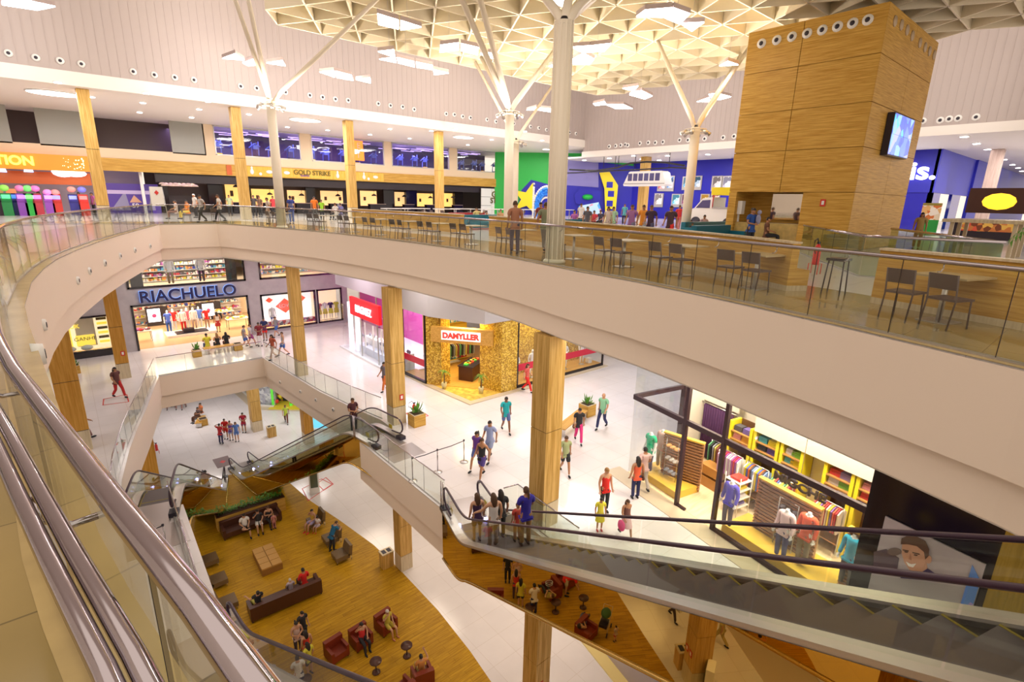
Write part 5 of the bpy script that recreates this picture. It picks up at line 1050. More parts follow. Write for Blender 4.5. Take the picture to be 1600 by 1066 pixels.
for k,(px,lab) in enumerate(((265,'legs of a far walker just under the fascia, leftmost'),(275,'legs of a far walker just under the fascia, middle one'),(288,'legs of a far walker just under the fascia, rightmost'))): P(px,639,G,250,'walk' if k%2 else 'walk2',1.7,lab,(.5,.4,.4),(.3,.15,.12),'short','k',2)
P(448,662,G,250,'walk',1.68,'person in lime green by the green toy shop',(.45,.55,.05),(.15,.05,.03),'short','b',2)
# ================================================================ mirrored placements (things whose reflection the photo shows)
u1=(cos(rad(253.4)),sin(rad(253.4))); n1=(-u1[1],u1[0]); MP=(9.17-n1[0]*.79,12.95-n1[1]*.79)
if (0-MP[0])*n1[0]+(0-MP[1])*n1[1]>0: pass
def pick():  # the cladding plane on the lounge side
    a=(9.17+n1[0]*.79,12.95+n1[1]*.79); b=(9.17-n1[0]*.79,12.95-n1[1]*.79); return a if a[0]<b[0] else b
MP=pick()
def mir(px,py,z=0):
    p=at(px,py,z); d=(p[0]-MP[0])*n1[0]+(p[1]-MP[1])*n1[1]; return (p[0]-2*d*n1[0],p[1]-2*d*n1[1])
def PM(px,py,hd,*a,**k): x,y=mir(px,py); return person(x,y,0,hd,*a,**k)
# ================================================================ RIACHUELO
def wally(name,x0,x1,z0,z1,y,th,holes,m):
    xs=sorted({x0,x1}|{v for h in holes for v in h[:2]}); zs=sorted({z0,z1}|{v for h in holes for v in h[2:]}); mb=MB()
    for a,b in zip(xs,xs[1:]):
        for c,d in zip(zs,zs[1:]):
            cx,cz=(a+b)/2,(c+d)/2
            if a<x0-.001 or b>x1+.001 or any(h[0]<cx<h[1] and h[2]<cz<h[3] for h in holes): continue
            mb.box(a,y,c,b,y+th,d)
    return struct(name,mb,m)
RY=42.0
def R(px,py): p=aty(px,py,RY); return p[0],p[2]
zt=R(300,469)[1]; zu=R(300,445)[1]
H=[(2.78,9.96,M2,zt),(2.78,9.96,zu,14.6)]
lx0,lx1=-2.2,R(183,548)[0]-.05; lz1=R(160,492)[1]; lz0=R(160,548)[1]; H.append((lx0,lx1,lz0,lz1))
rx0=R(409,490)[0]; rm=R(495,480)[0]; rx1=R(535,480)[0]; rz0=R(470,509)[1]; rz1=R(470,455)[1]; H+= [(rx0,rm-.06,rz0,rz1),(rm+.06,rx1,rz0,rz1)]
ux0=R(405,430)[0]; ux1=R(520,425)[0]; uz=R(460,433)[1]; H.append((ux0,ux1,uz,14.6))
RGW=mat('riachuelo_grey_tile',(.40,.36,.37),.5,0,.08,2)
wally('wall_riachuelo',-14,rx1+.5,M2,14.7,RY,.3,H,RGW)
for i,h in enumerate(H):
    m=MB(); f=.12; m.box(h[0],RY-.06,h[2] if h[2]>M2+.1 else h[2],h[0]+f,RY+.1,h[3]).box(h[1]-f,RY-.06,h[2],h[1],RY+.1,h[3]).box(h[0],RY-.06,h[3]-f,h[1],RY+.1,h[3])
    if i!=0: m.box(h[0],RY-.06,h[2],h[1],RY+.1,h[2]+f)
    w=struct('window_%d'%(i+5),m,BLKGL)
    if i!=0: part('pane',MB().box(h[0]+f,RY,h[2]+f,h[1]-f,RY+.02,h[3]-f),SHOP,w)
RFL=mat('shop_floor_tan',(.62,.42,.22),.18); RBK=mat('shop_back_cream',(.75,.6,.42),.6)
struct('floor_riachuelo',MB().box(-2.5,RY+.3,M2-.01,rx1,RY+9,M2+.01),RFL); struct('wall_riachuelo_back',MB().box(-2.5,RY+9,M2,rx1,RY+9.2,14.7),RBK)
struct('floor_riachuelo_upper',MB().box(-2.5,RY+.3,zu-.35,rx1+.3,RY+9,zu-.05),RBK)
SN=thing('shop_sign','RIACHUELO in dark blue letters with a blue glow on the grey facade','sign',(6.2,RY-.2,zt+.5)); zc_=(zt+zu)/2
text('RIACHUELO',1.08,.05,mat('navy_letters',(.012,.012,.07),.3),SN,face((.05,-.0,zc_-zt-.5-.05),90),bold=.02,sx=1.0); text('RIACHUELO',1.08,.01,emi('blue_halo',(.2,.42,1),1.1),SN,face((.05,.1,zc_-zt-.55),90),'letter_glow',.03,1.0)
SHELF=mat('shelf_white',(.72,.66,.6),.4); GCOL=[(.7,.7,.72),(.5,.02,.03),(.03,.05,.3),(.65,.6,.05),(.12,.1,.12),(.75,.3,.1),(.4,.1,.35),(.1,.35,.5)]
GARM=[blotch('goods_%d'%k,[GCOL[k],GCOL[(k+3)%8],GCOL[(k+5)%8],(.8,.75,.7)],5) for k in range(8)]
def shelfrack(name,lab,cat,loc,w,h,rows,rz=0,d=.4,k0=0,m=None):
    t=thing(name,lab,cat,loc,rz)
    part('back',MB().box(-w/2,d/2-.03,0,w/2,d/2,h),m or SHELF,t)
    for r in range(rows+1): part('shelf',MB().box(-w/2,-d/2,h*r/rows if r else .05,w/2,d/2-.03,(h*r/rows if r else .05)+.03),m or SHELF,t)
    for r in range(rows):
        mb=MB(); x=-w/2+.05
        while x<w/2-.3:
            ww=.18+.2*random.random(); hh=min(.28,h/rows*.7)*(.5+.5*random.random()); mb.ob((x+ww/2,0,h*r/rows+.035 if r else .085),ww*.85,d*.6,hh); x+=ww
        o=part('folded_goods',mb,GARM[(k0+r)%8],t); o['kind']='stuff'
    return t
shelfrack('shoe_shelf','long shoe wall of white shelves behind the upper RIACHUELO window','shelving',(6.5,RY+3,zu-.05),6.8,2.3,6,0,.5,0)
shelfrack('shoe_shelf','white shelves of goods behind the small upper window on the right','shelving',((ux0+ux1)/2,RY+3,zu-.05),5.5,2.3,5,0,.5,2)
for x,l in ((3.4,'left'),(9.2,'right')): single('dark_display_panel',MB().box(x-.35,RY+.7,zu-.05,x+.35,RY+.8,14.4),DARK,'tall dark display panel at the %s of the upper RIACHUELO window'%l,'display panel')
def dummy(x,y,z,hd,lab,top,bot,pz='stand',h=1.8,tk='longsleeve',bk='trousers',headless=True,base=True,gr='shop window mannequins'):
    t=thing('mannequin',lab,'mannequin',(x,y,z),rad(hd-90)); s=h/1.71
    def put(n,key,m): o=link(n,FIG[pz,key],t); meshm(o,m if isinstance(m,list) else [m]); o.scale=(s,s,s)
    put('body','headless' if headless else 'dummy',[WHITEP])
    if top: put('shirt',tk,fab(*top))
    if bot: put({'skirt':'skirt','shorts':'shorts'}.get(bk,'trousers'),bk,fab(*bot))
    if base: part('stand_base',MB().lathe([(.18,0),(.18,.015)],16),STEEL,t)
    return t
for px,lab,tp,bt in ((266,'headless mannequin in white shirt and brown trousers in the upper RIACHUELO window',WT,(.22,.15,.08)),(315,'headless mannequin in white shirt and dark trousers in the upper RIACHUELO window',WT,(.03,.02,.06))):
    x=aty(px,430,RY+.9)[0]; dummy(x,RY+.9,zu-.05,270,lab,tp,bt,h=2.0)
# ground display of the big entrance
x0,y0,_=at(299,522,M2); t=thing('display_plinth','white plinth crowded with mannequins in red, blue and white at the entrance','display',(x0,y0+.2,M2)); part('plinth',MB().box(-1.6,-.8,0,1.6,.9,.18),WHITEP,t); part('black_plate',MB().box(-1.0,-.7,.18,1.1,.3,.24),BLACK,t); part('black_block',MB().box(-.5,-.5,.24,.2,0,.5),BLACK,t)
for k,(dx,dy,tp,bt,l) in enumerate(((-1.3,.3,(.08,.15,.6),BL,'in royal blue at the left of the plinth'),(-.9,.7,RD,WT,'in red behind the blue one'),(-.4,-.1,WT,RD,'in white and red, central'),(0,.6,(.7,.1,.15),WT,'in pink red at the back'),(.35,.1,WT,(.7,.5,.4),'in pale clothes right of centre'),(.8,.6,(.1,.2,.65),WT,'in bright blue at the right back'),(1.2,.0,RD,(.5,.3,.2),'in red at the right edge'))):
    dummy(x0+dx,y0+.2+dy,M2+.24 if -1<dx<1.1 and dy<.3 else M2+.18,270,'mannequin '+l+' of the entrance display',tp,bt,h=1.75,headless=False,tk='tshirt',base=False)
for px,py,l in ((245,497,'left'),(322,482,'right')):
    x,y,_=at(px,py+12,M2); y=min(y,RY+7.5); t=thing('display_screen','lit white screen on a dark wall block, %s of the plinth'%l,'screen',(x,y,M2)); part('block',MB().box(-.9 if l=='right' else -.6,0,0,.9,.3,1.5),DARK,t); part('screen',MB().box(-.5,-.04,.35,.35,0,1.4),emi('white_screen',(.8,.85,1),1.6),t); part('logo',MB().ell((-.07,-.05,.85),.16,.02,.16),mat('logo_red_blue',(.4,.05,.2),.4),t)
for px,py,w,l in ((226,533,1.0,'red and violet clothes table just inside the left door jamb'),(372,512,1.6,'white table heaped with clothes near the right door jamb'),(352,500,1.4,'second white clothes table behind the first one')):
    x,y,_=at(px,py,M2); t=thing('clothes_table',l,'table',(x,y,M2)); part('top',MB().ob((0,0,.75),w,.8,.05),SHELF,t); mb=MB()
    for k in range(12): mb.ell((random.uniform(-w*.4,w*.4),random.uniform(-.3,.3),.88),.14,.12,.1,8,5)
    part('clothes_heap',mb,GARM[1 if px<300 else 0],t)['kind']='stuff'
    for a in (-1,1):
        for b in (-1,1): part('leg',MB().tube([(a*w*.45,b*.35,0),(a*w*.45,b*.35,.75)],.02,6),DARK,t)
for k in range(6): shelfrack('clothes_rack','clothes shelving along the back wall of RIACHUELO, bay %s'%['one','two','three','four','five','six'][k],'shelving',(.4+k*2.0,RY+8.5,M2),1.9,2.4,4,0,.5,k)
# left window, yellow campaign
m=(lx0+lx1)/2; YLG=emi('yellow_window_glow',(1,.75,.08),.75)
t=thing('window_poster','yellow and white campaign backdrop in the left RIACHUELO window','poster',(m,RY+.9,lz0)); W2=(lx1-lx0)/2; h=lz1-lz0; part('backdrop',MB().box(-W2,0,0,W2,.1,h),emi('pale_yellow_backdrop',(1,.85,.55),.75),t); part('yellow_band',MB().box(-W2*.35,-.03,.0,-W2*.1,0,h).box(-W2*.9,-.03,.3,-W2*.5,0,h*.5),YLG,t); part('yellow_tag',MB().prism([(0,0),(.1,0),(.1,0.01),(0,.01)],0,.01),YLG,t)
part('cream_panel',MB().box(.05,-.04,h*.1,W2*.55,-.01,h*.95),mat('cream_card',(.8,.7,.5),.5),t); part('yellow_card',MB().box(0.0,-.07,h*.12,W2*.5,-.04,h*.42),YLG,t); DKY=mat('olive_print',(.12,.1,.02),.5)
text('GANHE',.34,.005,DKY,t,face((W2*.25,-.09,h*.31),90)); text('LOOK',.34,.005,YLG,t,face((-W2*.1,-.1,h*.68),90),bold=.01)
for k in range(6): part('print_line',MB().box(W2*.62,-.06,h*(.15+.13*k),W2*.9,-.04,h*(.22+.13*k)),DKY if k%2 else YLG,t)
for k,(a,b,c) in enumerate(((-.55,.2,(.2,.6,.05)),(-.2,.1,(.8,.8,.78)),(.25,.0,(.7,.75,.7)))): single('window_pouffe',MB().ell((m+W2*a,RY+.5,lz0+.22),.32,.22,.18,12,8),fab(*c),'%s cushion on the floor of the yellow window'%('green','white','white and green printed')[k],'cushion')
single('window_plinth',MB().box(lx0,RY-.05,M2,lx1+.1,RY+.0,lz0),DARK,'dark plinth below the yellow RIACHUELO window','plinth')
# right windows
t=thing('window_backdrop','white backdrop with red diamonds in the right RIACHUELO window','poster',((rx0+rm)/2,RY+1.2,rz0)); w=(rm-rx0)/2; h=rz1-rz0; part('backdrop',MB().box(-w,0,0,w,.1,h),emi('white_backdrop',(1,.92,.88),.8),t)
for a,b,r in ((-.55,.75,.28),(0,.55,.75),(.65,.72,.3)): part('red_diamond',MB().ext([(w*a-r,-.03,h*b),(w*a,-.03,h*b-r*.8),(w*a+r,-.03,h*b),(w*a,-.03,h*b+r*.8)],(0,.02,0)),emi('red_sign_glow',(.9,.08,.02),.7),t)
text('LOVE',.4,.005,WHITEP,t,face((0,-.05,h*.55),90)); part('seats_band',MB().box(-w,-.6,.1,w,-.3,.45),GARM[1],t)
for k,(fx,l) in enumerate(((.22,'left'),(.7,'right'))): dummy(rx0+(rm-rx0)*fx,RY+.6,rz0+.1,270,'small white mannequin in %s shorts in the red diamond window, %s one'%(('blue','dark')[k],l),WT,((.1,.15,.4),(.1,.1,.15))[k],h=1.7,tk='tshirt',bk='shorts')
t=thing('window_backdrop','orange and yellow clothing display in the narrow right RIACHUELO window','poster',((rm+rx1)/2,RY+1.2,rz0)); w=(rx1-rm)/2; part('backdrop',MB().box(-w,0,0,w,.1,h),emi('peach_backdrop',(1,.75,.5),.75),t)
for k in range(4): dummy(rm+.4+k*(rx1-rm-.6)/3.2,RY+.6,rz0+.1,270,'mannequin %s in the narrow yellow window'%('in a red and white top','in a yellow skirt','in navy and yellow','in a yellow dress')[k],((.6,.1,.08),WT,NV,YL)[k],(YL,YL,YL,(.75,.6,.05))[k],h=1.65,tk='tshirt',bk='skirt')
# benches and planters on the middle floor
def cube_planter(px,py,lab,s=.5,z=M2,leaf=True,xy=None):
    x,y=xy if xy else at(px,py,z)[:2]; t=thing('cube_planter',lab,'planter',(x,y,z)); part('box',MB().box(-s/2,-s/2,0,s/2,s/2,s*.95),WHOR,t); part('rim',MB().wall([(-s/2,-s/2),(s/2,-s/2),(s/2,s/2),(-s/2,s/2)],s*.95,s*.99,.04,True),WPALE,t); part('soil',MB().box(-s*.44,-s*.44,s*.9,s*.44,s*.44,s*.97),SOIL,t)
    if leaf:
        m=MB()
        for k in range(26):
            a=random.random()*6.28; r=s*.5*random.random(); h=s*.9+random.random()*s*.8; b=Vector((cos(a)*r*.5,sin(a)*r*.5,s*.95)); e=Vector((cos(a)*r*1.4,sin(a)*r*1.4,h+.12)); sd=Vector((-sin(a),cos(a),0))*.05
            m.add([tuple(b),tuple(b.lerp(e,.6)+sd),tuple(e),tuple(b.lerp(e,.6)-sd)],[(0,1,2,3)])
        part('foliage',m,LEAF,t)
    return t
cube_planter(308,557,'small timber cube planter with a pale plant at the left end of the bench'); cube_planter(372,547,'low timber cube at the right end of the bench',.5,leaf=False); cube_planter(118,583,'timber cube planter under the yellow window by the orange column')
cube_planter(0,0,'timber planter with a leafy plant at the head of the middle escalator',.62,xy=(11.5,20.1)); cube_planter(917,648,'timber planter with a sprouting plant at the end of the long bench',.62)
def bench(x,y,w,d,rz,lab,z=M2):
    t=thing('slat_bench',lab,'bench',(x,y,z),rz); part('seat',MB().box(-w/2,-d/2,.38,w/2,d/2,.44),WBOX,t); part('leg',MB().box(-w/2+.1,-d/2+.05,0,-w/2+.16,d/2-.05,.38),STEEL,t); part('leg',MB().box(w/2-.16,-d/2+.05,0,w/2-.1,d/2-.05,.38),STEEL,t)
a,b=at(322,553,M2),at(362,547,M2); bench((a[0]+b[0])/2,(a[1]+b[1])/2-.1,b[0]-a[0]+.3,.5,0,'timber bench carrying three people in front of RIACHUELO')
a=at(917,648,M2); bench(a[0]-1.7,a[1]-.55,2.6,.5,rad(18),'long timber bench behind the large column, joined to a planter')
bench(6.45,46.9,1.6,.5,1.2,'ground floor bench with two seated people',G); cube_planter(318,664,'timber box with dark openings beside the ground floor bench',.6,G,False)
# stanchions
def post(x,y,z,lab,h=1.0):
    t=thing('queue_post',lab,'stanchion',(x,y,z),0); part('base',MB().lathe([(.17,0),(.17,.015),(.03,.05)],20),STEEL,t); part('pole',MB().tube([(0,0,.03),(0,0,h)],.022,10),CHROME,t); part('cap',MB().lathe([(.035,h-.06),(.035,h)],12),BLACK,t); return t
ps=[at(645,752,M2),at(684,738,M2),at(725,722,M2)]
for p,l in zip(ps,('nearest the glass railing','in the middle','farthest')): post(p[0],p[1],M2,'steel queue post %s of the belt barrier row'%l)
for a,b,l in ((ps[0],ps[1],'first'),(ps[1],ps[2],'second')): single('queue_belt',MB().tube([(a[0],a[1],M2+.95),((a[0]+b[0])/2,(a[1]+b[1])/2,M2+.92),(b[0],b[1],M2+.95)],.02,4),BLACK,'black belt of the %s span between the steel queue posts'%l,'belt')
p=at(262,865,M2); post(p[0],p[1],M2,'lone steel queue post on the landing at the lower left'); single('queue_belt',MB().tube([(p[0],p[1],M2+.95),(p[0]-.9,p[1]-.1,M2+.92)],.02,4),BLACK,'black belt leading left from the lone queue post','belt')
# ================================================================ white electronics shop
EX=14.3
def e(px,py): p=atx(px,py,EX); return p[1],p[2]
WGL=emi('white_shop_glow',(.9,.92,1),1.0)
struct('wall_mall_fascia',MB().box(EX-.1,26.95,12.6,EX+.2,35.6,14.7).box(EX+.2,35.3,12.6,24,35.6,14.7),mat('lilac_fascia',(.5,.44,.52),.4))
struct('wall_gold_window_back',MB().box(16.1,24.7,M2,16.2,27,14.7),mat('mauve_grey',(.35,.32,.40),.3)); struct('wall_electronics_back',MB().box(EX+4.5,28,M2,EX+4.7,42,14.7),mat('magenta_wall',(.5,.05,.3),.5)); struct('floor_electronics',MB().box(EX-.35,26.9,M2,EX+4.5,35,M2+.12),mat('pale_shop_floor',(.8,.8,.85),.2))  # mauve grey behind the left gold window mimics bluish reflections in its glass
t=thing('shop_sign','red shop sign with white lettering over the white electronics shop','sign',(EX-.35,(e(556,475)[0]+e(597,485)[0])/2,e(576,498)[1])); h=e(576,470)[1]-e(576,498)[1]; w=abs(e(556,475)[0]-e(597,485)[0])/2+.2
part('board',MB().box(0,-w,0,.2,w,h),emi('red_board',(.75,.01,.02),.5),t); text('MAGNIEZ',h*.55,.02,emi('white_letter_glow',(1,1,1),2),t,face((-.04,0,h*.45),0),bold=.01,sx=.8)
k=0
for y in (27.7,28.9,30.1,31.3,32.5):
    t=thing('appliance_stand','stepped white stand of small appliances in the white shop, number %s from the column'%['one','two','three','four','five'][k],'display stand',(EX+.9,y,M2+.12)); part('plinth',MB().box(-.7,-.55,0,.3,.55,.5),mat('blue_white_plinth',(.6,.68,.85),.3),t); part('upper_shelf',MB().box(-.2,-.55,.5,.3,.55,1.0),WHITEP,t); mb=MB()
    for q in range(9): mb.lathe([(.05,0),(.07+.03*random.random(),.12),(.04,.22)],8,(random.choice((-.45,.05)),-.4+.1*q,.5 if q%2 else 1.0))
    for q in range(9): mb.v=[(v[0],v[1],v[2]) for v in mb.v]
    part('small_appliances',mb,[mat('grey_blue_goods',(.2,.22,.3),.3),WHITEP][k%2],t)['kind']='stuff'; part('shelf_post',MB().box(-.7,-.57,.5,-.66,-.53,2.2).box(-.7,.53,.5,-.66,.57,2.2),WHITEP,t); k+=1
t=thing('door_portal','white illuminated portal frame at the left of the electronics shop','portal',(EX+.1,33.6,M2+.12)); part('frame',MB().box(0,-.7,0,.25,-.45,3).box(0,.45,0,.25,.7,3).box(0,-.7,3,.25,.7,3.25),WGL,t)
struct('window_20',MB().box(EX-.2,27.0,M2+.12,EX-.14,27.1,12.6).box(EX-.2,29.2,M2+.12,EX-.14,29.28,12.6).box(EX-.2,31.6,M2+.12,EX-.14,31.68,12.6),ALU)
part('pane',MB().box(EX-.18,27.1,M2+.12,EX-.16,34.6,11.4),SHOP,bpy.data.objects['window_20'])
t=thing('spin_wheel','red and yellow prize wheel beside the column in the white shop','wheel',(EX-.05,27.35,M2+.12)); part('wheel',MB().tube([(-.05,0,1.5),(.05,0,1.5)],.75,24),REDP,t); part('hub',MB().tube([(-.08,0,1.5),(-.05,0,1.5)],.45,20),YELW,t); part('post',MB().tube([(0.1,0,0),(.1,0,1.5)],.05,8),ALU,t)
for y,l in ((36.4,'left'),(39.5,'right')): single('magenta_light_panel',MB().box(18.3,y-1.3,11.2,18.4,y+1.3,12.8),emi('magenta_glow',(.9,.08,.6),.9),'glowing magenta panel deep behind the white shop, %s one'%l,'light panel')  # glowing panels stand free, short of the magenta wall
# ================================================================ gold corner shop
GOLD=None
def mosaic():
    m=blotch('gold_mosaic',[(.42,.24,.02),(.62,.40,.04),(.30,.15,.01),(.75,.52,.10),(.50,.28,.03)],16,.35); return m
GM=mosaic()
gz=at(634,585,M2); A=(14.62,27.0); B=(14.75,24.5); Cc=(15.3,23.9); D=(16.15,23.9); Ee=(17.3,21.9); F_=(17.25,20.9); G_=(18.3,20.85); Hh=(25.8,20.7)
struct('floor_gold_step',MB().prism([(14.75,24.3),(15.0,20.6),(18.4,20.5),(19.5,23.5),(16.3,24.5)],M2,M2+.05),mat('yellow_stone',(.72,.50,.10),.25,0,.3,4))
struct('floor_gold_shop',MB().prism([(14.7,27),(14.8,24.4),(17.3,21.2),(26,20.9),(26,30),(14.7,30)],M2,M2+.07),WBOX)
struct('trim_beige_kerb',MB().wall([(14.5,27.1),(14.6,24.2),(14.9,20.5),(26,20.4)],M2,M2+.06,.35),mat('beige_kerb',(.6,.5,.36),.4))
ht=12.3
m=MB(); m.wall([B,Cc],M2,14.7,.35).box(Cc[0],Cc[1]-.1,M2,D[0]-.25,Cc[1]+.4,14.7); m.wall([(16.9,22.3),(17.05,21.9)],M2,14.7,.6); m.prism([(17.05,21.9),(17.25,20.8),(18.35,20.75),(18.35,21.4),(17.6,22.2)],M2,14.7); struct('wall_gold_mosaic',m,GM)
struct('wall_gold_inner',MB().box(18.4,22.6,M2,26,22.8,14.7),GM)
struct('wall_gold_bulkhead',MB().wall([(14.5,27.2),(14.62,24),(16.0,20.7),(26,20.6)],12.3,14.7,.35),mat('grey_bulkhead',(.45,.42,.42),.5))
t=thing('entrance_header','orange timber header with a red lettered light box over the gold shop door','sign',(15.9,22.6,M2+2.75)); hdg=math.degrees(math.atan2(21.5-24.1,17.2-15.2)); hw=1.75
part('beam',MB().ob((0,0,0),hw*2,.35,.85,rad(hdg)),WBOX,t); nn=Vector((cos(rad(hdg-90)),sin(rad(hdg-90)),0)); nn=nn if nn.dot(Vector((-1,-1,0)))>0 else -nn
part('light_box',MB().ob(nn*.24+Vector((0,0,.2)),2.2,.12,.5,rad(hdg)),emi('pale_light_box',(1,.8,.8),.7),t); hn=math.degrees(math.atan2(-nn.y,-nn.x)); text('DAMYLLER',.42,.02,emi('red_letter_glow',(1,.03,.02),1.2),t,face(tuple(nn*.32+Vector((0,0,.44))),hn),bold=.02)
for nm,(p,q),l in (('window_21',((14.62,26.95),(14.75,24.55)),'left'),('window_22',((18.4,20.85),(25.8,20.7)),'right')):
    hd=math.degrees(math.atan2(q[1]-p[1],q[0]-p[0])); L=math.hypot(q[0]-p[0],q[1]-p[1]); M=Matrix.Translation((*p,M2+.06))@Matrix.Rotation(rad(hd),4,'Z'); zz=4.2
    def bx(mb,*b): k=MB().box(*b); mb.add([M@Vector(v) for v in k.v],k.f); return mb
    mb=MB(); bx(mb,0,-.05,0,L,.05,.15); bx(mb,0,-.05,zz-.1,L,.05,zz); bx(mb,0,-.05,0,.1,.05,zz); bx(mb,L-.1,-.05,0,L,.05,zz); 
    if l=='right': bx(mb,L/2-.04,-.04,0,L/2+.04,.04,zz)
    w=struct(nm,mb,BLKGL); part('pane',bx(MB(),.1,-.01,.15,L-.1,.01,zz-.1),SHOP,w); part('red_band',bx(MB(),.1,-.03,1.0,L-.1,-.012,1.4),mat('red_band',(.55,.01,.04),.4),w); 
    part('window_floor',bx(MB(),0,.1 if l=='right' else .1,0,L,1.4 if l=='right' else .9,.12),WBOX,w)
for k,(x,y,l) in enumerate(((15.35,25.4,'left of the pair in the left gold shop window'),(15.4,24.9,'right of the pair in the left gold shop window'),(18.9,21.5,'nearest the corner in the right gold shop window'),(20.2,21.5,'second in the right gold shop window'),(22.9,21.4,'third in the right gold shop window, right of the column'),(24.5,21.4,'last in the right gold shop window'))): dummy(x,y,M2+.2,200 if k<2 else 255,'white mannequin '+l,None,None,h=1.72,headless=False,pz='stand' if k%2 else 'fold')
single('white_gift_cube',MB().box(25.0,21.2,M2+.2,25.3,21.5,M2+.5),WHITEP,'small white cube beside the last mannequin of the right gold window','box')
x,y=17.6,24.0; t=thing('counter_table','dark counter piled with green and orange clothes inside the gold shop','counter',(x,y,M2+.07),.5); part('body',MB().ob((0,0,0),1.8,.9,.85),LBROWN,t); part('top',MB().ob((0,0,.85),1.9,1,.05),BLACK,t)
for k in range(9): single('folded_shirt',MB().ob((x-.6+.15*k,y-.25+.07*k+.1*(k%2),M2+.97),.28,.24,.07,.5+k*.1),fab(*[(.05,.5,.1),(.7,.6,.05),(.7,.25,.03),(.05,.3,.1),(.6,.05,.03),(.65,.5,.2),(.1,.4,.1),(.7,.3,.05),(.6,.1,.05)][k]),'%s folded shirt on the dark counter of the gold shop'%('bright green','yellow','orange','dark green','red','sand','mid green','amber','brick red')[k],'shirt')
def hangrail(P0,P1,z,n,lab,gr,cols,hgt=.8):
    t=thing('clothes_rail',lab,'clothes rail',(*P0,z)); d=Vector((P1[0]-P0[0],P1[1]-P0[1],0)); part('bar',MB().tube([(0,0,1.6),tuple(d+Vector((0,0,1.6)))],.015,6),STEEL,t); part('post',MB().tube([(0,0,0),(0,0,1.6)],.02,6),STEEL,t); part('post',MB().tube([(d.x,d.y,0),(d.x,d.y,1.6)],.02,6),STEEL,t)
    r=math.atan2(d.y,d.x)+pi/2; me=None
    for k in range(n):
        c=Vector((*P0,z))+d*((k+.5)/n); 
        if me is None: me=MB().ext([(-.24,-.02,.68),(-.06,-.02,.78),(.06,-.02,.78),(.24,-.02,.68),(.2,-.02,0),(-.2,-.02,0)],(0,.04,0)).tube([(0,0,.78),(0,0,.84)],.008,4).mesh('hanging_shirt',SK)
        o=link('hanging_shirt',me,None,(c.x,c.y,c.z+1.6-.84),r); meshm(o,[fab(*cols[k%len(cols)])]); setp(o,gr[0],'shirt',gr[1])
GP=[(.1,.3,.15),(.02,.02,.03),(.25,.25,.3),(.5,.4,.1),(.2,.05,.05)]
hangrail((16.6,26.2),(19.2,26.0),M2+.07,18,'clothes rail against the back of the gold shop',('shirt on the rail at the back of the gold shop','shirts on the gold shop rail'),GP)
shelfrack('clothes_shelf','yellow lit shelves of dark clothes high in the gold shop','shelving',(18.2,27.5,M2+.07),3.4,3.4,4,0,.5,4,mat('yellow_shelf',(.75,.5,.06),.5))
palm((15.15,23.3,M2+.05),1.35,'potted palm left of the gold shop entrance',9,.5); palm((16.35,21.45,M2+.05),1.35,'potted palm right of the gold shop entrance',9,.5)
# ================================================================ clothes shop on the right
HS=258.0; Q0=(15.78,11.0); uS=Vector((cos(rad(HS)),sin(rad(HS)))); nS=Vector((-uS.y,uS.x)); 
def q2(s,d): p=Vector(Q0)+uS*s+nS*d; return (p.x,p.y)
def ps_(px,py,d=0): return atp(px,py,q2(0,d),HS)
MS=Matrix(((uS.x,nS.x,0,Q0[0]),(uS.y,nS.y,0,Q0[1]),(0,0,1,M2),(0,0,0,1)))   # shop frame: s along the front, d inward, z up
def sbx(mb,*b): k=MB().box(*b); mb.add([MS@Vector(v) for v in k.v],k.f); return mb
zb=ps_(1200,721)[1]-M2; sA=ps_(1062,745)[0]; sB=ps_(1122,760)[0]; sC=ps_(1355,800)[0]; sD=ps_(1562,870)[0]; CH=14.5-M2
FRB=mat('window_frame_brown',(.03,.012,.02),.35)
mb=MB(); sbx(mb,0,-.06,zb-.1,sC,.06,zb+.08); [sbx(mb,s-.06,-.07,0,s+.06,.07,CH) for s in (sA,sB)]; sbx(mb,sB,-.07,0,sC,.07,.12); sbx(mb,sA-.02,-.05,0,sA+.4,.05,.1)
sbx(mb,-.05,0,zb-.1,.05,2.8,zb+.08); sbx(mb,-.1,2.6,0,.1,3.0,CH)
w=struct('window_30',mb,FRB); 
for a,b in ((0.02,sA-.06),(sB+.06,sC)): part('pane',sbx(MB(),a,-.01,.12,b,.01,CH),SHOP,w)
part('pane',sbx(MB(),-.01,.02,.02,.01,2.6,CH),SHOP,w)
SF=wood('shop_pale_floor',(.66,.5,.3),(.78,.62,.4),(1,10,10),.35)
struct('floor_clothes_shop',sbx(MB(),0,0,0,sC+6,9,.03),SF); struct('trim_shop_kerb',sbx(MB(),-.5,-.75,0,sC+4,0,.02),mat('beige_kerb'))
SW=mat('shop_white_wall',(.82,.76,.66),.55)
struct('wall_clothes_shop_back',sbx(sbx(sbx(sbx(MB(),sB-.6,2.95,0,sC+6,3.15,CH),0,4.2,0,sB-.5,4.4,CH),-.1,3,0,.1,4.3,CH),sB-.7,2.95,0,sB-.55,4.3,CH),SW); struct('ceiling_clothes_shop',sbx(sbx(MB(),0,.1,CH-.1,sC+6,4.3,CH),sB-.6,2.3,2.85,sC+6,2.95,CH),SW)
struct('wall_black_front',sbx(MB(),sC,-.1,0,sD,.2,CH),BLKGL); struct('wall_wood_front',sbx(MB(),sD,-.1,0,sD+8,.2,CH),wood('olive_wood',(.30,.20,.03),(.42,.28,.05),(14,14,.7),.4))
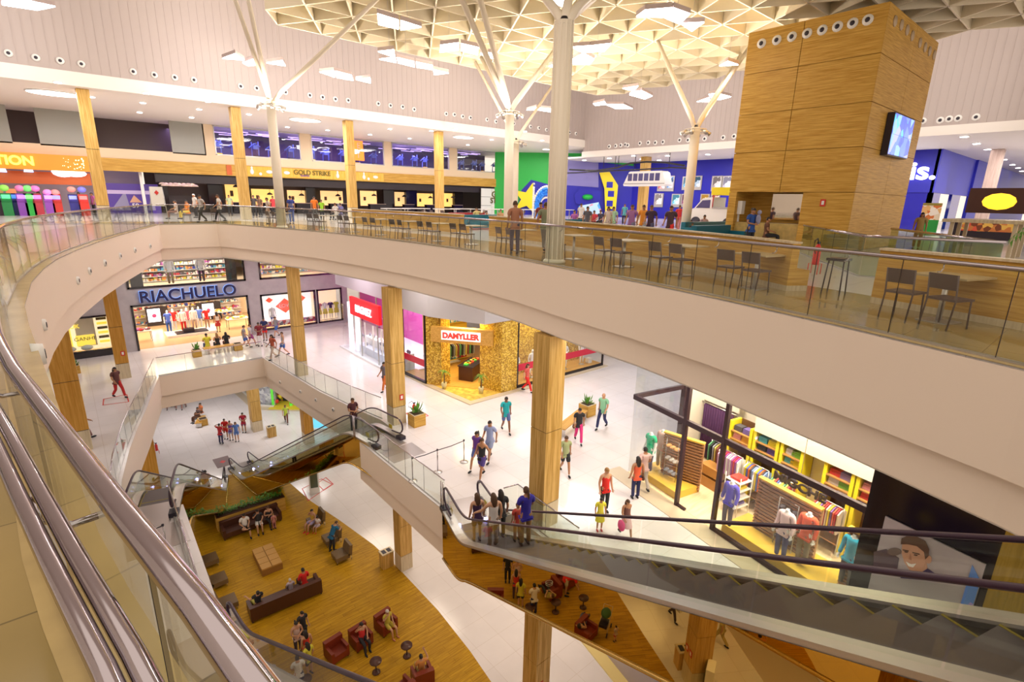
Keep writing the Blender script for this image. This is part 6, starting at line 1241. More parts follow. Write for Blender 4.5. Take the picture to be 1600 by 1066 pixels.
# window podiums
t=thing('display_podium','long yellow timber podium inside the clothes shop window','podium',(*q2(sB+.2,.2),M2+.03),rad(HS)); Lp=sC-sB-.5; part('deck',MB().box(0,0,0,Lp,1.3,.28),mat('amber_deck',(.72,.45,.06),.35),t)
t=thing('display_podium','short yellow podium under the green and pink mannequins','podium',(*q2(.25,.2),M2+.03),rad(HS)); part('deck',MB().box(0,0,0,sA-.5,1.2,.28),mat('amber_deck'),t)
def slat(s0,d0,s1,d1,h,lab,hd=None):
    a,b=q2(s0,d0),q2(s1,d1); L=math.hypot(b[0]-a[0],b[1]-a[1]); r=math.atan2(b[1]-a[1],b[0]-a[0]); t=thing('slat_screen',lab,'screen',(a[0],a[1],M2+.05),r); z=.1
    mb=MB(); 
    while z<h: mb.box(0,-.03,z,L,.03,z+.05); z+=.115
    part('slats',mb,mat('brown_slat',(.34,.16,.07),.4),t); part('post',MB().box(-.0,.03,0,.08,.1,h).box(L-.08,.03,0,L,.1,h).box(L/2-.04,.03,0,L/2+.04,.1,h),mat('brown_slat'),t); part('top_rail',MB().box(-.02,-.06,h,L+.02,.12,h+.06),mat('amber_deck'),t); part('light_back',MB().box(0,.12,.05,L,.14,h),mat('peach_panel',(.75,.5,.28),.5),t)
slat(1.0,.75,2.4,1.3,1.95,'brown slatted screen with hats beside the pink mannequin'); slat(sB+.75,.95,sB+2.75,.95,2.0,'brown slatted screen behind the violet shirted mannequin'); slat(sB+3.6,.8,sC-.35,.8,2.0,'brown slatted screen behind the red shirted mannequin')
def DM(px,py,lab,tp,bt,**k): x,y,_=at(px,py,M2+.31); dummy(x,y,M2+.31,168,lab,tp,bt,base=False,**k)
DM(1012,738,'headless mannequin in a green polo and dark trousers at the corner window',(.01,.45,.22),(.04,.02,.06),h=1.85,tk='tshirt'); DM(1030,733,'headless mannequin in a pale pink shirt beside the green one',(.75,.45,.4),(.5,.45,.38),h=1.85)
DM(1134,824,'headless mannequin in a violet blue jacket and dark trousers',(.10,.08,.55),(.07,.05,.07),h=1.85); DM(1217,874,'headless mannequin in a pale pink checked shirt and navy jeans',(.75,.55,.55),(.03,.03,.13),h=1.85); DM(1250,882,'headless mannequin in an orange red shirt and olive trousers',(.72,.09,.03),(.2,.15,.07),h=1.9); DM(1318,918,'headless mannequin in a bright cyan shirt behind the handrail',(.01,.38,.6),(.05,.05,.08),h=1.85)
# rails of shirts, shelves of folded clothes on the back wall
VC=[(.55,.35,.55),(.7,.65,.7),(.4,.05,.3),(.6,.02,.05),(.3,.05,.3),(.75,.7,.72)]; YC=[(.7,.65,.6),(.75,.6,.02),(.1,.15,.5),(.7,.15,.02),(.05,.04,.05),(.2,.3,.6)]; MC=[(.1,.3,.15),(.6,.5,.1),(.4,.05,.05),(.1,.15,.4),(.75,.7,.65),(.8,.6,.05)]
def HR(s0,s1,d,n,lab,gl,cols,z=.03): hangrail(q2(s0,d),q2(s1,d),M2+z,n,lab,gl,cols)
sx=lambda px,py,d=2.2: ps_(px,py,d)[0]
BX=[sx(*q) for q in ((1133,680),(1170,694),(1212,710),(1250,722),(1282,735),(1330,755),(1362,768))]
HR(BX[0],BX[1]-.1,2.15,12,'clothes rail of lilac and magenta shirts left of the yellow shelf post',('shirt on the lilac rail in the clothes shop','lilac rail shirts'),VC,.15); HR(BX[1]+.1,BX[2]-.1,2.15,12,'clothes rail of yellow, blue and orange shirts beside the yellow shelf post',('shirt on the yellow and blue rail in the clothes shop','yellow rail shirts'),YC,.15); HR(BX[2]+.1,BX[3]-.05,2.15,9,'clothes rail of mixed shirts left of the hanging letters',('shirt on the mixed rail left of the hanging letters','mixed rail shirts'),MC,.15)
HR(BX[4]+.1,BX[5],2.15,12,'clothes rail of warm shirts near the black front',('shirt on the warm rail near the black front','warm rail shirts'),[(.4,.03,.04),(.6,.5,.4),(.75,.6,.05),(.2,.1,.3),(.6,.1,.05)],.15); HR(1.7,2.6,2.6,9,'clothes rail of dark and orange shirts behind the hat screen',('shirt on the dark rail behind the hat screen','dark rail shirts'),GP+YC,.03)
bays=[(BX[0],BX[1]-.03,'above the lilac rail'),(BX[1]+.03,BX[2]-.03,'above the yellow rail'),(BX[2]+.03,BX[3],'left of the hanging letters'),(BX[4],BX[5],'right of the hanging letters'),(BX[5]+.05,sC-.1,'next to the black front')]
FC=[(.12,.08,.3),(.7,.68,.72),(.75,.6,.03),(.65,.04,.03),(.2,.5,.05),(.75,.3,.35),(.3,.2,.4),(.05,.05,.07),(.75,.35,.04),(.1,.45,.5)]
fm=MB().ob((0,0,0),.32,.3,.07).ob((0,0,.075),.31,.29,.06).ob((0,0,.14),.3,.28,.05).mesh('folded_stack',SK)
for k,(a,b,l) in enumerate(bays):
    c=q2((a+b)/2,2.55); t=thing('shelf_bay','timber shelf bay with yellow posts '+l,'shelving',(*c,M2+.03),rad(HS)); w=(b-a)/2
    part('back',MB().box(-w,.35,0,w,.38,2.8),mat('bay_back_brown',(.14,.06,.03),.5),t)
    for x in (-w,w-.1): part('yellow_post',MB().box(x,-.2,0,x+.1,.35,2.8),mat('shelf_yellow',(.85,.72,.02),.4),t)
    for z in (1.85,2.15,2.45,.35): part('shelf',MB().box(-w+.1,-.2,z-.04,w-.1,.35,z),mat('shelf_wood',(.45,.22,.06),.4),t)
    for z in (1.85,2.15,2.45):
        n=max(2,int((b-a)/.4))
        for i in range(n):
            p=q2(a+.3+(b-a-.6)*i/(n-1),2.6); o=link('folded_clothes',fm,None,(p[0],p[1],M2+.031+z),rad(HS)); meshm(o,[fab(*FC[(i*3+k*2+int(z*7))%10])]); setp(o,'folded clothes on the %s upper shelf %s'%({1.85:'lowest',2.15:'middle',2.45:'topmost'}[z],l),'clothes','folded clothes, %s shelf of bay %d'%({1.85:'low',2.15:'mid',2.45:'top'}[z],k+1))
t=thing('hanging_letters','large black letters MIGCHE hanging in the clothes shop','sign',(*q2(sB+3.2,1.3),M2+2.4)); sM,zM=ps_(1248,761,1.3); mid=q2(sM,1.3); text('MIGCHE',.36,.03,BLACK,t,face((mid[0]-t.location.x,mid[1]-t.location.y,zM-M2-2.4),348),bold=.012,sx=1.25); part('wire',MB().tube([(mid[0]-t.location.x,mid[1]-t.location.y,zM-M2-2.2),(mid[0]-t.location.x,mid[1]-t.location.y,CH-2.4)],.01,4),STEEL,t)
a=q2(2.0,7.2); t=thing('fitting_curtain','dark violet fitting room curtain at the back of the clothes shop','curtain',(*q2(1.0,3.7),M2+.1),rad(HS)); mb=MB(); 
for k in range(12): mb.tube([(-.7+k*.12,0,0),(-.7+k*.12,0,2.3)],.07,6)
part('drape',mb,fab(.05,.01,.06),t); part('pole',MB().tube([(-.9,0,2.35),(.8,0,2.35)],.03,6),STEEL,t); part('header',MB().box(-.9,.1,2.4,.8,.15,3.6),SW,t)
for s,d,l in ((sB+1.9,.8,'tall wire stand of dark shoes between the mannequins'),(1.5,.7,'wire stand of caps in front of the hat screen')):
    t=thing('shoe_stand',l,'stand',(*q2(s,d),M2+.31),rad(HS)); part('frame',MB().tube([(-.3,0,0),(-.3,0,1.6),(.3,0,1.6),(.3,0,0)],.015,6).tube([(-.3,0,.8),(.3,0,.8)],.015,6),STEEL,t)
    for k in range(9): part('shoe' if 'shoes' in l else 'cap',MB().ell((-.2+.2*(k%3),.02,.3+.5*(k//3)),.09,.14,.07,8,5),fab(.04,.03,.04) if 'shoes' in l else fab(*[(.3,.3,.35),(.6,.55,.5),(.6,.3,.1)][k//3]),t)
for z,s in ((.4,1.4),(.9,1.4)): single('wood_crate',MB().ob((*q2(s+.9,2.2),M2+.03+z-.4),.9,.6,.4 if z<.5 else .35,rad(HS)),mat('shelf_wood'),'%s timber display crate behind the hat screen'%('lower' if z<.5 else 'upper'),'crate')
t=thing('stepped_rack','white stepped rack of folded clothes beside the window post','rack',(*q2(sB-.35,1.5),M2+.03),rad(HS)); 
for k in range(4): part('shelf',MB().box(-.3,-.3,.35+.3*k,.3,.3,.38+.3*k),SW,t); part('folded_goods',MB().ob((0,0,.39+.3*k),.4,.4,.08),fab(*FC[k]),t)
part('frame',MB().tube([(-.3,-.3,0),(-.3,-.3,1.5)],.015,5).tube([(.3,-.3,0),(.3,-.3,1.5)],.015,5).tube([(-.3,.3,0),(-.3,.3,1.5)],.015,5).tube([(.3,.3,0),(.3,.3,1.5)],.015,5),SW,t)
# poster on the black front
c4=[ps_(1382,805,-.15),ps_(1545,880,-.15)]; s0=ps_(1378,830,-.15)[0]; s1=ps_(1538,890,-.15)[0]; z1=ps_(1382,806,-.15)[1]; z0=z1-2.6; Wp=s1-s0; cx,cy=q2((s0+s1)/2,-.16)
t=thing('campaign_poster','grey billboard poster of a smiling young man on the black shop front','poster',(cx,cy,z0),rad(HS)+0); h=z1-z0
part('sheet',MB().box(-Wp/2,0,0,Wp/2,.04,h),mat('poster_grey',(.42,.38,.42),.5,0,.15,1),t)
def pl(mb,pts,o): return mb.ext([(a*Wp-Wp/2,-o,b*h) for a,b in pts],(0,.01,0))
def pp(px,py): q=ps_(px,py,-.15); return ((q[0]-s0)/Wp,(q[1]-z0)/h)
def pq(pts,o): return pl(MB(),[pp(*p) for p in pts],o)
def po(cx,cy,rx,ry,o,rot=0): return pq([(cx+rx*cos(a)*cos(rot)-ry*sin(a)*sin(rot),cy+rx*cos(a)*sin(rot)+ry*sin(a)*cos(rot)) for a in [2*pi*k/20 for k in range(20)]],o)
part('hill',pq([(1366,862),(1385,858),(1405,872),(1402,892),(1365,884)],.012),mat('poster_dark',(.08,.05,.08),.6),t)
part('bush_print',po(1398,862,11,6,.014),mat('poster_bush',(.16,.11,.10),.7),t)
part('neck_print',pq([(1424,880),(1448,876),(1452,900),(1420,900)],.016),mat('poster_skin',(.55,.30,.2),.6),t)
part('shirt_print',pq([(1410,893),(1424,890),(1436,897),(1450,888),(1468,900),(1466,908),(1408,903)],.02),mat('poster_navy',(.03,.02,.10),.6),t)
part('ear_print',po(1452,874,4.5,6.5,.02),mat('poster_skin'),t)
part('face_print',pq([(1411,848),(1428,843),(1446,856),(1449,870),(1446,884),(1434,893),(1423,891),(1414,878),(1410,864)],.024),mat('poster_skin'),t)
part('hair_print',pq([(1409,850),(1410,841),(1418,837),(1434,838),(1447,845),(1453,858),(1452,868),(1447,874),(1445,862),(1434,853),(1420,850)],.03),mat('poster_hair',(.10,.045,.03),.6),t)
part('eye_print',po(1417,862,3,1.1,.034,.25),mat('poster_hair'),t); part('eye_print',po(1432,867,3.2,1.1,.034,.25),mat('poster_hair'),t)
part('brow_print',pq([(1412,858),(1421,860),(1421,861.5),(1412,859.5)],.034),mat('poster_hair'),t); part('brow_print',pq([(1427,862),(1438,865),(1438,866.5),(1427,863.5)],.034),mat('poster_hair'),t)
part('nose_print',pq([(1424,865),(1421,873),(1425,875)],.034),mat('poster_nose',(.42,.2,.13),.6),t); part('smile_print',pq([(1417,877),(1425,881),(1433,880),(1428,886),(1421,884)],.034),WHITEP,t)
part('blue_strip',pl(MB(),[(.9,0),(1,0),(1,.85),(.9,.95)],.02),blotch('strip_blue',[(.1,.25,.7),(.6,.6,.85),(.4,.3,.7)],2),t)
# ================================================================ ground floor lounge
def sofa(x,y,w,rz,lab,m=LBROWN,d=.9):
    t=thing('long_sofa',lab,'sofa',(x,y,0),rz); hw=w/2   # faces local -y
    part('seat',MB().box(-hw+.14,-d/2,.14,hw-.14,d/2-.2,.42),m,t); part('backrest',MB().box(-hw,d/2-.22,.1,hw,d/2,.78),m,t); part('armrest',MB().box(-hw,-d/2,.1,-hw+.15,d/2-.2,.62),m,t); part('armrest',MB().box(hw-.15,-d/2,.1,hw,d/2-.2,.62),m,t)
    for a in (-hw+.06,hw-.06):
        for b in (-d/2+.06,d/2-.06): part('leg',MB().box(a-.03,b-.03,0,a+.03,b+.03,.1),BLACK,t)
    return t
sofa(5.8,29.35,3.1,-.0,'dark brown sofa against the timber planter with three people'); sofa(5.4,22.15,3.15,pi-.05,'long dark brown sofa seen from behind, a red shirted person on it')
t=thing('long_planter','long timber planter of leafy shrubs behind the brown sofa','planter',(6.05,30.25,0),-.03); part('box',MB().box(-1.85,-.28,0,1.85,.28,.85),WHOR,t); part('soil',MB().box(-1.8,-.23,.8,1.8,.23,.88),SOIL,t); part('rim',MB().wall([(-1.85,-.28),(1.85,-.28),(1.85,.28),(-1.85,.28)],.85,.9,.05,True),LBROWN,t); m=MB()
for k in range(26):
    x=-1.7+3.4*k/25+random.uniform(-.05,.05); h=.22+.3*random.random(); m.tube([(x,0,.85),(x+.08,random.uniform(-.1,.1),.85+h)],.012,4)
    for q in range(8):
        a=random.random()*6.28; z=.9+h*random.random(); b=Vector((x+.05,0,z)); e_=b+Vector((cos(a)*.2,sin(a)*.2,.08)); sd=Vector((-sin(a),cos(a),0))*.05; m.add([tuple(b),tuple(b.lerp(e_,.5)+sd),tuple(e_),tuple(b.lerp(e_,.5)-sd)],[(0,1,2,3)])
part('foliage',m,LEAF,t)
t=thing('tiled_ottoman','tan leather ottoman table of eight square tiles in the middle of the lounge','ottoman',(5.58,25.6,0),-.03)
part('base',MB().box(-.49,-.97,.0,.49,.97,.35),mat('ottoman_base',(.30,.14,.03),.6),t)
for i in range(2):
    for j in range(4): part('cushion_tile',MB().box(-.5+i*.5+.014,-.98+j*.49+.014,.345,i*.5-.014,-.98+(j+1)*.49-.014,.42),OTTO,t)
def lounge_chair(x,y,rz,lab):
    t=thing('lounge_chair',lab,'chair',(x,y,0),rz); part('seat',MB().box(-.38,-.42,.18,.38,.3,.42),LTAUPE,t); part('backrest',MB().add([(-.38,.2,.3),(.38,.2,.3),(.38,.42,.3),(-.38,.42,.3),(-.38,.34,.88),(.38,.34,.88),(.38,.48,.88),(-.38,.48,.88)],[(3,2,1,0),(4,5,6,7),(0,1,5,4),(1,2,6,5),(2,3,7,6),(3,0,4,7)]),LTAUPE,t)
    for a in (-.33,.33):
        for b in (-.36,.4): part('leg',MB().tube([(a,b,0),(a,b,.2)],.018,5),STEEL,t)
    return t
for px,py,l in ((496,826,'taupe armless chair carrying a woman and a child'),(521,853,'taupe armless chair the standing man in teal leans on'),(537,880,'empty taupe armless chair at the edge of the lounge')):
    x,y,_=at(px,py,0); lounge_chair(x+.05,y+.35,-pi/2,l)
for y,l in ((27.3,'topmost taupe chair beside the slanting white edge'),(25.4,'middle taupe chair beside the slanting white edge'),(23.5,'lowest taupe chair beside the slanting white edge')): lounge_chair(3.2,y,pi/2,l)
def armchair(x,y,rz,lab):
    t=thing('armchair',lab,'armchair',(x,y,0),rz); part('seat',MB().box(-.27,-.36,.1,.27,.2,.40),LRED,t); part('backrest',MB().box(-.39,.16,.08,.39,.36,.78),LRED,t); part('armrest',MB().box(-.39,-.36,.08,-.27,.16,.60),LRED,t); part('armrest',MB().box(.27,-.36,.08,.39,.16,.60),LRED,t)
    for a in (-.34,.34):
        for b in (-.3,.3): part('leg',MB().box(a-.025,b-.025,0,a+.025,b+.025,.09),BLACK,t)
    return t
armchair(6.05,17.75,.12,'empty rust armchair, leftmost of the three in a row'); armchair(7.1,17.7,.1,'rust armchair with the woman in a red top'); armchair(8.3,17.75,.15,'rust armchair with the woman in a yellow dress')
xa,ya,_=at(667,1052,.75); armchair(xa,ya+.35,pi-.25,'rust armchair seen from behind with a person in orange'); xb2,yb2,_=at(628,1066,.75); armchair(xb2,yb2,pi+.1,'rust armchair just peeping in at the bottom edge')
for i,(px,py,rz,l) in enumerate(((862,930,1.2,'rust armchair with the striped man, seen in the bronze mirror'),(884,914,1.0,'rust armchair behind the bending person, seen in the bronze mirror'),(915,995,-.7,'rust armchair of the reclining woman, seen in the bronze mirror'))): x,y=mir(px,py); armchair(x,y,rz,l)
def cafetable(x,y,lab):
    t=thing('round_table',lab,'table',(x,y,0)); part('top',MB().lathe([(.24,.55),(.24,.58)],24),LBROWN,t); part('pedestal',MB().tube([(0,0,.02),(0,0,.55)],.025,8),BLACK,t); part('foot',MB().lathe([(.17,0),(.16,.04),(.05,.09)],20),LBROWN,t)
a=at(588,1051,0); cafetable(a[0],a[1],'small round brown table, left of the two by the red armchairs'); a=at(636,1026,0); cafetable(a[0],a[1],'small round brown table, right of the two by the red armchairs')
for k,q in enumerate(((868,957),(911,950),(828,964))): x,y=mir(*q); cafetable(x,y,'small round brown table of the mirrored group, %s'%('middle one','closest to the stroller','farthest from the stroller')[k])
# people of the lounge
person(5.35,28.75,0,270,'sitcross',1.76,'man in a white T-shirt and dark shorts, legs crossed, on the brown sofa',WT,BK,'short','k',1,bk='shorts')
person(6.05,28.75,0,262,'sitface',1.72,'person in black top and white shorts in the middle of the sofa',BK,WT,'short','k',1,bk='shorts')
person(6.65,28.85,0,275,'sitfold',1.66,'woman in a black sleeveless top at the right of the sofa',BK,BK,'long','b',1,'tank')
person(6.75,28.35,0,90,'stand',1.0,'small blond child in a red checked shirt against the woman knees',(.5,.2,.18),(.4,.15,.15),'short','l',0)
a=at(483,832,0); person(a[0]+.25,a[1]+.2,0,205,'sitface',1.66,'woman in a yellow top and lilac shorts on the uppermost armless chair',(.55,.35,.05),(.35,.3,.5),'short','k',1,'tank','shorts',(.6,.05,.03))
person(a[0]+.45,a[1]-.12,0,215,'sitfold',1.15,'small child in white beside the woman in yellow',WT,(.5,.4,.5),'short','k',1,bk='shorts',shoe=(.6,.05,.03))
a=at(520,861,0); person(a[0],a[1],0,20,'lean',1.74,'man in a teal shirt leaning on the back of an armless chair',(.01,.12,.25),BK,'short','b',1)
person(6.35,22.45,0,95,'sit',1.72,'person in a red shirt sitting at the right of the long sofa',RD,BR,'short','k',2,tk='longsleeve')
person(5.75,22.5,0,90,'sit',1.3,'small white haired person in a patterned top on the long sofa',(.5,.42,.5),BK,'short','w',1)
person(4.25,22.4,0,100,'sitback',1.7,'person in black and yellow lying back at the left end of the long sofa',(.02,.02,.03),(.45,.4,.08),'short','k',1)
person(7.1,17.45,0,272,'situp',1.66,'woman in a red top and black trousers in the middle armchair',(.65,.03,.03),BK,'long','k',1,'tank'); person(8.3,17.45,0,280,'sitface',1.62,'grey haired woman in a yellow dress in the right armchair',(.5,.4,.05),(.5,.4,.05),'short','w',1,bk='shorts',shoe=(.5,.2,.1))
person(xa+.05,ya+.55,0,75,'situp',1.64,'person in an orange top in the armchair seen from behind',(.62,.25,.06),(.5,.35,.1),'bun','k',1)
person(*at(467,1022,0)[:2],0,275,'fold',1.66,'woman in a pale pink lace top and jeans facing the camera in the lounge',(.65,.5,.45),(.05,.04,.06),'bun','k',1,'tank'); person(*at(476,1003,0)[:2],0,280,'stand',1.6,'boy in black just behind the woman in the pale top',BK,BK,'short','k',1)
person(*at(482,1036,0)[:2],0,100,'stand',1.62,'woman with long black hair and a red top turned to the group',(.7,.05,.03),(.1,.05,.08),'long','k',1,'tank'); person(*at(485,1055,0)[:2],0,110,'stand',1.6,'woman in a lemon yellow shirt below the red one',(.62,.58,.05),BK,'long','k',1,'tshirt','shorts')
person(*at(470,1081,0)[:2],0,80,'fold',1.7,'man in a white shirt holding a box under the dark handrail',WT,NV,'short','k',1); person(*at(428,1083,0)[:2],0,80,'sitlie',1.72,'striped shirted man seated, seen through the escalator glass',(.35,.27,.05),BK,'short','b',1,extra=['stripes'])
PM(884,930,200,'bend',1.75,'person in a bright red shirt bending over, seen in the bronze mirror',RD,(.5,.45,.35),'short','k',1,bk='shorts'); PM(900,912,30,'bend',1.7,'person in beige bending, seen in the bronze mirror',(.45,.35,.1),(.4,.3,.1),'short','k',2)
PM(1050,967,250,'walk',1.66,'blurred walker in a dark patterned top, seen in the bronze mirror',(.16,.06,.05),(.05,.03,.03),'short','b',2,extra=['bag']); PM(1124,1010,60,'walk2',1.7,'blurred walker behind the mirrored column',(.45,.35,.12),(.4,.3,.1),'short','b',2); PM(961,1003,60,'stand',.85,'tiny child in white and red alone on the wood floor, seen in the mirror',(.5,.4,.35),(.5,.05,.03),'short','k',1,'tshirt','shorts'); PM(908,990,120,'sitlie',1.66,'woman in black lounging in the mirrored armchair',BK,(.10,.10,.2),'long','k',1,'tank')
x,y=mir(944,985); t=thing('baby_stroller','green baby stroller beside the reclining woman, seen in the bronze mirror','stroller',(x,y,0),.6); part('canopy',MB().ell((0,.1,.85),.22,.28,.2,12,8),mat('dark_green_cloth',(.04,.12,.04),.7),t); part('seat',MB().ob((0,-.1,.4),.36,.5,.14),BLACK,t); part('frame',MB().tube([(-.2,-.35,.1),(-.2,.1,.6),(-.2,.45,1.0),(.2,.45,1.0),(.2,.1,.6),(.2,-.35,.1)],.015,6),ALU,t)
for a in (-.22,.22):
    for b in (-.35,.3): part('wheel',MB().tube([(a-.02,b,.1),(a+.02,b,.1)],.1,12),BLACK,t)
# totem, bins and the mirrored shop
def totem(x,y,rz,lab): t=thing('information_totem',lab,'totem',(x,y,0),rz); part('body',MB().box(-.3,-.15,0,.3,.15,1.55),WHITEP,t); part('screen',MB().box(-.22,-.17,.45,.22,-.15,1.45),mat('dark_screen',(.10,.12,.08),.1),t)
x,y,_=at(492,770,0); totem(x,y,-.3,'white information totem standing at the edge of the wood floor'); x,y=mir(1104,1090); totem(x,y,2.2,'white information totem, seen at the bottom of the bronze mirror')
def bin_(x,y,lab): t=thing('litter_bin',lab,'litter bin',(x,y,0)); part('box',MB().box(-.3,-.22,0,.3,.22,.85),WCOL,t); part('lid',MB().box(-.32,-.24,.85,.32,.24,.9),WPALE,t); part('opening',MB().box(-.24,-.15,.9,-.04,.15,.905).box(.04,-.15,.9,.24,.15,.905),BLACK,t)
a=at(425,682,0); bin_(a[0],a[1],'twin litter bin beside the pale ground floor column'); a=at(614,882,0); bin_(a[0]-.3,a[1]+.1,'timber litter bin behind the column under the white corner box'); x,y=mir(1066,1040); bin_(x,y,'timber litter bin seen in the bronze mirror')
a,b=mir(1176,1000),mir(1290,1200); hd=math.degrees(math.atan2(b[1]-a[1],b[0]-a[0])); L=9; SX=-4.6
struct('wall_left_shop',MB().box(SX-.3,-8,0,SX,15.2,6.1),mat('ochre_shop_wall',(.72,.5,.2),.5)); struct('trim_red_pilaster',MB().box(SX-.2,15.2,0,SX+.15,15.5,4),REDP)
t=thing('shop_sign','dark lettered shop front of the left ground floor, seen mirrored in the bronze panel','sign',(SX+.02,11.5,2.6)); text('OSSUARIO ISSEL',.55,.03,mat('navy_letters'),t,face((.03,0,.3),180),bold=.01); part('window_dark',MB().box(0,-2.5,-2.2,.05,2.0,0),mat('violet_gym_wall'),t); part('yellow_star_print',MB().ell((.06,.9,-.9),.02,.4,.4,10,6),YELW,t)
# ground floor shops at the back and right
struct('wall_ground_back',MB().box(-30,58,0,60,58.3,6.1),mat('pale_back_wall',(.8,.75,.7),.5))
struct('trim_curved_step',MB().prism([(10.4,53),(10.6,47.8),(11.6,46.6),(14,44.4),(16.5,43),(60,43),(60,58),(10.4,58)],0,.05),mat('beige_kerb'))
m=MB(); m.wall([(11.3,53),(11.5,48.2),(12.4,47.2)],0,6,.3); t=struct('window_40',MB().wall([(11.0,53),(11.2,48),(12.2,46.9)],0,.2,.15).wall([(11.0,53),(11.2,48),(12.2,46.9)],3.0,3.2,.15),WHITEP); part('pane',MB().wall([(11.05,53),(11.25,48.05),(12.2,47.0)],.2,3.0,.02),SHOP,t); struct('wall_grey_shop',m,blotch('silver_goods',[(.6,.6,.65),(.35,.35,.4),(.8,.8,.82),(.5,.5,.6)],4))
GT=emi('green_shop_glow',(.12,.7,.05),.45); 
t=thing('toy_shop_front','green framed shop front full of colourful toys','shop front',(13.5,46.2,.05),rad(-40)); part('back',MB().box(-1.7,1.2,0,1.7,1.3,4.5),blotch('toy_colours',[(.1,.55,.05),(.7,.6,.03),(.6,.05,.03),(.05,.05,.05),(.1,.4,.05)],2.6),t)
for x in (-1.7,-.1,1.5): part('green_post',MB().box(x,0,0,x+.2,.2,4.5),GT,t)
part('yellow_floor',MB().box(-1.7,-.8,0,1.7,1.2,.03),mat('yellow_floor',(.8,.6,.05),.4),t); part('header',MB().box(-1.7,0,4.3,1.9,.25,4.8),GT,t)
for k in range(10): single('toy_figure',MB().ell((12.6+.25*k,46.6-.2*k+.4,.5+.5*(k%4)),.16,.14,.2,8,6),fab(*[(.7,.05,.03),(.8,.65,.03),(.1,.3,.7),(.05,.5,.1)][k%4]),'%s toy in the green framed shop, %s from the left'%(('red','yellow','blue','green')[k%4],('first','second','third','fourth','fifth','sixth','seventh','eighth','ninth','tenth')[k]),'toy')
CY=emi('cyan_window_glow',(.15,.6,.8),.8)
t=thing('cyan_shop_front','cyan lit shop windows between violet pillars beside the escalator','shop front',(14.9,38.4,0),rad(-36)); part('window_display',MB().box(-2.6,.2,.3,-1.0,.3,3.6).box(.6,.2,.3,3.2,.3,3.6),CY,t); part('violet_pillar',MB().box(-.9,0,0,.5,.5,5.5),mat('violet_pillar',(.16,.10,.3),.4),t); part('plinth',MB().box(-2.7,-.05,0,3.4,.3,.3),WHITEP,t)
mb=MB(); [mb.ell((-2.4+.35*k,.12,1+.6*(k%3)),.12,.05,.2,6,4) for k in range(4)]; [mb.ell((.8+.35*k,.12,1+.6*(k%3)),.12,.05,.2,6,4) for k in range(7)]; part('goods',mb,WHITEP,t)
struct('wall_ground_right',MB().prism([(14.5,9.2),(15.2,12.2),(20,16),(30,16),(30,-8),(12,-8)],.05,6.1),mat('grey_lilac_wall',(.48,.42,.44),.5)); struct('trim_ground_step',MB().prism([(14.0,9.3),(14.6,12.1),(15.2,13.2),(20,17),(31,17),(31,-9),(11.4,-9)],0,.05),mat('yellow_kerb',(.75,.6,.25),.3))
# ================================================================ people of the top floor
F3=T3
PT_=[(808,401,12.7,185,'lean',1.74,'blurred person with dark trousers leaning by the glass, left of the thick column',(.3,.18,.15),(.04,.03,.07),'short','b',2,'tshirt','trousers')]
x,y,_=at(808,402,T3); person(11.6,13.4,T3,60,'stand',1.74,'blurred person in dark trousers at the railing between the two white columns',(.45,.2,.12),(.05,.04,.09),'short','b',2); person(12.9,13.3,T3,30,'walk',1.72,'blurred person in a grey green shirt beside the one in dark trousers',(.25,.28,.18),(.2,.2,.18),'short','b',2)
def ray3(px,dist,*a,**k):
    v=ray(px,330); n=math.hypot(v.x,v.y); return person(v.x/n*dist,v.y/n*dist,T3,*a,**k)
ray3(845,24,200,'walk',1.7,'person in dark red walking behind the thick column',(.25,.04,.04),(.1,.1,.15),'short','k',2)
ray3(315,38.5,200,'walk',1.66,'walker in a grey shirt and black trousers near the A-board, left one',(.45,.42,.42),BK,'short','k',2); ray3(343,39,160,'walk2',1.72,'walker in a white shirt and black shorts near the A-board, right one',(.6,.55,.5),BK,'short','b',2); ray3(455,37,100,'stand',1.74,'person in a navy striped shirt and blue jeans right of the slim column',(.03,.05,.25),(.10,.15,.4),'short','k',2,extra=['stripes'])
ray3(492,43,250,'stand',1.72,'person in an orange shirt at the food counters',(.8,.2,.02),(.1,.1,.1),'short','k',2); ray3(503,43,250,'stand',1.5,'small person in lime green beside the orange one',(.3,.6,.03),BK,'short','k',2); ray3(419,36.5,180,'stand',1.6,'girl in white with folded hands beside the slim column',(.6,.5,.45),(.4,.35,.3),'short','k',2)
ray3(291,44,200,'sit',1.7,'person in an orange shirt sitting near the A-board',(.75,.22,.03),(.6,.45,.1),'short','k',2); ray3(273,44,160,'sit',1.7,'person in white sitting left of the orange shirt',(.6,.5,.45),(.2,.1,.08),'short','k',2); ray3(306,46,200,'stand',1.72,'server with a white cap behind the counter',(.5,.45,.4),BK,'short','w',2); ray3(360,50,250,'stand',1.7,'person in pale green before the amber wall',(.4,.45,.25),BK,'short','k',2); ray3(428,47,240,'stand',1.7,'person in red at the yellow counter',(.55,.04,.05),BK,'short','k',2); ray3(398,47,240,'stand',1.72,'dark figure at the counter under a bright lamp',(.06,.05,.05),BK,'short','k',2); ray3(407,48,220,'stand',1.65,'second dark figure at the yellow counter',(.15,.08,.05),BK,'short','b',2)
ray3(523,43,100,'sit',1.7,'person in white seated at a high table',(.65,.6,.55),BK,'short','b',2); ray3(531,43.4,100,'sit',1.7,'person in a striped shirt seated at a high table',(.2,.2,.45),WT,'short','k',2,extra=['stripes'])
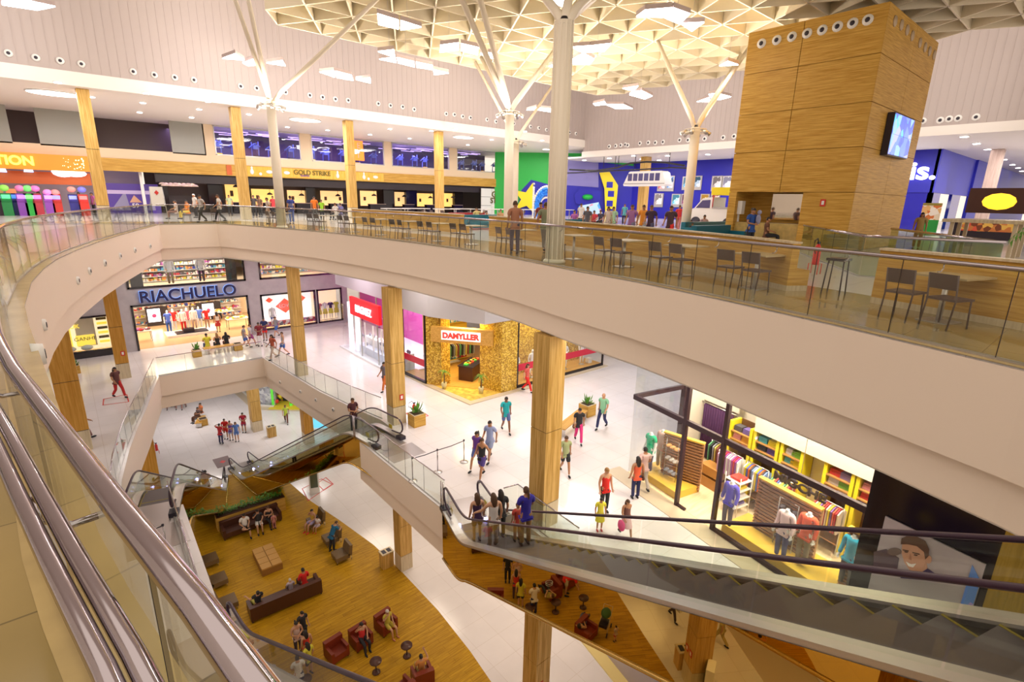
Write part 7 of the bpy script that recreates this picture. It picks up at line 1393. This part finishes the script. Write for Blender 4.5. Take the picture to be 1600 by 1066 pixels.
ray3(746,34,250,'sitback',1.7,'person in pale yellow lounging on the teal sofa',(.6,.5,.2),BK,'short','b',1); ray3(760,34,230,'sitlie',1.7,'person with crossed arms lying on the teal sofa',(.45,.25,.12),TQ,'short','b',1); ray3(783,33,250,'sit',1.6,'person half hidden by the white column at the sofa',(.5,.3,.15),BR,'short','b',1)
for px,d,lab,tp,hc in ((897,33,'woman in violet on the seats behind the teal sofa',(.35,.1,.35),'k'),(908,34,'person in white next to the woman in violet',WT,'k'),(916,33,'second person in white on the seats',(.6,.6,.65),'b'),(928,34,'person in a crimson shirt on the seats',(.6,.05,.08),'k'),(938,36,'dark figure behind the seats',(.05,.05,.1),'k'),(918.5,26,'dark haired man whose head shows above the teal sofa',(.1,.1,.12),'k'),(951,28,'person with a long braid in white',(.6,.5,.45),'k'),(959,28,'person in mint green at the counter',(.4,.65,.45),'k'),(976,44,'small distant person in teal',(.1,.4,.45),'b')): ray3(px,d,200,'sit' if 'seats' in lab else 'stand',1.55 if d<30 else 1.66,lab,tp,BK,'long' if 'braid' in lab else 'short',hc,2)
for px,d,lab,tp,bt in ((988,24,'blurred person in a violet striped shirt near the long counter',(.35,.15,.35),(.2,.2,.3)),(1006,25,'blurred person in bright orange near the long counter',(.8,.3,.03),(.4,.45,.5)),(1018,24,'blurred person in black and orange beside the bright orange one',(.06,.03,.06),(.1,.1,.2)),(1049,23,'blurred person in black with a red skirt crossing the hall',(.08,.04,.05),(.75,.03,.03)),(1062,36,'distant person in red by the blue wall',(.6,.04,.05),(.5,.2,.2))): ray3(px,d,200,'walk',1.68,lab,tp,bt,'short','b',2)
for px,d,lab,tp,h in ((1082,31,'child in yellow green climbing on the teal seats',(.5,.6,.03),1.2),(1085,29,'child in black and yellow on the teal seats',(.05,.04,.08),1.1),(1103,31,'woman in a striped top sitting on the teal seats',(.5,.35,.4),1.6)): ray3(px,d,230,'sit',h,lab,tp,BK,'short','k',2)
ray3(1177,22.5,250,'fold',1.66,'woman in royal blue carrying a child by the wooden tower',(.02,.08,.35),BK,'bun','k',2,extra=['child']); ray3(1206,26,300,'sit',1.7,'dark figure reflected beyond the hand-wash shelf',(.15,.06,.03),BK,'short','k',2)
ray3(1443,30,190,'stand',1.62,'woman in mustard with black hair behind the glass guard',(.4,.28,.1),(.2,.1,.1),'long','k',2)
for k,(px,d,tp) in enumerate(((22,52,(.55,.3,.1)),(66,51,(.4,.12,.2)),(128,52,(.5,.05,.05)),(148,52,(.45,.1,.3)))): ray3(px,d,200,'stand',1.65,'visitor in %s clothes among the arcade machines'%('yellow','plum','red','pink')[k],tp,BK,'short','k',2)
for px,py,l in ((1156,328,'first'),):
    p=atx(1156,340,24.3); t=thing('hand_dryer','white soap and towel dispenser on a stand in the tower recess','dispenser',(24.5,12.2,T3)); part('body',MB().box(-.15,-.2,1.35,.15,.2,1.95),WHITEP,t); part('post',MB().tube([(0,0,0),(0,0,1.35)],.06,8),WHITEP,t)
# ================================================================ light
W=bpy.data.worlds.new('world'); bpy.context.scene.world=W; W.use_nodes=True; W.node_tree.nodes['Background'].inputs[0].default_value=(1,.84,.70,1); W.node_tree.nodes['Background'].inputs[1].default_value=1.15
WARM=(1,.84,.66); NEU=(1,.93,.90); COOL=(.93,.93,1)
def spot(loc,aim,pw,ang,col=NEU,r=.12):
    l=bpy.data.lights.new('spot','SPOT'); l.energy=pw; l.color=col; l.spot_size=rad(ang); l.spot_blend=.8; l.shadow_soft_size=r
    o=bpy.data.objects.new('spot_light',l); C.objects.link(o); o.location=loc; o.rotation_euler=(Vector(aim)-Vector(loc)).to_track_quat('-Z','Y').to_euler(); o['kind']='structure'
for x,y,z in ((9.5,30.9,22.0),(19.7,23.4,22.4),(25.3,15.4,21.9),(27.5,31.5,21.8)):
    for k in range(4): a=pi/4+k*pi/2; spot((x+.8*cos(a),y+.8*sin(a),z),(x+6*cos(a),y+6*sin(a),z+7),1500,130,WARM)
for x,y,tx in ((8.6,33,6),(10.5,32.6,11),(14.4,32.3,16),(-2,33,-4),(19,31,22),(27,31,29),(35,31,38)): spot((x,y,25.2),(tx,41,26.2),1100,110,NEU,.5)  # spots added near the pendants to brighten the back wall, no fixtures modelled
for y in (30,20,10): spot((36,y,25.2),(45.3,y+1,26),1100,110,NEU,.5)
for px,py in ((84,145),(477,187),(724,214),(855,233)):
    c=at(px,py,24.2); area((c[0],c[1],24.2),3,2,520,NEU)
for px,py in DL[::3]:
    p=at(px,py,24.2); area((p[0],p[1],24.22),.3,.3,140,NEU)
for x,y in ((50,30),(54,22),(50,12),(56,6),(64,4),(76,3),(50,38)): area((x,y,23.2),.5,.5,420,NEU)
for x,y,p in ((5.5,38.9,420),(12.8,38,300),(12.2,31,380),(12.6,24,300),(13.2,17.5,420),(20,17,600),(12.6,10,300),(-3.5,36,200),(-4,26,200),(28,16,500)): area((x,y,14.6),3,3,p*.5,NEU if x<18 else COOL)  # added area lights without fixtures, under the unseen middle floor ceiling
for x,y,p in ((6,47,600),(12.5,41,500),(14,31,400),(13,22,400),(14,14,500),(-3,22,260),(-3.5,12,260),(-2,30,200),(20,44,300)): area((x,y,6.05),3,3,p*.52,WARM if x<15 and y<35 else NEU)  # more lights added out of view above the ground floor, no lamp bodies
for x in (1,5,9,13): area((x,46,zt-.2),3,4,260,(1,.82,.6))
area((6.3,RY+2,14.4),7,2,200,(1,.9,.75)); area((14,RY+2,14.4),5,2,120,(1,.85,.65))
area((16.6,31,12.3),3,6,420,COOL); area((17.3,24,12.2),2.4,2.4,260,(1,.75,.3)); area((16.3,22.6,12.2),1.2,1.2,90,(1,.78,.3)); area((22,21.8,12.2),6,.8,160,(1,.85,.6))
for s,d,p in ((1.5,1.8,300),(sB+.6,1.2,300),(sB+3,1.2,300),(sB+5.5,1.2,300)): area((*q2(s,d),M2+CH-.3),1.6,1.2,p,(1,.88,.68))
for x in (-6,2,10,18,28,38): area((x,SB-1.4,zf0+.6),4,1.5,60,(1,.7,.35))
for x in (12,22,32): area((x,YB+2.4,24.0),7,3,420,(.5,.4,1))
area((58,18,22.5),4,4,150,(.7,.7,1))
sc=bpy.context.scene; sc.view_settings.view_transform='Standard'; sc.view_settings.look='None'; sc.view_settings.exposure=.12; sc.view_settings.gamma=1
sc.cycles.max_bounces=6; sc.cycles.transparent_max_bounces=16; sc.cycles.glossy_bounces=4; sc.cycles.diffuse_bounces=3; sc.cycles.use_denoising=True; sc.cycles.caustics_reflective=False; sc.cycles.caustics_refractive=False; sc.cycles.sample_clamp_indirect=6
